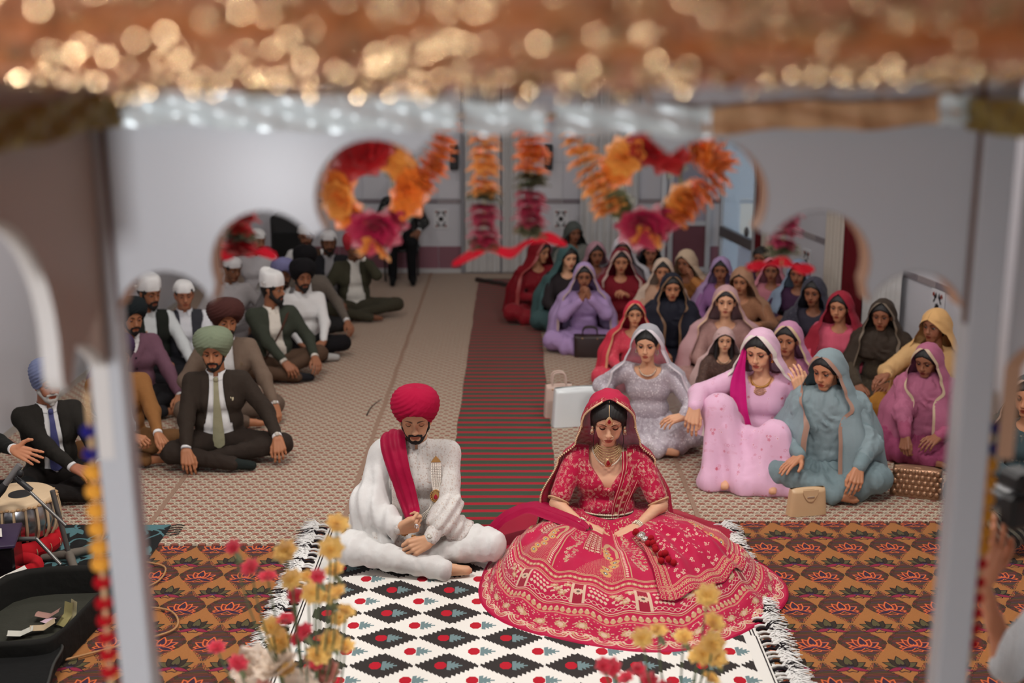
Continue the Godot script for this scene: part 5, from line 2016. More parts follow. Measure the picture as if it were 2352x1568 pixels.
func build_garlands() -> void:
	fm = [flower_mesh(8, 2, 0.15, 1), flower_mesh(7, 3, 0.5, 2), flower_mesh(6, 2, -0.2, 3), flower_mesh(9, 4, 0.7, 4)]
	# the rod they hang from, held to the canopy by two arms
	var rod := thing("garland_rod", "thin rod across the arch top that the flower garlands hang from", "rod", Vector3(0.056, 2.56, -3.3))
	obj("rod", Geo.new().tube([Vector3(-0.9, 0, 0), Vector3(0.9, 0, 0)], 0.008), plain(rgb(150, 120, 90), 0.6), rod)
	for sd in [-1.0, 1.0]:
		obj("arm", Geo.new().tube([Vector3(sd * 0.865, 0, 0), Vector3(sd * 0.865, 0.14, 0.86)], 0.01), plain(rgb(150, 120, 90), 0.6), rod)
	var o := "orange_flower"
	string_of("straight garland left of centre, orange flowers over magenta ones", [gp(1112, 268), gp(1112, 430), gp(1108, 575)],
		run_of(0.02, 0.5, 7, ORL, 0.042, 2, o) + run_of(0.54, 0.58, 2, LEAF, 0.045, 0, "leaf_rosette") + run_of(0.62, 0.86, 5, MAG, 0.043, 2, "magenta_flower") + run_of(0.9, 0.97, 2, LEAF, 0.042, 0, "leaf_rosette"))
	string_of("straight garland at the centre, fuller orange top and short magenta part", [gp(1222, 268), gp(1222, 400), gp(1218, 535)],
		run_of(0.02, 0.46, 6, ORG, 0.046, 0, o) + run_of(0.52, 0.58, 2, LEAF, 0.044, 0, "leaf_rosette") + run_of(0.63, 0.86, 5, MAG, 0.044, 2, "magenta_flower") + run_of(0.92, 0.99, 2, LEAF.lightened(0.15), 0.042, 0, "leaf_rosette"))
	string_of("slanting orange garland between the left ring and the arch top", [gp(1022, 290), gp(1010, 350), gp(985, 395), gp(955, 430)], run_of(0.0, 0.95, 7, ORG, 0.044, 1, o))
	string_of("slanting orange garland from the arch top down to the right ring", [gp(1325, 300), gp(1345, 370), gp(1378, 430), gp(1405, 480)], run_of(0.0, 0.98, 7, ORL, 0.046, 0, o))
	# two rings
	for s in 2:
		var c := gp(855, 432) if s == 0 else gp(1492, 425)
		var t := thing("flower_ring", "ring of orange, red and magenta flowers filling the left scallop" if s == 0 else "ring of orange, red and magenta flowers right of centre", "wreath", c, 0.0, "flower rings of the arch")
		var loop_pts := []
		for i in 33: loop_pts.append(Vector3(sin(TAU * i / 32) * 0.088, cos(TAU * i / 32) * 0.096, 0))
		obj("hoop", Geo.new().tube(loop_pts, 0.004, 5), plain(rgb(120, 130, 70), 0.8), t)
		obj("thread", Geo.new().tube([Vector3(0, 0.1, 0), Vector3(0, 0.30 - (0.02 if s == 1 else 0.0) - 0.05, 0)], 0.0025, 5), plain(rgb(190, 170, 120), 0.8), t)
		var plan := []
		if s == 0: plan = [[-22, 0.078, RED, 1, "red_flower"], [-2, 0.066, RED, 3, "red_flower"], [-52, 0.04, LEAF.lightened(0.15), 0, "leaf_rosette"], [28, 0.046, ORL, 1, o], [45, 0.05, ORL, 1, o], [62, 0.045, LEAF, 0, "leaf_rosette"], [85, 0.055, ORG, 3, o], [105, 0.055, ORG, 1, o], [130, 0.04, LEAF, 0, "leaf_rosette"], [155, 0.05, MAG, 1, "magenta_flower"], [180, 0.078, MAG, 3, "magenta_flower"], [208, 0.045, LEAF, 0, "leaf_rosette"], [232, 0.055, ORG, 1, o], [255, 0.058, ORL, 3, o], [278, 0.058, ORG, 1, o], [305, 0.04, LEAF.lightened(0.2), 0, "leaf_rosette"]]
		else: plan = [[-40, 0.06, ORL, 3, o], [-62, 0.055, ORG, 1, o], [-15, 0.042, LEAF, 0, "leaf_rosette"], [2, 0.070, RED, 3, "red_flower"], [28, 0.066, RED, 1, "red_flower"], [48, 0.042, LEAF, 0, "leaf_rosette"], [165, 0.058, MAG, 1, "magenta_flower"], [188, 0.076, MAG, 3, "magenta_flower"], [130, 0.042, LEAF, 0, "leaf_rosette"], [110, 0.05, ORL, 1, o], [235, 0.042, LEAF, 0, "leaf_rosette"], [250, 0.036, LEAF.lightened(0.2), 0, "leaf_rosette"]]
		for f in plan:
			var a := deg_to_rad(f[0])
			var p := Vector3(sin(a) * 0.088, cos(a) * 0.096, 0)
			flower(t, f[4], p, f[1] * 1.22, f[2], f[3], Vector3(-0.4 * sin(a), -0.4 * cos(a), -0.8), f[0] * 0.1)
		flower(t, o, Vector3(0.02, -0.155 if s == 0 else -0.13, 0.01), 0.048, ORL, 1, Vector3(0.6, 0.5, -0.3))
		flower(t, o, Vector3(-0.015, -0.15 if s == 0 else -0.128, 0.01), 0.042, ORL, 2, Vector3(-0.7, 0.4, -0.3))
	string_of("curved orange garland arching into the right scallop", [gp(1590, 345), gp(1640, 345), gp(1660, 390), gp(1620, 440), gp(1575, 470), gp(1550, 505)], run_of(0.02, 0.98, 13, ORG, 0.044, 0, o))
	var ga := string_of("short garland in the lower left scallop, red flowers with a leaf rosette", [gp(548, 262), gp(548, 430), gp(545, 500), gp(530, 590)], run_of(0.567, 0.733, 3, RED, 0.042, 2, "red_flower") + run_of(0.787, 0.827, 2, LEAF, 0.045, 0, "leaf_rosette") + run_of(0.893, 0.987, 3, RED, 0.05, 1, "red_flower"))
	var gb := string_of("short magenta garland hanging in the right lower scallop", [gp(1820, 262), gp(1820, 430), gp(1815, 500), gp(1812, 610)], run_of(0.547, 0.813, 6, MAG.lightened(0.08), 0.044, 2, "magenta_flower") + run_of(0.853, 0.893, 2, LEAF.lightened(0.1), 0.046, 0, "leaf_rosette"))
	ribbon_wing("red petal ribbon swagged under the two straight garlands", [gp(1035, 608), gp(1080, 585), gp(1120, 572), gp(1175, 580), gp(1215, 555), gp(1262, 545), gp(1305, 562)], 0.045)
	ribbon_wing("red petal ribbon below the magenta garland in the right scallop", [gp(1728, 612), gp(1765, 610), gp(1812, 600), gp(1850, 615), gp(1890, 622)], 0.045, gb)
	ribbon_wing("red petal ribbon at the foot of the garland in the left scallop", [gp(490, 590), gp(530, 575), gp(575, 578), gp(622, 585)], 0.05, ga)
	# bead strings along the posts
	for s in 2:
		var top := Vector3(-0.872, 2.05, -2.46) if s == 0 else Vector3(1.015, 2.03, -2.52)
		var x := top.x
		var t := thing("bead_string", "string of blue, yellow and red wool balls hanging along the left post" if s == 0 else "string of blue, yellow and red wool balls behind the right post", "garland", top, 0.0, "bead strings on the posts")
		var low := Vector3(0.0 if s == 0 else -0.002, -0.68 if s == 0 else -0.62, 0.0)
		obj("cord", Geo.new().tube(bez([V3, low * 0.5 + Vector3(0.003, 0, 0), low], 8), 0.0055, 6), cloth(rgb(206, 170, 128), 0.1), t)
		obj("hook", Geo.new().tube([V3, Vector3(0.04 if s == 0 else -0.075, 0.0, 0.05 if s == 0 else 0.10)], 0.004, 6), plain(rgb(150, 120, 90), 0.6), t)
		var ys := [0.085, 0.135, 0.175, 0.217, 0.26, 0.30, 0.343, 0.38, 0.422, 0.470, 0.510, 0.55, 0.59, 0.63]
		for k in ys.size():
			var col := rgb(44, 38, 140) if k < 2 else (rgb(226, 156, 56) if k < 8 else rgb(206, 16, 34))
			var bl := Geo.new()
			var p: Vector3 = low * (ys[k] / 0.68)
			if k >= 2 and k < 8: bl.ball(V3, Vector3(0.0205, 0.018, 0.0205), 14, 10)
			else:
				for n in 60:
					var a := n * 2.39996
					var yy := 1 - 2 * (n + 0.5) / 60.0
					var dd := Vector3(sqrt(1 - yy * yy) * cos(a), yy * 0.8, sqrt(1 - yy * yy) * sin(a))
					bl.tube([dd * 0.003, dd * 0.0185], [0.003, 0.0017], 4, true)
			var bo := obj("yellow_ball" if k >= 2 and k < 8 else ("blue_tuft" if k < 2 else "red_tuft"), bl, cloth(col, 0.3), t)
			bo.position = p

# ---------------------------------------------------------------- things on the floor and in front
func bag(called: String, label: String, at: Vector3, turn: float, size: Vector3, m: Material, style: String) -> Node3D:
	var t := thing(called, label, "bag", at, deg_to_rad(turn))
	var g := Geo.new()
	g.grid(28, 14, func(u, s):
		var a: float = TAU * u
		var k: float = 1.0 - 0.22 * s * s
		var c := cos(a)
		var sn := sin(a)
		var e := 0.38 if style != "soft" else 0.7
		var x: float = signf(sn) * pow(absf(sn), e) * size.x * 0.5 * (1.0 - (0.10 if style != "tote" else -0.04) * s)
		var z: float = signf(c) * pow(absf(c), e) * size.z * 0.5 * (k if s < 0.98 else k * 0.5)
		var y: float = size.y * s
		if style == "notch" and s > 0.6: y -= 0.022 * exp(-pow((x + size.x * 0.12) / 0.016, 2.0)) * ss(0.6, 1.0, s)
		if style == "soft": y += 0.02 * sin(a * 2 + 1) * s
		return Vector3(x, y, z), true)
	g.ball(Vector3(0, size.y * 0.97, 0), Vector3(size.x * 0.44, 0.006, size.z * 0.30), 20, 4)
	g.ball(Vector3(0, 0.004, 0), Vector3(size.x * 0.49, 0.008, size.z * 0.48), 20, 4)
	obj("bag_body", g, m, t)
	if style == "notch":
		g = Geo.new()
		g.grid(10, 8, func(u, s):
			var x: float = (u - 0.5) * 0.10 * (1.0 - 0.75 * s * s)
			return Vector3(x + size.x * 0.02, size.y * (0.98 - 0.42 * s), size.z * (0.5 - 0.06 * (1 - s)) + 0.004))
		obj("flap", g, m, t)
		obj("clasp", Geo.new().box(Vector3(0.045, 0.010, 0.006), xf(Vector3(size.x * 0.02, size.y * 0.72, size.z * 0.5 + 0.003)), 0.002), plain(rgb(214, 206, 190), 0.25, 0.8), t)
	if style in ["tote", "square"]:
		for s in [-1.0, 1.0]:
			obj("bag_handle", Geo.new().tube(bez([Vector3(-size.x * 0.24, size.y * 0.92, s * size.z * 0.3), Vector3(-size.x * 0.18, size.y * 1.3, s * size.z * 0.25), Vector3(size.x * 0.18, size.y * 1.3, s * size.z * 0.25), Vector3(size.x * 0.24, size.y * 0.92, s * size.z * 0.3)], 6), 0.007, 6), m, t)
			obj("stud", Geo.new().ball(Vector3(s * size.x * 0.24, size.y * 0.86, size.z * 0.40), Vector3(0.008, 0.008, 0.005), 8, 6), plain(GOLD, 0.3, 0.8), t)
	return t

func build_props() -> void:
	var beige := plain(rgb(206, 172, 132), 0.42)
	bag("handbag", "beige leather clutch with a notched flap, standing before the blue-grey draped woman", Vector3(1.76, 0.008, -7.02), 12.0, Vector3(0.24, 0.165, 0.085), beige, "notch")
	bag("handbag", "dark brown leather handbag in front of the lavender veiled woman", Vector3(0.70, 0.008, -10.90), -4.0, Vector3(0.28, 0.20, 0.12), plain(rgb(44, 26, 24), 0.4), "tote")
	bag("handbag", "black handbag on the carpet edge left of the red-clad woman at the back", Vector3(0.10, 0.008, -12.45), 20.0, Vector3(0.22, 0.27, 0.13), plain(rgb(22, 20, 20), 0.5), "soft")
	bag("handbag", "glossy white handbag beside the woman in silver tulle", Vector3(0.47, 0.008, -8.82), 14.0, Vector3(0.36, 0.29, 0.11), plain(rgb(226, 232, 232), 0.25), "plain")
	bag("gift_bag", "pale pink paper bag behind the white handbag", Vector3(0.35, 0.008, -9.02), 8.0, Vector3(0.22, 0.26, 0.10), plain(rgb(206, 180, 166), 0.7), "square")
	bag("backpack", "large black bag standing behind the back row of women", Vector3(1.28, 0.008, -13.25), 8.0, Vector3(0.46, 0.50, 0.2), plain(rgb(26, 26, 28), 0.7), "soft")
	tag(obj("stick", Geo.new().tube([Vector3(-0.42, 0.03, -14.55), Vector3(-0.05, 0.03, -14.2), Vector3(0.12, 0.03, -13.95)], 0.03, 8), plain(rgb(48, 34, 30), 0.7)), "dark wooden pole lying across the far end of the runner", "stick")
	tag(obj("twig", Geo.new().tube(bez([Vector3(-1.10, 0.012, -9.05), Vector3(-1.085, 0.02, -9.25), Vector3(-1.03, 0.012, -9.5)], 5), [0.006, 0.005, 0.005, 0.004, 0.004, 0.004, 0.003, 0.003, 0.002, 0.002, 0.001], 6), plain(rgb(50, 38, 32), 0.8)), "small dark twig on the beige carpet behind the groom", "twig")
	# bronze quilted bag lying by the right post
	var t := bag("handbag", "bronze quilted metallic bag by the right post, in front of the mauve-veiled woman", Vector3(2.52, 0.008, -7.34), -20.0, Vector3(0.32, 0.19, 0.12), plain(rgb(146, 108, 82), 0.32, 0.55), "plain")
	var qg := Geo.new()
	for r in 5:
		for c in 8: qg.ball(Vector3(-0.13 + 0.036 * c + 0.018 * (r % 2), 0.03 + 0.033 * r, 0.057 - 0.010 * r * 0.25), Vector3(0.019, 0.0175, 0.012), 8, 5)
	obj("quilting", qg, plain(rgb(158, 120, 92), 0.3, 0.6), t)
	# striped round cushion at the far right
	t = thing("cushion", "round grey and black swirl-striped cushion at the far right edge", "cushion", Vector3(2.66, 0.01, -6.52))
	var g := Geo.new()
	g.grid(40, 16, func(u, s):
		var a: float = TAU * u
		var e: float = PI * (s - 0.5)
		return Vector3(sin(a) * pow(maxf(cos(e), 0.0), 0.6) * 0.2, 0.11 + sin(e) * 0.11, cos(a) * pow(maxf(cos(e), 0.0), 0.6) * 0.2), true, null, 1.0, 1.0)
	var im := canvas(256, 128, rgb(96, 94, 82))
	for k in 22:
		var q := []
		for i in 12: q.append(Vector2(k * 256.0 / 22 + 14 * sin(i * 0.5), i * 12.0))
		stroke(im, q, 5, rgb(28, 28, 26), true)
	obj("cover", g, printed(tex(im)), t)
	obj("button", Geo.new().ball(Vector3(0, 0.218, 0), Vector3(0.018, 0.008, 0.018)), plain(rgb(40, 40, 36), 0.6), t)
	# tabla
	t = thing("drum", "laced metal hand drum with a pale skin and black centre spot at the left edge", "drum", Vector3(-2.74, 0.05, -6.50))
	g = Geo.new()
	g.lathe([Vector2(0.05, 0.0), Vector2(0.12, 0.01), Vector2(0.19, 0.07), Vector2(0.215, 0.15), Vector2(0.205, 0.23), Vector2(0.185, 0.262)], 36)
	obj("shell", g, plain(rgb(176, 176, 178), 0.22, 0.9), t)
	g = Geo.new()
	g.lathe([Vector2(0.207, 0.245), Vector2(0.205, 0.268), Vector2(0.19, 0.278), Vector2(0.10, 0.281), Vector2(0.0, 0.282)], 40)
	obj("skin", g, cloth(rgb(206, 180, 146), 0.0, 0.6), t)
	g = Geo.new()
	g.lathe([Vector2(0.062, 0.281), Vector2(0.060, 0.2865), Vector2(0.0, 0.2875)], 28, Transform3D(Basis.IDENTITY, Vector3(0.03, 0, 0.02)))
	obj("black_spot", g, plain(rgb(26, 24, 24), 0.6), t)
	g = Geo.new()
	for k in 46:
		var a := TAU * k / 46
		g.ball(Vector3(sin(a) * 0.209, 0.250 + 0.005 * (k % 2), cos(a) * 0.209), Vector3(0.012, 0.008, 0.012), 8, 5, Basis(Vector3.UP, a))
	obj("braided_rim", g, plain(rgb(176, 140, 100), 0.8), t)
	for k in 22:
		var a := TAU * k / 22
		g = Geo.new()
		var pts := []
		for p in [[0.211, 0.245], [0.222, 0.17], [0.214, 0.10], [0.165, 0.03], [0.10, 0.005]]:
			pts.append(Vector3(sin(a + 0.05 * (p[1] - 0.1)) * p[0], p[1], cos(a) * p[0]))
		g.tube(bez(pts, 4), 0.0075, 5)
		obj("lacing_strap", g, cloth(rgb(196, 168, 134), 0.0, 0.7), t)
	t = thing("drum_ring", "red cloth ring with pale bands under the hand drum", "cushion", Vector3(-2.74, 0.055, -6.48))
	obj("ring", loop(V3, Vector3.UP, 0.19, 0.042, 40, 12), cloth(rgb(176, 22, 32), 0.2), t)
	for k in 16:
		var a := TAU * k / 16
		obj("band", loop(Vector3(sin(a), 0, cos(a)) * 0.19, Vector3(cos(a), 0, -sin(a)), 0.0432, 0.0018, 16, 4), plain(rgb(206, 190, 150), 0.7), t)
	t = thing("drum_ring", "second red cloth ring, half hidden behind the black box at the left edge", "cushion", Vector3(-2.62, 0.045, -6.14))
	obj("ring", loop(V3, Vector3.UP, 0.10, 0.034, 30, 10), cloth(rgb(176, 22, 32), 0.2), t)
	# microphone on its stand
	t = thing("microphone_stand", "grey steel microphone stand with cast tripod foot and slanting booms on the teal rug", "stand", Vector3(-2.40, 0.0, -6.30))
	var steel := plain(rgb(118, 116, 112), 0.38, 0.75)
	var iron := plain(rgb(104, 96, 86), 0.8, 0.2)
	for k in 3:
		var a := TAU * k / 3 + 0.5
		obj("foot", Geo.new().tube(bez([Vector3(0, 0.055, 0), Vector3(sin(a) * 0.07, 0.045, cos(a) * 0.07), Vector3(sin(a) * 0.15, 0.03, cos(a) * 0.15)], 4), [0.026, 0.026, 0.024, 0.024, 0.022, 0.022, 0.022, 0.021, 0.02], 10), iron, t)
	obj("pole", Geo.new().tube([Vector3(0, 0.05, 0), Vector3(-0.06, 0.42, 0)], 0.014, 10), steel, t)
	var j := Vector3(-0.055, 0.36, 0)
	obj("boom", Geo.new().tube([j + Vector3(-0.20, 0.15, 0.02), j + Vector3(0.09, -0.10, 0.10)], 0.009, 10), steel, t)
	obj("grip", Geo.new().tube([j + Vector3(-0.20, 0.15, 0.02), j + Vector3(-0.10, 0.075, 0.04)], 0.016, 10), plain(rgb(28, 28, 28), 0.5), t)
	obj("cross_bar", Geo.new().tube([Vector3(-0.50, 0.225, 0.22), Vector3(-0.08, 0.235, 0.22)], 0.0125, 12), steel, t)
	obj("end_bar", Geo.new().tube([Vector3(-0.08, 0.235, 0.22), Vector3(0.06, 0.115, 0.28)], 0.010, 10), steel, t)
	t = thing("microphone", "grey microphone with a black head clipped over the hand drum", "microphone", Vector3(-2.66, 0.53, -6.28))
	obj("handle", Geo.new().tube([Vector3(0.05, 0.04, 0.0), Vector3(-0.03, -0.06, 0.02)], [0.019, 0.017], 14), plain(rgb(120, 118, 116), 0.4, 0.3), t)
	obj("mic_head", Geo.new().tube([Vector3(-0.03, -0.06, 0.02), Vector3(-0.05, -0.085, 0.025), Vector3(-0.085, -0.13, 0.03)], [0.018, 0.024, 0.020], 14), plain(rgb(20, 20, 20), 0.7), t)
	obj("clip", Geo.new().ball(Vector3(0.055, 0.0, 0.02), Vector3(0.018, 0.022, 0.018)), plain(rgb(22, 22, 22), 0.5), t)
	# cables
	for c in [[[Vector3(-2.3, 0.36, -6.6), Vector3(-2.22, 0.2, -6.4), Vector3(-2.22, 0.02, -6.15), Vector3(-2.0, 0.012, -5.95), Vector3(-1.86, 0.012, -6.02), Vector3(-1.86, 0.012, -6.22), Vector3(-2.0, 0.012, -6.3)], "tan cable looping from the microphone stand down to the lotus carpet"],
			[[Vector3(-2.1, 0.012, -5.15), Vector3(-1.8, 0.012, -5.35), Vector3(-1.62, 0.012, -5.5), Vector3(-1.7, 0.012, -5.7), Vector3(-1.95, 0.012, -5.75)], "tan cable curling on the lotus carpet beside the left post"]]:
		tag(obj("cable", Geo.new().tube(bez(c[0], 10), 0.0055, 6), cloth(rgb(172, 128, 86), 0.0, 0.6)), c[1], "cable")
	# black lacquered box (the bellows of a harmonium), sheets of paper
	t = thing("harmonium", "black lacquered wooden instrument box at the left edge, in front of the drum", "instrument", Vector3(-2.72, 0.0, -5.98), 0.25)
	g = Geo.new()
	g.box(Vector3(0.34, 0.26, 0.30), xf(Vector3(0, 0.14, 0)), 0.012)
	obj("case", g, plain(rgb(20, 16, 18), 0.2), t)
	g = Geo.new()
	g.box(Vector3(0.36, 0.018, 0.32), xf(Vector3(0, 0.279, 0)), 0.006)
	obj("lid", g, plain(rgb(46, 30, 60), 0.35), t)
	obj("brass_clasp", Geo.new().box(Vector3(0.03, 0.04, 0.008), xf(Vector3(0.05, 0.22, 0.153))), plain(rgb(176, 160, 130), 0.3, 0.8), t)
	for k in 2:
		g = Geo.new()
		g.grid(6, 4, func(u, s): return Vector3((u - 0.5) * 0.16, 0.006 * sin(u * 4 + k), (s - 0.5) * 0.11))
		var o := obj("paper_sheet", g, plain(rgb(206, 200, 190), 0.8))
		o.position = [Vector3(-2.70, 0.302, -5.98), Vector3(-2.5, 0.12, -5.82)][k]
		o.rotation = [Vector3(0.05, 0.4, 0), Vector3(0.5, 0.9, 0.3)][k]
		tag(o, ["white paper sheet lying on the black instrument box", "white paper sheet leaning against the black instrument box"][k], "paper")
	# open instrument case with banknotes
	t = thing("instrument_case", "open black padded instrument case holding banknotes, lower left", "case", Vector3(-2.22, 0.0, -5.48))
	var out := PackedVector2Array()
	for p in [[-0.30, 0.30], [0.08, 0.42], [0.20, 0.40], [0.26, 0.30], [0.22, 0.06], [0.18, -0.30], [0.10, -0.40], [-0.20, -0.42], [-0.34, -0.36]]: out.append(Vector2(p[0], p[1]))
	var sm := PackedVector2Array()
	for i in out.size():
		var a := out[i]; var b := out[(i + 1) % out.size()]
		for k in 4: sm.append(a.cubic_interpolate(b, out[(i + out.size() - 1) % out.size()], out[(i + 2) % out.size()], k / 4.0))
	var up := Basis(Vector3.RIGHT, Vector3(0, 0, -1), Vector3.UP)
	g = Geo.new()
	g.extrude(sm, 0.02, Transform3D(up, Vector3(0, 0.03, 0)))
	obj("lining", g, cloth(rgb(52, 52, 44), 0.1), t)
	g = Geo.new()
	var n := sm.size()
	var c0 := Vector2.ZERO
	for p in sm: c0 += p / n
	g.grid(n, 10, func(u, s):
		var i := int(round(u * n)) % n
		var p := sm[i] - c0
		var prof := [[1.0, 0.0], [1.04, 0.03], [1.05, 0.10], [1.05, 0.15], [1.03, 0.162], [0.99, 0.165], [0.95, 0.16], [0.93, 0.145], [0.92, 0.09], [0.91, 0.03], [0.90, 0.02]]
		var k: Array = prof[int(round(s * 10))]
		return Vector3(c0.x + p.x * k[0], k[1], -(c0.y + p.y * k[0])), true)
	obj("padded_wall", g, cloth(rgb(24, 23, 20), 0.12), t)
	var lid := Geo.new()
	var lx := Transform3D(up.rotated(Vector3.RIGHT, 0.0).rotated(Vector3.UP, 0.35), Vector3(0.02, 0.10, 0.62))
	var lp := PackedVector2Array()
	for p in sm: lp.append(Vector2(p.x, p.y * 0.7))
	lid.extrude(lp, 0.05, lx)
	obj("lid", lid, cloth(rgb(16, 16, 15), 0.1), t)
	var rim := []
	for i in n + 1: rim.append(lx * Vector3(lp[i % n].x, lp[i % n].y, 0.0))
	obj("piping", Geo.new().tube(rim, 0.007, 6, false), plain(rgb(40, 40, 36), 0.6), t)
	var notes := [[0.0, 0.055, 0.05, 20, 0.2, rgb(170, 150, 120)], [0.02, 0.05, -0.02, -30, 0.35, rgb(190, 160, 170)], [-0.09, 0.045, 0.10, 15, 0.1, rgb(190, 188, 176)], [0.09, 0.08, -0.03, 60, 1.0, rgb(150, 140, 90)], [0.11, 0.085, -0.05, 50, 1.2, rgb(180, 168, 130)], [-0.02, 0.052, -0.08, 5, 0.15, rgb(150, 112, 100)]]
	var nl := ["brown banknote lying flat in the case, middle", "pinkish banknote crumpled in the case", "grey white banknote lying nearest the lid of the case", "olive banknote standing folded at the case's right wall", "pale banknote standing tallest in the case", "brown folded banknote furthest back in the case"]
	for i in notes.size():
		var k: Array = notes[i]
		g = Geo.new()
		g.grid(8, 4, func(u, s): return Vector3((u - 0.5) * 0.115, 0.018 * absf(u - 0.5) * 2 * (1 + 0.5 * sin(i * 3.0)) + 0.003 * sin(s * 5 + i), (s - 0.5) * 0.058))
		var o := obj("banknote", g, plain(k[5], 0.8))
		o.position = Vector3(-2.22 + k[0], k[1], -5.48 + k[2])
		o.rotation = Vector3(0.0, deg_to_rad(k[3]), k[4])
		tag(o, nl[i], "money", "banknotes in the case")
	# loudspeaker by the back wall, wall speakers
	t = thing("loudspeaker", "black loudspeaker cabinet standing at the back left behind the men in kerchiefs", "speaker", Vector3(-2.62, 0, -14.5))
	g = Geo.new()
	g.box(Vector3(0.36, 0.80, 0.34), xf(Vector3(0, 0.41, 0)), 0.02)
	obj("cabinet", g, plain(rgb(24, 23, 24), 0.6), t)
	obj("grille", Geo.new().box(Vector3(0.30, 0.56, 0.02), xf(Vector3(0, 0.34, 0.17)), 0.006), plain(rgb(14, 14, 14), 0.9), t)
	g = Geo.new()
	g.lathe([Vector2(0.15, 0.0), Vector2(0.155, 0.02), Vector2(0.12, 0.04), Vector2(0.03, 0.05), Vector2(0.0, 0.07)], 24, xf(Vector3(0, 0.81, 0)))
	obj("top_cover", g, plain(rgb(40, 38, 38), 0.5), t)
	for k in 2:
		t = thing("wall_speaker", ["small black box hung high on the back wall, left of the pleated curtains", "small black box hung high on the back wall, right of the pleated curtains"][k], "speaker", Vector3([-0.70, 0.44][k], 1.42, -15.14))
		obj("cabinet", Geo.new().box(Vector3(0.10, 0.30, 0.12), xf(V3), 0.01), plain(rgb(22, 20, 22), 0.5), t)
		obj("bracket", Geo.new().box(Vector3(0.03, 0.06, 0.05), xf(Vector3(0, 0, -0.07)), 0.004), plain(rgb(60, 60, 60), 0.5), t)
	# flower arrangements on the platform
	var left := []
	for p in [[665, 1275], [690, 1312], [715, 1332], [795, 1205], [785, 1243], [780, 1320], [792, 1352], [737, 1350], [760, 1377], [815, 1387], [625, 1440], [640, 1482], [670, 1522], [790, 1430], [770, 1470], [742, 1492], [800, 1502]]: left.append([p, rgb(255, 208, 110), 0.042, 1])
	for p in [[550, 1245], [585, 1296], [615, 1336], [750, 1305], [685, 1370], [660, 1430], [715, 1430], [682, 1480], [490, 1485], [545, 1512], [742, 1378], [740, 1512]]: left.append([p, rgb(232, 48, 76), 0.034, 1])
	for p in [[640, 1540], [575, 1552], [700, 1562]]: left.append([p, rgb(255, 236, 214), 0.085, 3])
	for p in [[720, 1535], [755, 1555], [610, 1575]]: left.append([p, rgb(216, 140, 122), 0.05, 3])
	var right := []
	for p in [[1695, 1377], [1530, 1445], [1575, 1457], [1708, 1432], [1700, 1460], [1640, 1478], [1668, 1500], [1685, 1492], [1722, 1528], [1700, 1545]]: right.append([p, rgb(255, 208, 110), 0.042, 1])
	for p in [[1440, 1532], [1462, 1545], [1492, 1540], [1530, 1552], [1552, 1565], [1590, 1570]]: right.append([p, rgb(232, 48, 76), 0.034, 1])
	for s in 2:
		var base := Vector3(-0.62, 0.40, -3.5) if s == 0 else Vector3(0.52, 0.40, -3.5)
		t = thing("flower_arrangement", "tall arrangement of yellow sprays, red carnations and cream roses at the lower left" if s == 0 else "arrangement of yellow sprays and red carnations at the lower right", "flowers", base)
		var vg := Geo.new()
		vg.lathe([Vector2(0.0, 0.0), Vector2(0.08, 0.0), Vector2(0.06, 0.05), Vector2(0.11, 0.2), Vector2(0.09, 0.3), Vector2(0.10, 0.32), Vector2(0.08, 0.30)], 24)
		obj("vase", vg, plain(rgb(180, 150, 90), 0.3, 0.6), t)
		var k := 0
		for f in (left if s == 0 else right):
			k += 1
			var p := Vector3(-0.718 + (f[0][0] - 640) * 0.00125, 0.878 + (1530 - f[0][1]) * 0.001415, -3.5 - 0.05 * sin(k * 2.3)) - base
			var foot := Vector3(p.x * 0.15, 0.31, 0.04 * sin(k))
			var cen := Vector3(p.x * 0.75, p.y * 0.72, p.z)
			obj("stem", Geo.new().tube(bez([foot, cen, p], 6), 0.003, 5), plain(rgb(96, 110, 74), 0.7), t)
			flower(t, "rose" if f[3] == 3 else ("yellow_bloom" if (f[1] as Color).g > 0.5 else "carnation"), p, f[2] * (1.0 + 0.15 * sin(k * 1.7)), f[1], f[3], Vector3(0.3 * sin(k * 1.1), -0.75, -0.5 + 0.4 * cos(k * 1.9)), k)
			if k % 3 == 0: obj("leaf", Geo.new().ball(p + Vector3(0.012, -0.03, 0), Vector3(0.009, 0.022, 0.006), 8, 6, Basis(Vector3(0, 0, 1), 0.5)), soft(rgb(130, 140, 96)), t)

# ---------------------------------------------------------------- the couple
func pearls(g: Geo, pts: Array, r: float, n: int) -> void:
	for i in n:
		var f := float(i) / maxi(n - 1, 1) * (pts.size() - 1)
		var k := mini(int(f), pts.size() - 2)
		g.ball((pts[k] as Vector3).lerp(pts[k + 1], f - k), Vector3.ONE * r, 8, 6)

func drop(g: Geo, b: Basis, at: Vector3, w: float, h: float, d: float) -> void:      # a teardrop stone, point up
	g.grid(16, 8, func(u, t):
		var a: float = TAU * u
		var e: float = PI * (t - 0.5)
		var y := sin(e)
		var nar := 1.0 - 0.45 * maxf(y, 0.0)
		return at + b * Vector3(sin(a) * cos(e) * w * nar, y * h * (1.25 if y > 0 else 1.0), cos(a) * cos(e) * d), true)

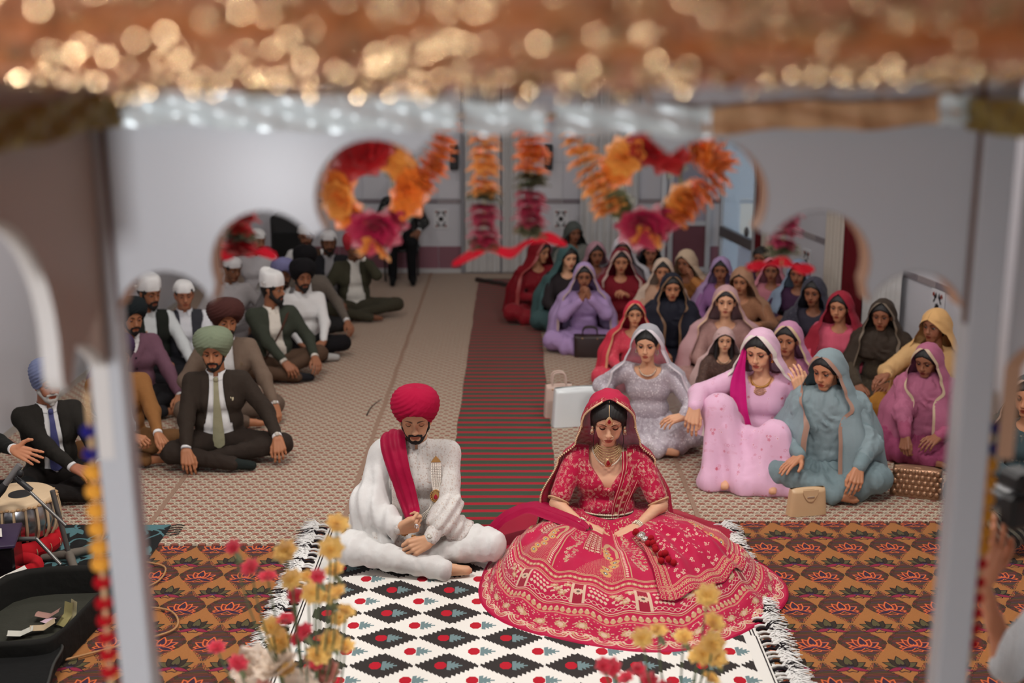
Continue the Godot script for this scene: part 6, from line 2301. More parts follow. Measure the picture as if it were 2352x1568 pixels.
func skirt_point(a: float, v: float, lift: float) -> Vector3:      # in the hall's axes; a from the camera's side, towards +x
	var c := Vector3(0.61, 0, -6.03)
	var hem := c + Vector3(sin(a) * 0.785, 0, cos(a) * 0.755)
	hem += Vector3(sin(a), 0, cos(a)) * 0.02 * sin(a * 5 + 0.6)
	var w := Vector3(0.525, 0, -6.36) + Vector3(sin(a) * 0.135, 0, cos(a) * 0.115)
	var p := w.lerp(hem, pow(v, 0.92))
	var y := lerps([[0.0, 0.285], [0.14, 0.285], [0.34, 0.27], [0.52, 0.235], [0.68, 0.17], [0.84, 0.075], [0.93, 0.028], [1.0, 0.012]], v)
	y += 0.035 * exp(-pow((absf(a) - 1.0) / 0.45, 2.0)) * exp(-pow((v - 0.42) / 0.22, 2.0))
	y -= 0.05 * exp(-pow(a / 0.35, 2.0)) * exp(-pow((v - 0.2) / 0.16, 2.0))
	var k := ss(0.1, 0.6, v) * (1 - 0.5 * ss(0.85, 1.0, v))
	y += k * (0.012 * sin(a * 13 + 1.0) + 0.008 * sin(a * 23 + v * 4))
	if cos(a) < 0.0: y *= lerpf(1.0, 0.55, ss(0.0, 0.8, -cos(a)) * ss(0.2, 0.5, v))
	p.y = maxf(y, 0.018) + lift
	return p

func short_sleeves(J: Dictionary) -> Array:
	var B := []
	for a in J.arms: B.append([a[0], (a[0] as Vector3).lerp(a[1], 0.80), 0.062, 0.056])
	return B

func build_bride() -> void:
	var fine := 0.003
	var q := {"at": Vector2(0.52, -6.44), "h": 0.935, "wear": "veil", "kind": "woman", "hair": "puff", "fine": fine, "body": 0.011, "face": -3.0, "yaw": 0.0, "pitch": 17.0, "lid": 0.93, "gaze": Vector2(0, -0.6),
		"tone": rgb(214, 164, 132), "cell": 0.01, "bindi": true, "tr": Vector3(0.645, 0.27, -6.13), "tl": Vector3(0.375, 0.29, -6.12), "pr": Vector3(0.75, -0.7, -0.1), "pl": Vector3(-0.75, -0.7, -0.1),
		"whd_r": Vector3(-0.75, -0.35, 0.4), "whd_l": Vector3(0.75, -0.35, 0.4), "hands": ["relax", "relax"]}
	var t := person(q, "bride in a gold-embroidered crimson skirt and veil, eyes lowered, seated beside the groom")
	var J := skeleton(q)
	var at: Callable = J.at
	var inv := t.transform.affine_inverse()
	var red := rgb(176, 10, 62)
	var zari := printed(tex_zari(rgb(176, 12, 60), PALE, 41, 58, 11.0), 0.6, 6.5, 0.3)
	var lining := cloth(red, 0.4, 0.6)
	# blouse
	var g := Geo.new()
	g.sdf(torso_bones(J, 0.006, 0.92) + short_sleeves(J), 0.025, 0.009, func(p: Vector3, d: float) -> float:
		var e := q_of(J, p)
		d += folds(p, 0.003)
		if e.z > -0.05 and e.y > 0.40:
			var w := lerpf(0.02, 0.098, pow(ss(0.415, 0.56, e.y), 0.7))
			d = maxf(d, minf(w - absf(e.x), 0.12))
		if e.y > 0.57: d = maxf(d, 0.098 - absf(e.x))
		return maxf(d, 0.255 - p.y))
	var bl := obj("blouse", g, zari, t)
	for i in 2:
		var a: Array = J.arms[i]
		var e: Vector3 = (a[0] as Vector3).lerp(a[1], 0.93)
		obj("sleeve_hem", loop(e, a[1] - a[0], 0.056, 0.005, 24, 6), plain(GOLD, 0.6), bl)
	# skirt
	g = Geo.new()
	g.grid(220, 80, func(u, v): return inv * skirt_point((u - 0.5) * TAU, v, 0.0), true, null, 1.0, 1.0)
	var sk := obj("skirt", g, printed(tex_lehenga(), 0.62, 0.0, 0.35), t)
	g = Geo.new()
	g.grid(220, 3, func(u, v):
		var p := skirt_point((u - 0.5) * TAU, 1.0, 0.0)
		return inv * (p + Vector3(sin((u - 0.5) * TAU) * 0.012 * v, 0.003 - 0.012 * v * v, cos((u - 0.5) * TAU) * 0.012 * v)), true)
	obj("hem", g, lining, sk)
	# end of the veil spread over the skirt, with its border
	var bord := printed(tex_border(red, GOLD), 0.6, 0.0, 0.3)
	var flap := func(a: float, v: float) -> Vector3: return inv * skirt_point(a, v, 0.014 + 0.006 * sin(a * 20 + v * 9))
	g = Geo.new()
	g.grid(30, 24, func(u, v): return flap.call(lerpf(0.40, 1.35, u) - 0.10 * v, lerpf(0.20, 0.66, v)), false, null, 2.0, 2.0)
	var fl := obj("veil_end", g, printed(tex_zari(rgb(176, 10, 62), PALE, 44, 44, 10.0), 0.6), t)
	g = Geo.new()
	g.grid(40, 4, func(u, v): return flap.call(lerpf(0.33, 1.38, u) - 0.10, lerpf(0.64, 0.735, v)) + Vector3(0, 0.004, 0), false, null, 3.0, 1.0)
	g.grid(40, 4, func(u, v): return flap.call(lerpf(0.44, 0.29, v) - 0.10 * u, lerpf(0.20, 0.735, u)) + Vector3(0, 0.004, 0), false, null, 3.0, 1.0)
	obj("veil_end_border", g, bord, fl)
	# pleated strip over her left shoulder
	g = Geo.new()
	g.grid(12, 34, func(u, s):
		var y := lerpf(0.60, 0.25, s)
		var x: float = lerpf(0.135, 0.055, ss(0.1, 1.0, s)) + (u - 0.5) * lerpf(0.13, 0.07, s)
		return at.call(x, y - 0.012 * absf(u - 0.5), front_z(y, 0.020) - 2.4 * x * x + 0.004 * sin(u * 14)), false, null, 1.0, 4.0)
	var im := canvas(64, 64, rgb(160, 14, 48))
	for k in [3, 12, 30, 34, 52, 60]: im.fill_rect(Rect2i(k, 0, 2, 64), PALE)
	for k in 2:
		blossom(im, 21, 16 + 32 * k, 9, 7, GOLD, PALE)
		blossom(im, 43, 32 * k, 9, 7, GOLD, PALE)
	obj("shoulder_drape", g, printed(tex(im), 0.6), t)
	# belt of pearls
	g = Geo.new()
	for r in 2:
		var pts := []
		for i in 41:
			var a := -1.9 + 3.8 * i / 40.0
			pts.append(at.call(sin(a) * 0.155, 0.262 - 0.018 * r, cos(a) * 0.118))
		pearls(g, pts, 0.0056, 64)
	obj("pearl_belt", g, plain(rgb(226, 206, 180), 0.25, 0.2), t)
	# veil: sheer crimson, its beaded border framing the face
	var v := {"col": red, "alpha": 0.80, "hem": 0.03, "open": 78.0, "close": 78.0, "set": 20.0, "wide": 1.0, "big": 1.18, "rip": 0.7, "seed": 2.0}
	var vo := obj("veil", veil_geo(J, v, 64, 50), sheer(rgb(180, 12, 60), 0.9), t)
	obj("veil_border", veil_border(J, v, 0.030), printed(tex_zari(rgb(150, 20, 44), PALE, 47, 60, 9.0), 0.55), vo)
	g = Geo.new()
	for sd in 2:
		for i in 120:
			var p := veil_point(J, v, 0.003 if sd == 0 else 0.997, lerpf(0.125, 0.985, i / 119.0))
			g.ball(p + (p - (J.head as Transform3D).origin).normalized() * 0.006, Vector3.ONE * 0.0058, 7, 5)
	obj("pearl_edging", g, plain(rgb(222, 190, 150), 0.3, 0.2), vo)
	# jewels
	g = Geo.new()
	for r in 7:
		var pts := []
		for i in 31:
			var a := lerpf(-1.75, 1.75, i / 30.0)
			var k := r / 6.0
			var rad := lerpf(0.056, 0.079, k)
			pts.append(at.call(sin(a) * rad, lerpf(0.612, 0.588, k) - 0.062 * k * pow(maxf(cos(a), 0.0), 1.6), -0.004 + cos(a) * lerpf(0.060, 0.086, k)))
		if r == 6: continue
		pearls(g, pts, 0.0034, 44)
	var nk := obj("necklace", g, plain(rgb(206, 174, 128), 0.28, 0.35), t)
	g = Geo.new()
	var outer := []
	for i in 31:
		var a := lerpf(-1.75, 1.75, i / 30.0)
		outer.append(at.call(sin(a) * 0.081, 0.588 - 0.066 * pow(maxf(cos(a), 0.0), 1.6), -0.004 + cos(a) * 0.088))
	pearls(g, outer, 0.0048, 40)
	obj("pearl_row", g, plain(rgb(214, 198, 176), 0.3), nk)
	g = Geo.new()
	g.ball(at.call(0, 0.542, 0.088), Vector3(0.022, 0.026, 0.006), 16, 8)
	obj("pendant", g, plain(GOLD, 0.3, 0.8), nk)
	g = Geo.new()
	drop(g, Basis.IDENTITY, at.call(0, 0.540, 0.094), 0.010, 0.013, 0.006)
	var ruby := plain(rgb(140, 4, 24), 0.1)
	obj("ruby", g, ruby, nk)
	g = Geo.new()
	drop(g, Basis.IDENTITY, Vector3(0, 0.058, 0.0885), 0.021, 0.024, 0.006)
	g.tube([Vector3(0, 0.085, 0.083), Vector3(0, 0.115, 0.062), Vector3(0, 0.138, 0.02)], 0.0022, 6)
	for i in 9: g.ball(Vector3((i - 4) * 0.0052, 0.027 + 0.0009 * (i - 4) * (i - 4), 0.088), Vector3.ONE * 0.0036, 8, 6)
	var tk := obj("forehead_pendant", headed(g, J), plain(rgb(214, 178, 134), 0.28, 0.4), t)
	g = Geo.new()
	drop(g, Basis.IDENTITY, Vector3(0, 0.060, 0.094), 0.009, 0.012, 0.004)
	obj("ruby", headed(g, J), ruby, tk)
	g = Geo.new()
	g.add(loop(Vector3(0.0155, -0.038, 0.0945), Vector3(0.5, 0, 1), 0.0095, 0.0014, 18, 5))
	for i in 7: g.ball(Vector3(0.0155, -0.038, 0.0945) + Vector3(sin(i * 0.5) * 0.0095, -cos(i * 0.5) * 0.0095, 0.001), Vector3.ONE * 0.0022, 6, 5)
	obj("nose_ring", headed(g, J), plain(rgb(230, 206, 176), 0.25, 0.5), t)
	g = Geo.new()
	for s in [-1.0, 1.0]:
		g.ball(Vector3(s * 0.083, -0.03, 0.010), Vector3(0.008, 0.010, 0.008), 10, 8)
		g.ball(Vector3(s * 0.085, -0.052, 0.012), Vector3(0.010, 0.014, 0.010), 10, 8)
		for i in 6: g.ball(Vector3(s * 0.085 + sin(i) * 0.008, -0.068, 0.012 + cos(i) * 0.008), Vector3.ONE * 0.003, 6, 5)
	obj("earring", headed(g, J), plain(rgb(226, 200, 166), 0.25, 0.5), t)
	g = Geo.new()
	for s in [-1.0, 1.0]:
		g.tube(bez([Vector3(s * 0.045, 0.075, 0.062), Vector3(s * 0.066, 0.03, 0.058), Vector3(s * 0.073, -0.03, 0.05), Vector3(s * 0.078, -0.10, 0.045), Vector3(s * 0.07, -0.14, 0.05)], 6), 0.0016, 5)
	obj("loose_strand", headed(g, J), plain(rgb(20, 14, 12), 0.5), t)
	for i in 2:
		var a: Array = J.arms[i]
		var ax: Vector3 = ((a[2] - a[1]) as Vector3).normalized()
		for k in 4:
			g = Geo.new()
			var pts := []
			var x := Vector3.UP.cross(ax).normalized()
			var y := ax.cross(x)
			for n in 21: pts.append((a[2] as Vector3) - ax * (0.012 + 0.008 * k) + (x * sin(TAU * n / 20) + y * cos(TAU * n / 20)) * 0.0285)
			pearls(g, pts, 0.0042, 24)
			obj("bracelet", g, plain(rgb(230, 216, 190), 0.25, 0.3), t)
	# tassels of red wool balls at her left wrist
	g = Geo.new()
	var rng := RandomNumberGenerator.new()
	rng.seed = 9
	for k in 15:
		var a := 0.30 + 0.03 * (k % 3) + 0.0055 * k
		var p := inv * skirt_point(a, 0.20 + 0.026 * k, 0.030 + 0.012 * (k % 2))
		if k in [2, 3, 4]: obj("silver_bell", Geo.new().ball(p, Vector3(0.022, 0.018, 0.022), 7, 6), plain(rgb(206, 196, 186), 0.25, 0.8), t)
		else: obj("wool_ball", Geo.new().ball(p + Vector3(rng.randf_range(-0.01, 0.01), 0, 0), Vector3.ONE * 0.0165, 10, 8), cloth(rgb(150, 8, 24), 0.5), t)
	# veil cloth spread on the floor behind her and the stole that ties her to the groom
	g = Geo.new()
	g.grid(60, 24, func(u, v):
		var a: float = lerpf(-1.95, 1.95, u)
		var r: float = lerpf(0.25, 0.56 + 0.31 * cos(a * 0.75) + 0.03 * sin(a * 7), v)
		var h: float = 0.10 * (1 - v) + 0.022 * (1 + sin(a * 9 + v * 3)) * (1 - v * 0.6) + 0.012
		return inv * Vector3(0.56 + sin(a) * r * 1.0, h, -6.48 - cos(a) * r * 0.78), false, null, 5.0, 2.0)
	obj("trailing_veil", g, sheer(rgb(170, 10, 50), 0.92), t)
	g = Geo.new()
	var path := bez([Vector3(-0.14, 0.13, -6.46), Vector3(-0.03, 0.235, -6.47), Vector3(0.12, 0.305, -6.42), Vector3(0.26, 0.325, -6.24), Vector3(0.36, 0.32, -6.12), Vector3(0.40, 0.30, -6.07)], 8)
	g.grid(path.size() - 1, 14, func(u, s):
		var i: int = int(round(u * (path.size() - 1)))
		var d: Vector3 = (path[mini(i + 1, path.size() - 1)] - path[maxi(i - 1, 0)]).normalized()
		var x := d.cross(Vector3.UP).normalized()
		var w: float = 0.02 + 0.065 * sin(PI * clampf(u * 0.8 + 0.12, 0, 1))
		var b: float = (s - 0.5) * 2.0
		return inv * ((path[i] as Vector3) + x * b * w + Vector3(0, -0.035 * b * b + 0.007 * sin(b * 11 + u * 3), 0)))
	obj("joined_stole", g, cloth(rgb(158, 6, 58), 0.4, 0.55), t)

func build_groom() -> void:
	var q := {"at": Vector2(-0.52, -6.46), "h": 0.985, "wear": "turban", "wear_col": rgb(160, 8, 52), "under": rgb(220, 206, 190), "peak": 0.082, "tw": 1.03, "fine": 0.003, "body": 0.016, "face": 4.0, "yaw": -2.0, "pitch": 15.0, "lid": 0.8, "gaze": Vector2(0, -0.6),
		"beard": 0.0, "tone": rgb(204, 156, 122), "knee_r": Vector3(0.37, 0.13, 0.24), "knee_l": Vector3(-0.35, 0.13, 0.24), "ankle": Vector3(0.12, 0.06, 0.37), "toe": Vector3(0.25, 0.045, 0.36), "tr": Vector3(-0.435, 0.205, -6.12), "tl": Vector3(-0.590, 0.255, -6.16),
		"whd_l": Vector3(0.8, 0.35, 0.25), "whd_r": Vector3(-0.8, -0.25, 0.3), "wback_l": Vector3(0.2, -0.2, 1.0), "wback_r": Vector3(0.1, 0.5, 1.0), "hands": ["clasp", "fist"], "watch": 0, "watch_col": rgb(196, 140, 96),
		"pr": Vector3(0.8, -0.5, -0.2), "pl": Vector3(-0.8, -0.5, -0.2)}
	var t := person(q, "groom in a crimson turban and white embroidered coat, eyes lowered, seated cross-legged")
	var J := skeleton(q)
	var at: Callable = J.at
	var white := rgb(212, 208, 203)
	var emb := printed(tex_spots(white, [rgb(196, 184, 174), rgb(176, 136, 116), rgb(206, 198, 190), rgb(160, 140, 132)], 170, 3, 8, 61), 0.8, 6.0, 0.3)
	emb.normal_enabled = true
	emb.normal_texture = wrinkle
	emb.normal_scale = 0.5
	var pl := cloth(rgb(214, 212, 209), 0.3, 0.85)
	var g := Geo.new()
	g.sdf(leg_bones(J, 0.020) + torso_bones(J, 0.006).slice(0, 1), 0.035, 0.010, func(p: Vector3, d: float) -> float:
		return flat_floor(p, d + folds(p, 0.009) + 0.004 * sin(p.x * 70 + p.z * 50)))
	obj("trousers", g, pl, t)
	g = Geo.new()
	g.sdf(torso_bones(J, 0.016, 1.06) + arm_bones(J, 0.015, 0.93) + [[at.call(-0.165, 0.55, -0.01), at.call(0.165, 0.55, -0.01), 0.060, 0.060]], 0.028, 0.009, func(p: Vector3, d: float) -> float:
		var e := q_of(J, p)
		d += folds(p, 0.005)
		if e.z > 0 and absf(e.x) < 0.003: d += 0.004
		if e.y > 0.59: d = maxf(d, 0.052 - Vector2(e.x, e.z - 0.01).length())
		return maxf(d, 0.10 - p.y))
	var coat := obj("coat", g, emb, t)
	var lap := []
	for l in J.legs: lap.append([l[0], l[1], 0.118, 0.092])
	lap += [[Vector3(-0.1, 0.13, 0.0), Vector3(0.1, 0.13, 0.0), 0.125, 0.125], [Vector3(-0.16, 0.095, 0.20), Vector3(0.16, 0.095, 0.20), 0.075, 0.075]]
	g = Geo.new()
	g.sdf(lap, 0.05, 0.010, func(p: Vector3, d: float) -> float:
		d += folds(p, 0.004)
		d = maxf(d, Vector2(p.x / 0.31, (p.z + 0.02) / 0.36).length() * 0.33 - 0.33)
		return maxf(d, 0.05 - p.y))
	obj("coat_skirt", g, emb, coat)
	obj("stand_collar", knit([[0.058, -0.03], [0.057, 0.005], [0.060, 0.028], [0.0635, 0.005], [0.066, -0.03]], J, 0.605, 28, 0.12), emb, coat)
	# white shawl over his right shoulder and arm, its end over the left forearm
	var A: Array = J.arms[1]
	var B: Array = J.arms[0]
	g = Geo.new()
	var sh := [[A[0], A[1], 0.078, 0.085], [A[1], (A[1] as Vector3).lerp(A[2], 0.8), 0.085, 0.062], [A[0], at.call(-0.10, 0.30, -0.02), 0.07, 0.10], [A[1], Vector3(A[1].x - 0.02, 0.10, A[1].z), 0.09, 0.11], [Vector3(-0.22, 0.15, 0.1), Vector3(-0.16, 0.14, 0.24), 0.09, 0.05]]
	g.sdf(sh, 0.05, 0.010, func(p: Vector3, d: float) -> float:
		d += 0.008 * sin((p.x * 1.3 + p.z * 0.6 + p.y * 0.35) * 60) * ss(0.6, 0.35, p.y) + folds(p, 0.006)
		d = maxf(d, p.x + 0.075 + 0.0 * p.y)
		return maxf(d, 0.10 - p.y))
	var shawl := obj("shawl", g, pl, t)
	g = Geo.new()
	g.grid(8, 30, func(u, s):
		var y := lerpf(0.56, 0.19, s)
		var x: float = -0.075 - u * 0.055
		return at.call(x, y, front_z(y, 0.052) - 1.0 * x * x + 0.002 * sin(s * 30)), false, null, 1.0, 6.0)
	obj("shawl_border", g, printed(tex_spots(rgb(214, 206, 198), [rgb(150, 96, 90), rgb(190, 160, 140), rgb(120, 96, 90)], 120, 3, 6, 66), 0.8), shawl)
	g = Geo.new()
	g.sdf([[(B[1] as Vector3).lerp(B[2], 0.0), (B[1] as Vector3).lerp(B[2], 0.55), 0.068, 0.064], [(B[1] as Vector3).lerp(B[2], 0.3), (B[1] as Vector3).lerp(B[2], 0.3) + Vector3(0.07, -0.10, 0.02), 0.066, 0.05], [(B[1] as Vector3) + Vector3(0.06, -0.12, 0.0), (B[1] as Vector3) + Vector3(0.15, -0.20, 0.06), 0.05, 0.04]], 0.04, 0.010, func(p: Vector3, d: float) -> float:
		return d + 0.006 * sin((p.x - p.y) * 90) + folds(p, 0.006))
	obj("shawl_end", g, emb, shawl)
	# crimson stole from his right shoulder to his hands
	var path := bez([at.call(-0.06, 0.60, -0.10), at.call(-0.115, 0.655, -0.02), at.call(-0.12, 0.625, 0.065), at.call(-0.095, 0.52, 0.125), at.call(-0.06, 0.40, 0.150), at.call(-0.03, 0.31, 0.20), (A[2] as Vector3) + Vector3(0.075, 0.05, 0.03)], 8)
	g = Geo.new()
	var n := path.size() - 1
	g.grid(n, 16, func(u, s):
		var i := int(round(u * n))
		var b: float = (s - 0.5) * 2.0
		var w := lerps([[0.0, 0.06], [0.3, 0.068], [0.6, 0.056], [0.85, 0.046], [1.0, 0.026]], u)
		var d: Vector3 = (path[mini(i + 1, n)] - path[maxi(i - 1, 0)]).normalized()
		var out := Vector3(-0.25, 0.35, 1.0) if u > 0.25 else Vector3(-0.3, 1.0, 0.3)
		out = (out - d * out.dot(d)).normalized()
		var x := d.cross(out).normalized()
		return (path[i] as Vector3) + x * b * w + out * (0.022 * (1 - b * b) + 0.005 * sin(b * 9 + u * 2)))
	obj("stole", g, cloth(rgb(156, 6, 54), 0.4, 0.55), t)
	# pearl strands with a pendant, brooch, ring, trinkets
	var nk := Node3D.new()
	nk.name = "pearl_necklace"
	t.add_child(nk, true)
	var pm := plain(rgb(236, 228, 216), 0.3, 0.0)
	for k in 5:
		var x := 0.078 + 0.0105 * k
		g = Geo.new()
		pearls(g, bez([at.call(x, 0.535, front_z(0.535, 0.028)), at.call(x, 0.45, front_z(0.45, 0.026)), at.call(0.086 + 0.006 * k, 0.385, front_z(0.385, 0.027))], 5), 0.0046, 24)
		obj("pearl_strand", g, pm, nk)
		g = Geo.new()
		pearls(g, bez([at.call(0.078 + 0.009 * k, 0.34, front_z(0.34, 0.028)), at.call(0.06 + 0.008 * k, 0.29 - 0.004 * k, front_z(0.29, 0.030)), at.call(0.015, 0.255 - 0.007 * k, front_z(0.255, 0.032))], 5), 0.0044, 20)
		obj("pearl_strand", g, pm, nk)
	g = Geo.new()
	drop(g, Basis.IDENTITY, at.call(0.096, 0.360, front_z(0.36, 0.030)), 0.026, 0.030, 0.007)
	for k in 18: g.ball(at.call(0.096 + sin(TAU * k / 18) * 0.027, 0.362 + cos(TAU * k / 18) * 0.033, front_z(0.36, 0.032)), Vector3.ONE * 0.0045, 7, 5)
	obj("pendant", g, plain(rgb(206, 160, 100), 0.3, 0.75), nk)
	g = Geo.new()
	g.extrude(PackedVector2Array([Vector2(-0.026, 0), Vector2(0.026, 0), Vector2(0.014, 0.018), Vector2(0.0, 0.034), Vector2(-0.014, 0.018)]), 0.008, Transform3D(Basis.IDENTITY, at.call(0.10, 0.538, front_z(0.54, 0.036))))
	obj("brooch", g, plain(rgb(206, 160, 100), 0.3, 0.75), nk)
	g = Geo.new()
	drop(g, Basis.IDENTITY, at.call(0.096, 0.358, front_z(0.36, 0.038)), 0.010, 0.013, 0.005)
	obj("ruby", g, plain(rgb(170, 10, 50), 0.1), nk)
	var la: Array = J.arms[1]
	var ld: Vector3 = q.hd_l.normalized()
	g = loop((la[2] as Vector3) + ld * 0.098 + Vector3(0.0, -0.004, 0.016), Vector3(0.3, 0.2, -1), 0.0105, 0.002, 14, 5)
	g.ball((la[2] as Vector3) + ld * 0.10 + Vector3(0, 0.002, 0.026), Vector3(0.006, 0.006, 0.004), 8, 6)
	obj("ring", g, plain(rgb(222, 222, 226), 0.2, 0.8), t)
	g = Geo.new()
	for k in 7: blossom_lump(g, Vector3(-0.20 + 0.045 * k, 0.215 - 0.006 * k, 0.20 + 0.012 * k), 0.012 + 0.004 * (k % 2))
	obj("gold_trinkets", g, plain(rgb(206, 146, 76), 0.35, 0.6), t)

func blossom_lump(g: Geo, p: Vector3, r: float) -> void:
	for k in 5: g.ball(p + Vector3(sin(k * 1.257) * r * 0.7, 0.002 * (k % 2), cos(k * 1.257) * r * 0.7), Vector3(r * 0.5, r * 0.3, r * 0.5), 6, 5)

# ---------------------------------------------------------------- guests
const MEN := "men seated on the left"
const WOMEN := "women seated on the right"

func man(at: Vector2, h: float, face: float, yaw: float, tone: Color, wear: String, wc: Color, beard: float, fit: Dictionary, label: String, more := {}) -> Node3D:
	var q := {"at": at, "h": h, "face": face, "yaw": yaw, "tone": tone, "wear": wear, "wear_col": wc, "fit": fit.merged({"type": "suit"}), "fine": 0.0045 if at.y > -10.0 else 0.0058, "cell": 0.013 if at.y > -10.0 else 0.019, "pitch": 8.0}
	if beard >= 0.0: q.beard = beard
	if wear == "cap": q.hair = "short"
	return person(q.merged(more, true), label, MEN)

func lady(at: Vector2, h: float, face: float, yaw: float, tone: Color, veil: Dictionary, fit: Dictionary, label: String, more := {}) -> Node3D:
	var q := {"at": at, "h": h, "face": face, "yaw": yaw, "tone": tone, "kind": "woman", "hair": "bun", "fit": fit.merged({"type": "dress"}), "fine": 0.0045 if at.y > -10.0 else 0.0058, "cell": 0.013 if at.y > -10.0 else 0.019, "pitch": 8.0, "hands": ["relax", "knee"],
		"wr": Vector3(0.14, 0.25, 0.30), "wl": Vector3(-0.12, 0.22, 0.32)}
	if veil.is_empty(): q.wear = "none"
	else:
		q.wear = "veil"
		q.veil = veil
	return person(q.merged(more, true), label, WOMEN)

func build_guests() -> void:
	var wht := rgb(222, 220, 218)
	var black := rgb(20, 18, 20)
	var t1 := rgb(176, 118, 84)
	var t2 := rgb(150, 98, 70)
	var t3 := rgb(120, 78, 56)
	var n: Node3D
	# ---- men
	man(Vector2(-1.99, -8.10), 0.925, 10.0, -8.0, t1, "turban", rgb(122, 132, 108), 0.0015, {"jacket": rgb(52, 43, 36), "shirt": wht, "trousers": rgb(48, 39, 33), "tie": rgb(152, 147, 118), "tie_low": 0.10, "socks": rgb(30, 36, 34), "pocket": rgb(206, 196, 164), "open": 0.095, "flare": 1.2},
		"man in a sage green turban, dark brown suit and olive tie, foremost of the men", {"fine": 0.003, "cell": 0.010, "under": wht, "tw": 1.10, "gaze": Vector2(0.45, 0.0), "lid": 0.2, "watch": 0, "wr": Vector3(0.40, 0.20, 0.26), "wl": Vector3(-0.20, 0.17, 0.36), "hands": ["knee", "drop"], "hd_l": Vector3(0.1, -0.9, 0.45), "back_l": Vector3(0, 0.4, 1), "hd_r": Vector3(0.15, -0.8, 0.5), "back_r": Vector3(0.1, 0.5, 1), "knee_r": Vector3(0.42, 0.13, 0.18), "knee_l": Vector3(-0.30, 0.13, 0.26), "bangles": [[1, rgb(206, 206, 210), 1]]})
	man(Vector2(-2.13, -9.02), 0.935, 14.0, 12.0, t1, "turban", rgb(70, 38, 34), 0.004, {"jacket": rgb(116, 98, 84), "shirt": wht, "trousers": rgb(100, 84, 72), "open": 0.07, "pocket": rgb(120, 100, 80)},
		"man in a dark brown turban and taupe suit, directly behind the sage green turban", {"tw": 1.14, "watch": 0, "wr": Vector3(0.36, 0.08, 0.36), "hd_r": Vector3(0.1, -0.8, 0.5), "gaze": Vector2(0.2, 0), "hands": ["knee", "knee"], "fine": 0.004})
	man(Vector2(-2.02, -10.25), 0.875, 26.0, 46.0, t2, "cap", wht, 0.012, {"jacket": rgb(56, 60, 50), "shirt": rgb(214, 206, 194), "trousers": rgb(82, 62, 48), "strap": rgb(72, 46, 36), "socks": rgb(30, 30, 34)},
		"bearded man in a peaked white kerchief, dark green jacket and brown trousers, in profile", {"cap": "peak", "pitch": 2.0, "watch": 1, "watch_col": GOLD, "wr": Vector3(0.28, 0.20, 0.30), "wl": Vector3(0.02, 0.16, 0.36), "knee_r": Vector3(0.36, 0.20, 0.16)})
	man(Vector2(-1.88, -10.95), 0.905, 22.0, 6.0, t2, "turban", black, 0.008, {"shirt": rgb(216, 214, 212), "trousers": black, "socks": rgb(170, 168, 164)},
		"man in a black turban and plain white shirt, hands folded over his shins", {"under": wht, "wr": Vector3(0.10, 0.20, 0.36), "wl": Vector3(-0.10, 0.20, 0.36), "hd_r": Vector3(-0.7, -0.3, 0.5), "hd_l": Vector3(0.7, -0.3, 0.5), "hands": ["clasp", "relax"]})
	var chk := printed(tex_checks(rgb(112, 102, 92), rgb(66, 58, 54)), 0.9, 9.0)
	man(Vector2(-1.98, -11.75), 0.90, 18.0, -4.0, t2, "turban", black, 0.008, {"jacket": rgb(90, 82, 74), "jacket_mat": chk, "shirt": wht, "trousers": rgb(40, 38, 38)}, "man in a black turban and checked grey jacket, behind the white-shirted man", {"under": rgb(200, 130, 110), "wr": Vector3(0.36, 0.18, 0.28), "yaw": 0.0})
	man(Vector2(-1.62, -12.6), 0.905, 16.0, 4.0, t3, "turban", rgb(190, 50, 62), -1.0, {"jacket": rgb(62, 60, 46), "shirt": rgb(206, 202, 194), "trousers": rgb(60, 56, 44), "open": 0.10}, "man in a coral turban and olive suit, hand at his mouth", {"tr": Vector3(-1.50, 0.66, -12.36), "whd_r": Vector3(-0.7, 0.6, 0.1), "wback_r": Vector3(0.3, 0.2, 1), "hands": ["clasp", "knee"], "pr": Vector3(0.6, -0.8, 0.1), "knee_r": Vector3(0.42, 0.15, 0.16)})
	man(Vector2(-2.22, -13.35), 0.87, 10.0, -4.0, t2, "cap", wht, 0.006, {"jacket": rgb(78, 56, 42), "vest": true, "closed": true, "shirt": wht, "trousers": black}, "man in glasses, white kerchief and brown waistcoat, in the back row before the loudspeaker", {"glasses": true})
	man(Vector2(-1.92, -12.9), 0.87, 12.0, 4.0, t3, "cap", rgb(206, 204, 204), 0.008, {"jacket": rgb(36, 36, 40), "shirt": rgb(160, 158, 160), "trousers": black}, "man in a white kerchief and black jacket, left of the coral turban")
	man(Vector2(-2.70, -13.0), 0.87, 12.0, 30.0, t2, "cap", wht, 0.0, {"shirt": rgb(188, 184, 186), "trousers": rgb(120, 116, 118), "collar": true}, "clean white-kerchiefed man in a loose pale grey shirt, far left of the back row", {"wl": Vector3(-0.25, 0.3, 0.2)})
	man(Vector2(-2.63, -11.45), 0.845, 14.0, 30.0, t3, "cap", rgb(200, 196, 196), -1.0, {"shirt": rgb(166, 160, 160), "trousers": rgb(110, 104, 104)}, "man in a pale kerchief and grey shirt under the red flower of the left scallop", {"pitch": 14.0})
	man(Vector2(-3.0, -10.05), 0.89, 26.0, 24.0, t2, "cap", wht, 0.006, {"jacket": rgb(30, 33, 28), "vest": true, "open": 0.03, "open_top": 0.045, "shirt": rgb(200, 204, 204), "trousers": rgb(30, 30, 34), "buttons": rgb(196, 150, 116), "low": 0.1}, "bearded man in a white kerchief and black buttoned waistcoat, by the left post", {"cap": "peak", "wr": Vector3(0.30, 0.12, 0.34)})
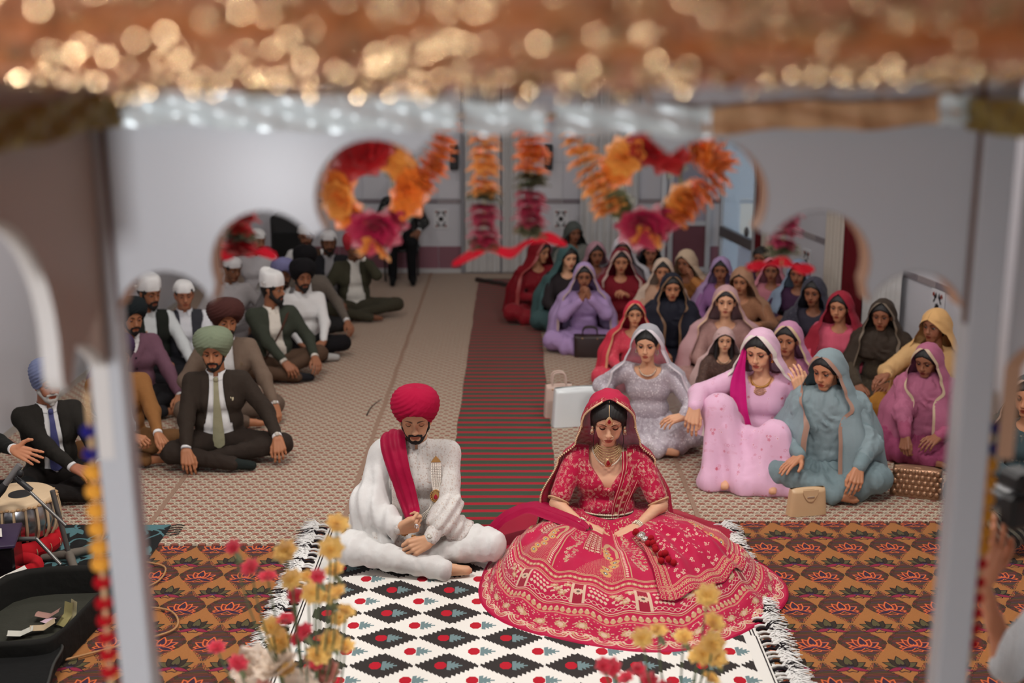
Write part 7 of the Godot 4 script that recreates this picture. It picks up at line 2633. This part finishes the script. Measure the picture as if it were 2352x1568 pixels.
	man(Vector2(-2.74, -10.2), 0.85, 20.0, 2.0, rgb(166, 110, 82), "cap", wht, -1.0, {"jacket": rgb(52, 52, 58), "vest": true, "open": 0.05, "shirt": rgb(206, 206, 210), "trousers": rgb(30, 30, 32)}, "clean-shaven man in a white kerchief and charcoal waistcoat over a white shirt", {"pitch": 10.0, "wr": Vector3(0.2, 0.16, 0.36)})
	man(Vector2(-2.89, -9.2), 0.91, 34.0, 6.0, t1, "turban", rgb(24, 30, 32), 0.004, {"jacket": rgb(112, 78, 92), "shirt": wht, "trousers": rgb(30, 28, 30), "closed": true, "buttons": black}, "man in a dark turban and mauve jacket, half hidden by the left post", {"under": rgb(206, 130, 130), "wr": Vector3(0.26, 0.14, 0.34), "hd_r": Vector3(-0.3, -0.4, 0.7)})
	man(Vector2(-2.66, -8.12), 0.88, 26.0, 10.0, t1, "turban", rgb(60, 40, 70), 0.006, {"jacket": rgb(142, 96, 54), "shirt": wht, "trousers": rgb(120, 84, 52)}, "man in an ochre jacket behind the left post, only hand and sleeve showing", {"tr": Vector3(-2.33, 0.24, -7.84), "tl": Vector3(-2.40, 0.15, -7.72), "whd_r": Vector3(0.5, -0.4, 0.5), "whd_l": Vector3(0.8, -0.1, 0.3), "hands": ["clasp", "clasp"], "bangles": [[1, rgb(226, 206, 176), 1]]})
	man(Vector2(-2.88, -7.42), 0.885, 34.0, 8.0, rgb(164, 106, 80), "turban", rgb(116, 124, 156), 0.007, {"jacket": rgb(36, 33, 29), "shirt": rgb(210, 208, 206), "trousers": rgb(32, 28, 26), "tie": rgb(66, 68, 112), "tie_low": 0.18, "open": 0.07}, "white-bearded older man in a dark suit and blue tie at the left edge", {"beard_col": rgb(170, 166, 160), "tw": 0.92, "fine": 0.004, "tr": Vector3(-2.50, 0.26, -7.20), "tl": Vector3(-2.60, 0.22, -7.12), "whd_r": Vector3(0.3, -0.4, 0.6), "whd_l": Vector3(0.8, -0.2, 0.3), "hands": ["clasp", "relax"], "watch": 0})
	man(Vector2(-3.26, -6.95), 0.90, 58.0, 10.0, rgb(196, 134, 100), "turban", rgb(40, 40, 46), 0.008, {"jacket": rgb(28, 29, 26), "shirt": wht, "trousers": rgb(24, 24, 24), "closed": true}, "drummer in black at the left edge, only his outstretched open hand in view", {"tr": Vector3(-2.80, 0.50, -6.72), "whd_r": Vector3(0.95, -0.30, 0.2), "wback_r": Vector3(-0.15, -0.35, -1.0), "hands": ["open", "relax"], "fine": 0.004, "pr": Vector3(0.3, -1, 0)})
	man(Vector2(-2.10, -11.25), 0.86, 16.0, 0.0, t3, "turban", rgb(116, 114, 152), 0.004, {"jacket": rgb(104, 100, 100), "shirt": wht, "trousers": black}, "man in a lavender turban, nearly hidden behind the peaked white kerchief")
	# person in a patterned coat on a chair by the back wall
	var tw := printed(tex_spots(rgb(24, 24, 26), [rgb(120, 122, 116), rgb(70, 72, 68), rgb(40, 40, 42)], 120, 5, 12, 91), 0.8, 3.0)
	man(Vector2(-1.32, -14.72), 0.885, 6.0, 0.0, t3, "none", black, -1.0, {"jacket": black, "jacket_mat": tw, "shirt": rgb(180, 180, 180), "trousers": rgb(18, 18, 20), "closed": true, "socks": rgb(16, 16, 16)}, "person in a black and grey flowered coat on a chair by the back wall", {"pose": "chair", "hair": "short", "wr": Vector3(0.2, 0.62, 0.3), "wl": Vector3(-0.2, 0.62, 0.3)})
	var ch := thing("chair", "dark metal chair under the person in the flowered coat by the back wall", "chair", Vector3(-1.32, 0, -14.76))
	var cg := Geo.new()
	cg.box(Vector3(0.42, 0.035, 0.40), xf(Vector3(0, 0.375, 0.05)), 0.01)
	obj("seat", cg, plain(rgb(40, 38, 38), 0.6), ch)
	for sx in [-1.0, 1.0]:
		obj("leg", Geo.new().tube([Vector3(sx * 0.18, 0, 0.22), Vector3(sx * 0.18, 0.36, 0.22)], 0.012), plain(rgb(60, 58, 58), 0.4, 0.6), ch)
		obj("leg", Geo.new().tube([Vector3(sx * 0.18, 0, -0.16), Vector3(sx * 0.18, 0.80, -0.2)], 0.012), plain(rgb(60, 58, 58), 0.4, 0.6), ch)
	cg = Geo.new()
	cg.box(Vector3(0.38, 0.26, 0.025), xf(Vector3(0, 0.66, -0.2)), 0.01)
	obj("backrest", cg, plain(rgb(40, 38, 38), 0.6), ch)
	# ---- women, front row
	var fair := rgb(222, 168, 132)
	var med := rgb(190, 132, 98)
	var dusk := rgb(150, 98, 72)
	var glit := plain(rgb(196, 186, 190), 0.5, 0.1).duplicate()
	glit.albedo_color = Color.WHITE
	glit.albedo_texture = tex_spots(rgb(186, 176, 184), [rgb(255, 252, 252), rgb(150, 140, 148), rgb(236, 230, 234)], 520, 2, 5, 71)
	glit.uv1_triplanar = true
	glit.uv1_scale = Vector3.ONE * 2.6
	n = lady(Vector2(0.97, -8.42), 0.865, -10.0, -6.0, fair, {"col": rgb(206, 205, 212), "alpha": 0.62, "hem": 0.06, "open": 62.0, "close": 58.0, "seed": 1.0, "border": rgb(216, 206, 210), "bw": 0.03, "big": 1.05, "wide": 1.08}, {"mat": glit, "folds": 0.006, "neck": 0.09, "necklace": rgb(222, 210, 190)},
		"woman in silver sequins and a sheer grey tulle veil, hand on the white bag", {"fine": 0.003, "cell": 0.010, "lid": 0.25, "earring": rgb(220, 212, 200), "tl": Vector3(0.70, 0.35, -8.36), "whd_l": Vector3(-0.2, -0.8, 0.5), "wback_l": Vector3(-0.2, 0.5, 1), "tr": Vector3(1.16, 0.30, -8.06), "whd_r": Vector3(-0.95, -0.15, 0.3), "hands": ["relax", "drop"], "bangles": [[0, rgb(206, 150, 76), 2], [0, rgb(120, 16, 30), 1], [1, rgb(206, 150, 76), 2], [1, rgb(120, 16, 30), 2]], "lean": Vector2(-0.02, 0.03)})
	var pk := printed(tex_spots(rgb(226, 180, 206), [rgb(206, 130, 160), rgb(236, 206, 220), rgb(196, 60, 80)], 26, 5, 9, 73), 0.6, 3.0, 0.4)
	n = lady(Vector2(1.64, -7.92), 0.955, -16.0, -14.0, fair, {"col": rgb(226, 184, 206), "hem": 0.20, "open": 60.0, "close": 62.0, "seed": 2.0, "border": rgb(232, 220, 210), "bw": 0.03, "wide": 1.05}, {"col": rgb(222, 172, 202), "folds": 0.003, "mat": pk, "necklace": rgb(206, 160, 90), "drops": true, "neck": 0.075},
		"woman in pale pink with a gold necklace, knees raised, hand at her ear", {"fine": 0.003, "cell": 0.010, "pose": "knees", "lid": 0.6, "pitch": 14.0, "gaze": Vector2(-0.3, -0.3), "tikka": rgb(226, 196, 140), "earring": rgb(206, 160, 90), "tr": Vector3(1.845, 0.575, -7.66), "whd_r": Vector3(-0.25, 1.0, -0.1), "wback_r": Vector3(0.2, 0.1, 1.0), "tl": Vector3(1.16, 0.50, -7.60), "whd_l": Vector3(-0.25, -0.9, 0.35), "wback_l": Vector3(-0.3, 0.3, 1), "hands": ["relax", "drop"], "bangles": [[0, rgb(206, 156, 80), 4], [1, rgb(206, 156, 80), 4]], "knee_l": Vector3(-0.22, 0.44, 0.30), "knee_r": Vector3(0.12, 0.32, 0.38), "pl": Vector3(-0.9, -0.2, -0.1)})
	var J := skeleton({"lean": Vector2.ZERO})
	var g := Geo.new()
	g.grid(8, 30, func(u, s):
		var p := bez([Vector3(-0.10, 0.80, 0.06), Vector3(-0.115, 0.70, 0.09), Vector3(-0.13, 0.56, 0.11), Vector3(-0.11, 0.40, 0.15), Vector3(-0.06, 0.27, 0.20)], 8)
		return (p[int(round(s * 32))] as Vector3) + Vector3((u - 0.5) * lerpf(0.03, 0.10, ss(0.1, 0.6, s)), 0, 0.006 * sin(u * 7)))
	obj("magenta_lining", g, cloth(rgb(198, 24, 116), 0.4, 0.55), n)
	var blu := rgb(132, 148, 152)
	lady(Vector2(2.0, -7.56), 0.90, -20.0, -24.0, med, {"col": blu, "hem": 0.16, "open": 64.0, "close": 16.0, "set": 40.0, "seed": 3.0, "wide": 1.02, "border": rgb(168, 130, 112), "bw": 0.026}, {"col": rgb(120, 138, 142), "folds": 0.006}, "woman wrapped in a blue-grey sari with beaded edging, behind the beige clutch",
		{"fine": 0.003, "cell": 0.010, "bindi": true, "lid": 0.5, "gaze": Vector2(-0.4, -0.2), "pitch": 10.0, "shawl": {"col": blu, "hem": 0.17, "slope": 0.2}, "knee_l": Vector3(-0.25, 0.14, 0.27), "tl": Vector3(1.78, 0.27, -7.32), "whd_l": Vector3(-0.75, -0.35, 0.5), "tr": Vector3(2.10, 0.24, -7.17), "whd_r": Vector3(-0.25, -0.7, 0.6), "wback_r": Vector3(0.1, 0.6, 1), "hands": ["drop", "flat"]})
	g = Geo.new()
	var mau := rgb(170, 98, 124)
	lady(Vector2(2.82, -8.15), 0.80, -26.0, -16.0, dusk, {"col": mau, "hem": 0.18, "open": 56.0, "close": 14.0, "seed": 4.0, "border": rgb(196, 170, 140), "bw": 0.024}, {"col": rgb(160, 80, 108), "low": rgb(146, 66, 98)}, "woman in a mauve veil with gold scalloped edge, looking down, next to the right post",
		{"fine": 0.0036, "cell": 0.011, "lid": 0.6, "pitch": 14.0, "bindi": true, "shawl": {"col": mau, "hem": 0.16, "slope": -0.2}, "tl": Vector3(2.60, 0.22, -7.86), "whd_l": Vector3(-0.2, -0.8, 0.5), "wl": V3, "hands": ["relax", "clasp"], "bangles": [[0, GOLD, 1]], "h": 0.80})
	lady(Vector2(3.12, -8.92), 0.865, -30.0, -22.0, dusk, {"col": rgb(216, 170, 112), "hem": 0.2, "open": 74.0, "close": 55.0, "set": 66.0, "seed": 5.0}, {"col": rgb(206, 166, 114), "low": rgb(176, 122, 52)}, "woman in a cream-orange veil pushed back, against the wall by the right post", {"fine": 0.004, "tl": Vector3(2.72, 0.42, -8.72), "whd_l": Vector3(-0.9, -0.3, 0.3), "hands": ["relax", "drop"], "pitch": 4.0})
	lady(Vector2(2.87, -9.42), 0.84, -24.0, -4.0, dusk, {"col": rgb(60, 50, 42), "hem": 0.28, "open": 56.0, "close": 34.0, "seed": 6.0, "border": rgb(120, 106, 90), "bw": 0.02}, {"mat": printed(tex_spots(rgb(72, 62, 50), [rgb(96, 86, 70), rgb(50, 42, 36)], 140, 4, 8, 75), 0.85, 4.0)}, "woman in a dark olive-brown veil and patterned dress, right of the crimson veil", {"shawl": {"col": rgb(56, 46, 38), "hem": 0.40, "slope": 0.1}})
	lady(Vector2(2.62, -9.72), 0.84, -24.0, -8.0, med, {"col": rgb(150, 38, 54), "hem": 0.24, "open": 56.0, "close": 32.0, "seed": 7.0}, {"col": rgb(206, 90, 112), "low": rgb(120, 54, 48)}, "woman in a plain crimson veil over a rose dress, before the dark red curtain", {"pitch": 5.0})
	lady(Vector2(2.56, -10.35), 0.84, -20.0, -10.0, dusk, {"mat": printed(tex_spots(rgb(58, 57, 68), [rgb(110, 108, 116), rgb(48, 46, 58)], 40, 4, 8, 76), 0.8), "col": black, "hem": 0.10, "open": 54.0, "close": 12.0, "seed": 8.0, "wide": 1.05}, {"col": rgb(54, 50, 62)}, "woman in a charcoal veil with pale sprigs, left of the crimson veil", {"hands": ["relax", "relax"]})
	lady(Vector2(1.97, -8.62), 0.84, -18.0, -10.0, med, {"col": rgb(190, 134, 164), "hem": 0.14, "open": 60.0, "close": 40.0, "seed": 9.0, "border": rgb(206, 180, 140)}, {"col": rgb(170, 110, 140)}, "woman in a rose-mauve veil mostly hidden behind the one in pale pink")
	lady(Vector2(1.72, -9.82), 0.865, -8.0, -2.0, fair, {"col": rgb(186, 148, 150), "hem": 0.06, "open": 60.0, "close": 48.0, "set": 42.0, "seed": 10.0, "border": rgb(206, 170, 140), "bw": 0.02, "wide": 1.12}, {"col": rgb(150, 110, 100), "mat": printed(tex_spots(rgb(160, 122, 116), [rgb(196, 160, 146), rgb(120, 86, 80)], 120, 3, 7, 78), 0.7, 4.0), "neck": 0.08}, "young woman in a wide dusty pink veil, sitting tall behind the girl", {"fine": 0.004, "lid": 0.25, "pitch": 2.0})
	lady(Vector2(1.61, -9.2), 0.66, -6.0, 2.0, fair, {"col": rgb(196, 164, 160), "hem": 0.2, "open": 78.0, "close": 70.0, "set": 56.0, "seed": 11.0}, {"mat": printed(tex_spots(rgb(78, 56, 48), [rgb(150, 116, 100), rgb(54, 38, 34), rgb(120, 86, 76)], 240, 3, 6, 79), 0.5, 5.0), "neck": 0.08, "necklace": rgb(206, 180, 150)}, "small girl with long dark hair in a brown sequinned dress", {"kind": "girl", "hair": "long", "fine": 0.004, "lid": 0.3, "pitch": 0.0})
	lady(Vector2(1.0, -9.95), 0.715, -6.0, 4.0, rgb(206, 148, 112), {"col": rgb(206, 54, 74), "hem": 0.02, "open": 54.0, "close": 44.0, "seed": 12.0, "border": rgb(206, 150, 110), "bw": 0.022, "wide": 1.1}, {"mat": printed(tex_spots(rgb(206, 66, 84), [rgb(226, 120, 120), rgb(180, 44, 66)], 90, 5, 10, 80), 0.7, 3.0), "neck": 0.085}, "child in a coral red veil with a forehead ornament, behind the silver tulle", {"kind": "girl", "tikka": GOLD, "fine": 0.004, "lid": 0.3, "pitch": 4.0})
	# ---- women, rows behind
	lady(Vector2(0.66, -11.22), 0.815, 2.0, -4.0, dusk, {"col": rgb(172, 146, 188), "hem": 0.04, "open": 52.0, "close": 46.0, "seed": 13.0, "border": rgb(186, 160, 150), "bw": 0.02, "wide": 1.05}, {"col": rgb(168, 140, 184)}, "woman in a lavender veil with hands folded under her chin, behind the brown handbag", {"tr": Vector3(0.70, 0.52, -10.98), "tl": Vector3(0.62, 0.50, -10.98), "whd_r": Vector3(-0.3, 0.9, -0.1), "whd_l": Vector3(0.3, 0.9, -0.1), "hands": ["clasp", "clasp"], "bangles": [[1, GOLD, 2]], "pr": Vector3(0.7, -0.9, 0.4), "pl": Vector3(-0.7, -0.9, 0.4)})
	lady(Vector2(1.38, -10.6), 0.83, -2.0, 2.0, med, {"col": rgb(34, 35, 46), "hem": 0.16, "open": 56.0, "close": 10.0, "seed": 14.0, "border": rgb(120, 90, 64), "bw": 0.022, "wide": 1.06}, {"col": rgb(30, 31, 42)}, "woman in a dark navy veil edged in bronze, behind the silver tulle and coral child", {"wr": Vector3(0.16, 0.26, 0.30), "shawl": {"col": rgb(32, 33, 44), "hem": 0.2, "slope": 0.0}})
	lady(Vector2(1.05, -11.9), 0.84, 0.0, 0.0, med, {"col": rgb(122, 30, 44), "hem": 0.2, "open": 56.0, "close": 44.0, "seed": 15.0, "border": rgb(190, 160, 150), "bw": 0.03}, {"col": rgb(124, 26, 38)}, "woman in a maroon veil and dress with a pale border, behind the lavender veil", {"tr": Vector3(1.10, 0.42, -11.62), "hands": ["clasp", "clasp"]})
	lady(Vector2(0.84, -12.42), 0.82, 4.0, 4.0, dusk, {"col": rgb(170, 130, 140), "hem": 0.14, "open": 56.0, "close": 40.0, "seed": 16.0}, {"col": rgb(150, 100, 104)}, "woman in a dusty rose veil in the back row, between teal and white veils")
	lady(Vector2(1.12, -12.55), 0.845, -4.0, 2.0, dusk, {"col": rgb(206, 204, 210), "hem": 0.06, "open": 56.0, "close": 60.0, "seed": 17.0, "wide": 1.2}, {"col": rgb(120, 110, 116)}, "woman in a white veil in the back row, behind the maroon veil")
	lady(Vector2(0.54, -12.1), 0.84, 8.0, 14.0, fair, {"col": rgb(66, 94, 94), "hem": 0.05, "open": 58.0, "close": 54.0, "seed": 18.0}, {"col": rgb(44, 38, 40), "low": rgb(60, 84, 84)}, "woman in a teal green veil, next to the dark red one at the aisle")
	lady(Vector2(0.26, -12.45), 0.84, 12.0, 40.0, med, {"col": rgb(120, 14, 26), "hem": 0.08, "open": 58.0, "close": 44.0, "seed": 19.0, "border": rgb(150, 60, 56), "bw": 0.03}, {"mat": printed(tex_spots(rgb(126, 14, 28), [rgb(160, 70, 60), rgb(100, 10, 22)], 60, 4, 8, 82), 0.6, 4.0)}, "woman in dark red brocade and veil at the aisle, leftmost of the women", {"wr": Vector3(0.12, 0.30, 0.26), "wl": Vector3(-0.08, 0.30, 0.26)})
	lady(Vector2(0.68, -13.9), 0.82, 0.0, 20.0, dusk, {"col": rgb(80, 84, 80), "hem": 0.2, "open": 72.0, "close": 60.0, "set": 62.0, "seed": 20.0}, {"col": rgb(120, 122, 116)}, "dark-haired woman in grey-green alone at the very back, by the wall tile", {"hair": "long"})
	lady(Vector2(1.42, -11.55), 0.80, -6.0, -2.0, med, {"col": rgb(206, 182, 162), "hem": 0.16, "open": 58.0, "close": 46.0, "seed": 21.0}, {"col": rgb(196, 156, 130)}, "woman in a cream veil, between the maroon and tan-orange women")
	lady(Vector2(1.70, -11.92), 0.82, -14.0, -24.0, dusk, {"col": rgb(196, 172, 146), "hem": 0.3, "open": 66.0, "close": 60.0, "set": 54.0, "seed": 22.0}, {"col": rgb(176, 118, 66)}, "woman in a tan-orange dress with a hand at her mouth, before the glazed screen", {"tr": Vector3(1.72, 0.56, -11.70), "whd_r": Vector3(-0.3, 0.9, 0.0), "hands": ["clasp", "relax"]})
	lady(Vector2(1.98, -11.62), 0.80, -10.0, -6.0, dusk, {"col": rgb(166, 140, 178), "hem": 0.06, "open": 54.0, "close": 44.0, "seed": 23.0}, {"col": rgb(146, 100, 150), "low": rgb(110, 76, 120)}, "woman in a pale violet veil in front of the daylight door")
	lady(Vector2(2.05, -10.9), 0.83, -14.0, -12.0, med, {"col": rgb(166, 126, 100), "hem": 0.2, "open": 66.0, "close": 54.0, "set": 54.0, "seed": 24.0}, {"mat": printed(tex_spots(rgb(150, 104, 76), [rgb(186, 140, 104), rgb(116, 76, 56)], 120, 3, 6, 84), 0.7, 4.0)}, "woman in a tan net veil and copper dress, right of the dusty pink veil", {"tr": Vector3(2.16, 0.36, -10.6)})
	lady(Vector2(2.48, -12.2), 0.80, -12.0, -18.0, dusk, {}, {"col": rgb(60, 36, 60)}, "bare-headed dark-haired woman in plum at the right wall by the red curtain", {"h": 0.80})
	lady(Vector2(2.46, -11.62), 0.80, -14.0, -4.0, dusk, {"col": rgb(206, 134, 146), "hem": 0.12, "open": 54.0, "close": 40.0, "seed": 26.0}, {"col": rgb(196, 124, 136)}, "woman in a salmon pink veil under the magenta garland")
	lady(Vector2(2.64, -11.3), 0.83, -18.0, -6.0, dusk, {"col": rgb(134, 150, 170), "hem": 0.2, "open": 54.0, "close": 36.0, "seed": 27.0}, {"col": rgb(66, 40, 66)}, "woman in a light steel-blue veil and plum dress at the right wall", {"wl": Vector3(-0.16, 0.34, 0.26)})
	lady(Vector2(1.42, -12.65), 0.80, -4.0, 0.0, dusk, {"col": rgb(26, 26, 32), "hem": 0.1, "open": 56.0, "close": 40.0, "seed": 28.0}, {"col": rgb(28, 28, 36)}, "woman in a black veil in the back row below the orange flowers")
	lady(Vector2(3.06, -7.08), 0.86, -30.0, -10.0, med, {"col": rgb(60, 76, 80), "hem": 0.12, "open": 58.0, "close": 40.0, "seed": 29.0, "border": rgb(166, 140, 124)}, {"mat": printed(tex_spots(rgb(58, 74, 78), [rgb(150, 140, 126), rgb(50, 64, 68), rgb(120, 110, 100)], 36, 4, 8, 86), 0.7, 3.0)}, "woman in an embroidered dark teal dress at the far right, behind the striped cushion", {"tl": Vector3(2.90, 0.30, -6.82), "bangles": [[1, GOLD, 1]], "fine": 0.004})
	# ---- the second photographer, of whom one arm with a camera shows
	var cp := man(Vector2(1.57, -2.96), 0.885, 178.0, 0.0, rgb(196, 130, 96), "none", black, -1.0, {"shirt": rgb(206, 210, 212), "shirt_mat": printed(tex_checks(rgb(210, 214, 216), rgb(150, 156, 162)), 0.85, 14.0), "sleeve": 0.0, "trousers": rgb(40, 40, 48)}, "photographer at the lower right edge, only a raised bare forearm and hand showing",
		{"pose": "stand", "hair": "short", "fine": 0.0036, "tr": Vector3(1.268, 1.335, -3.12), "whd_r": Vector3(0.10, 1.0, -0.10), "wback_r": Vector3(-0.25, 0.1, 1.0), "pr": V3, "wpr": Vector3(0.1, -1.0, -0.05), "hands": ["relax", "relax"], "h": 0.885})
	var cam := thing("handheld_camera", "black camera held up by the raised hand at the right edge", "camera", Vector3(1.385, 1.52, -3.17), 0.35)
	obj("camera_body", Geo.new().box(Vector3(0.13, 0.095, 0.06), xf(V3), 0.012), plain(rgb(18, 18, 19), 0.5), cam)
	obj("flash", Geo.new().box(Vector3(0.075, 0.05, 0.09), xf(Vector3(-0.02, 0.085, -0.01)), 0.012), plain(rgb(22, 22, 23), 0.5), cam)
	obj("camera_lens", Geo.new().tube([Vector3(0.01, -0.005, -0.02), Vector3(0.01, -0.005, -0.15)], 0.036, 20), plain(rgb(16, 16, 17), 0.4), cam)
	obj("dial", Geo.new().tube([Vector3(0.05, 0.045, 0), Vector3(0.05, 0.058, 0)], 0.012, 14), plain(rgb(150, 150, 152), 0.35, 0.7), cam)
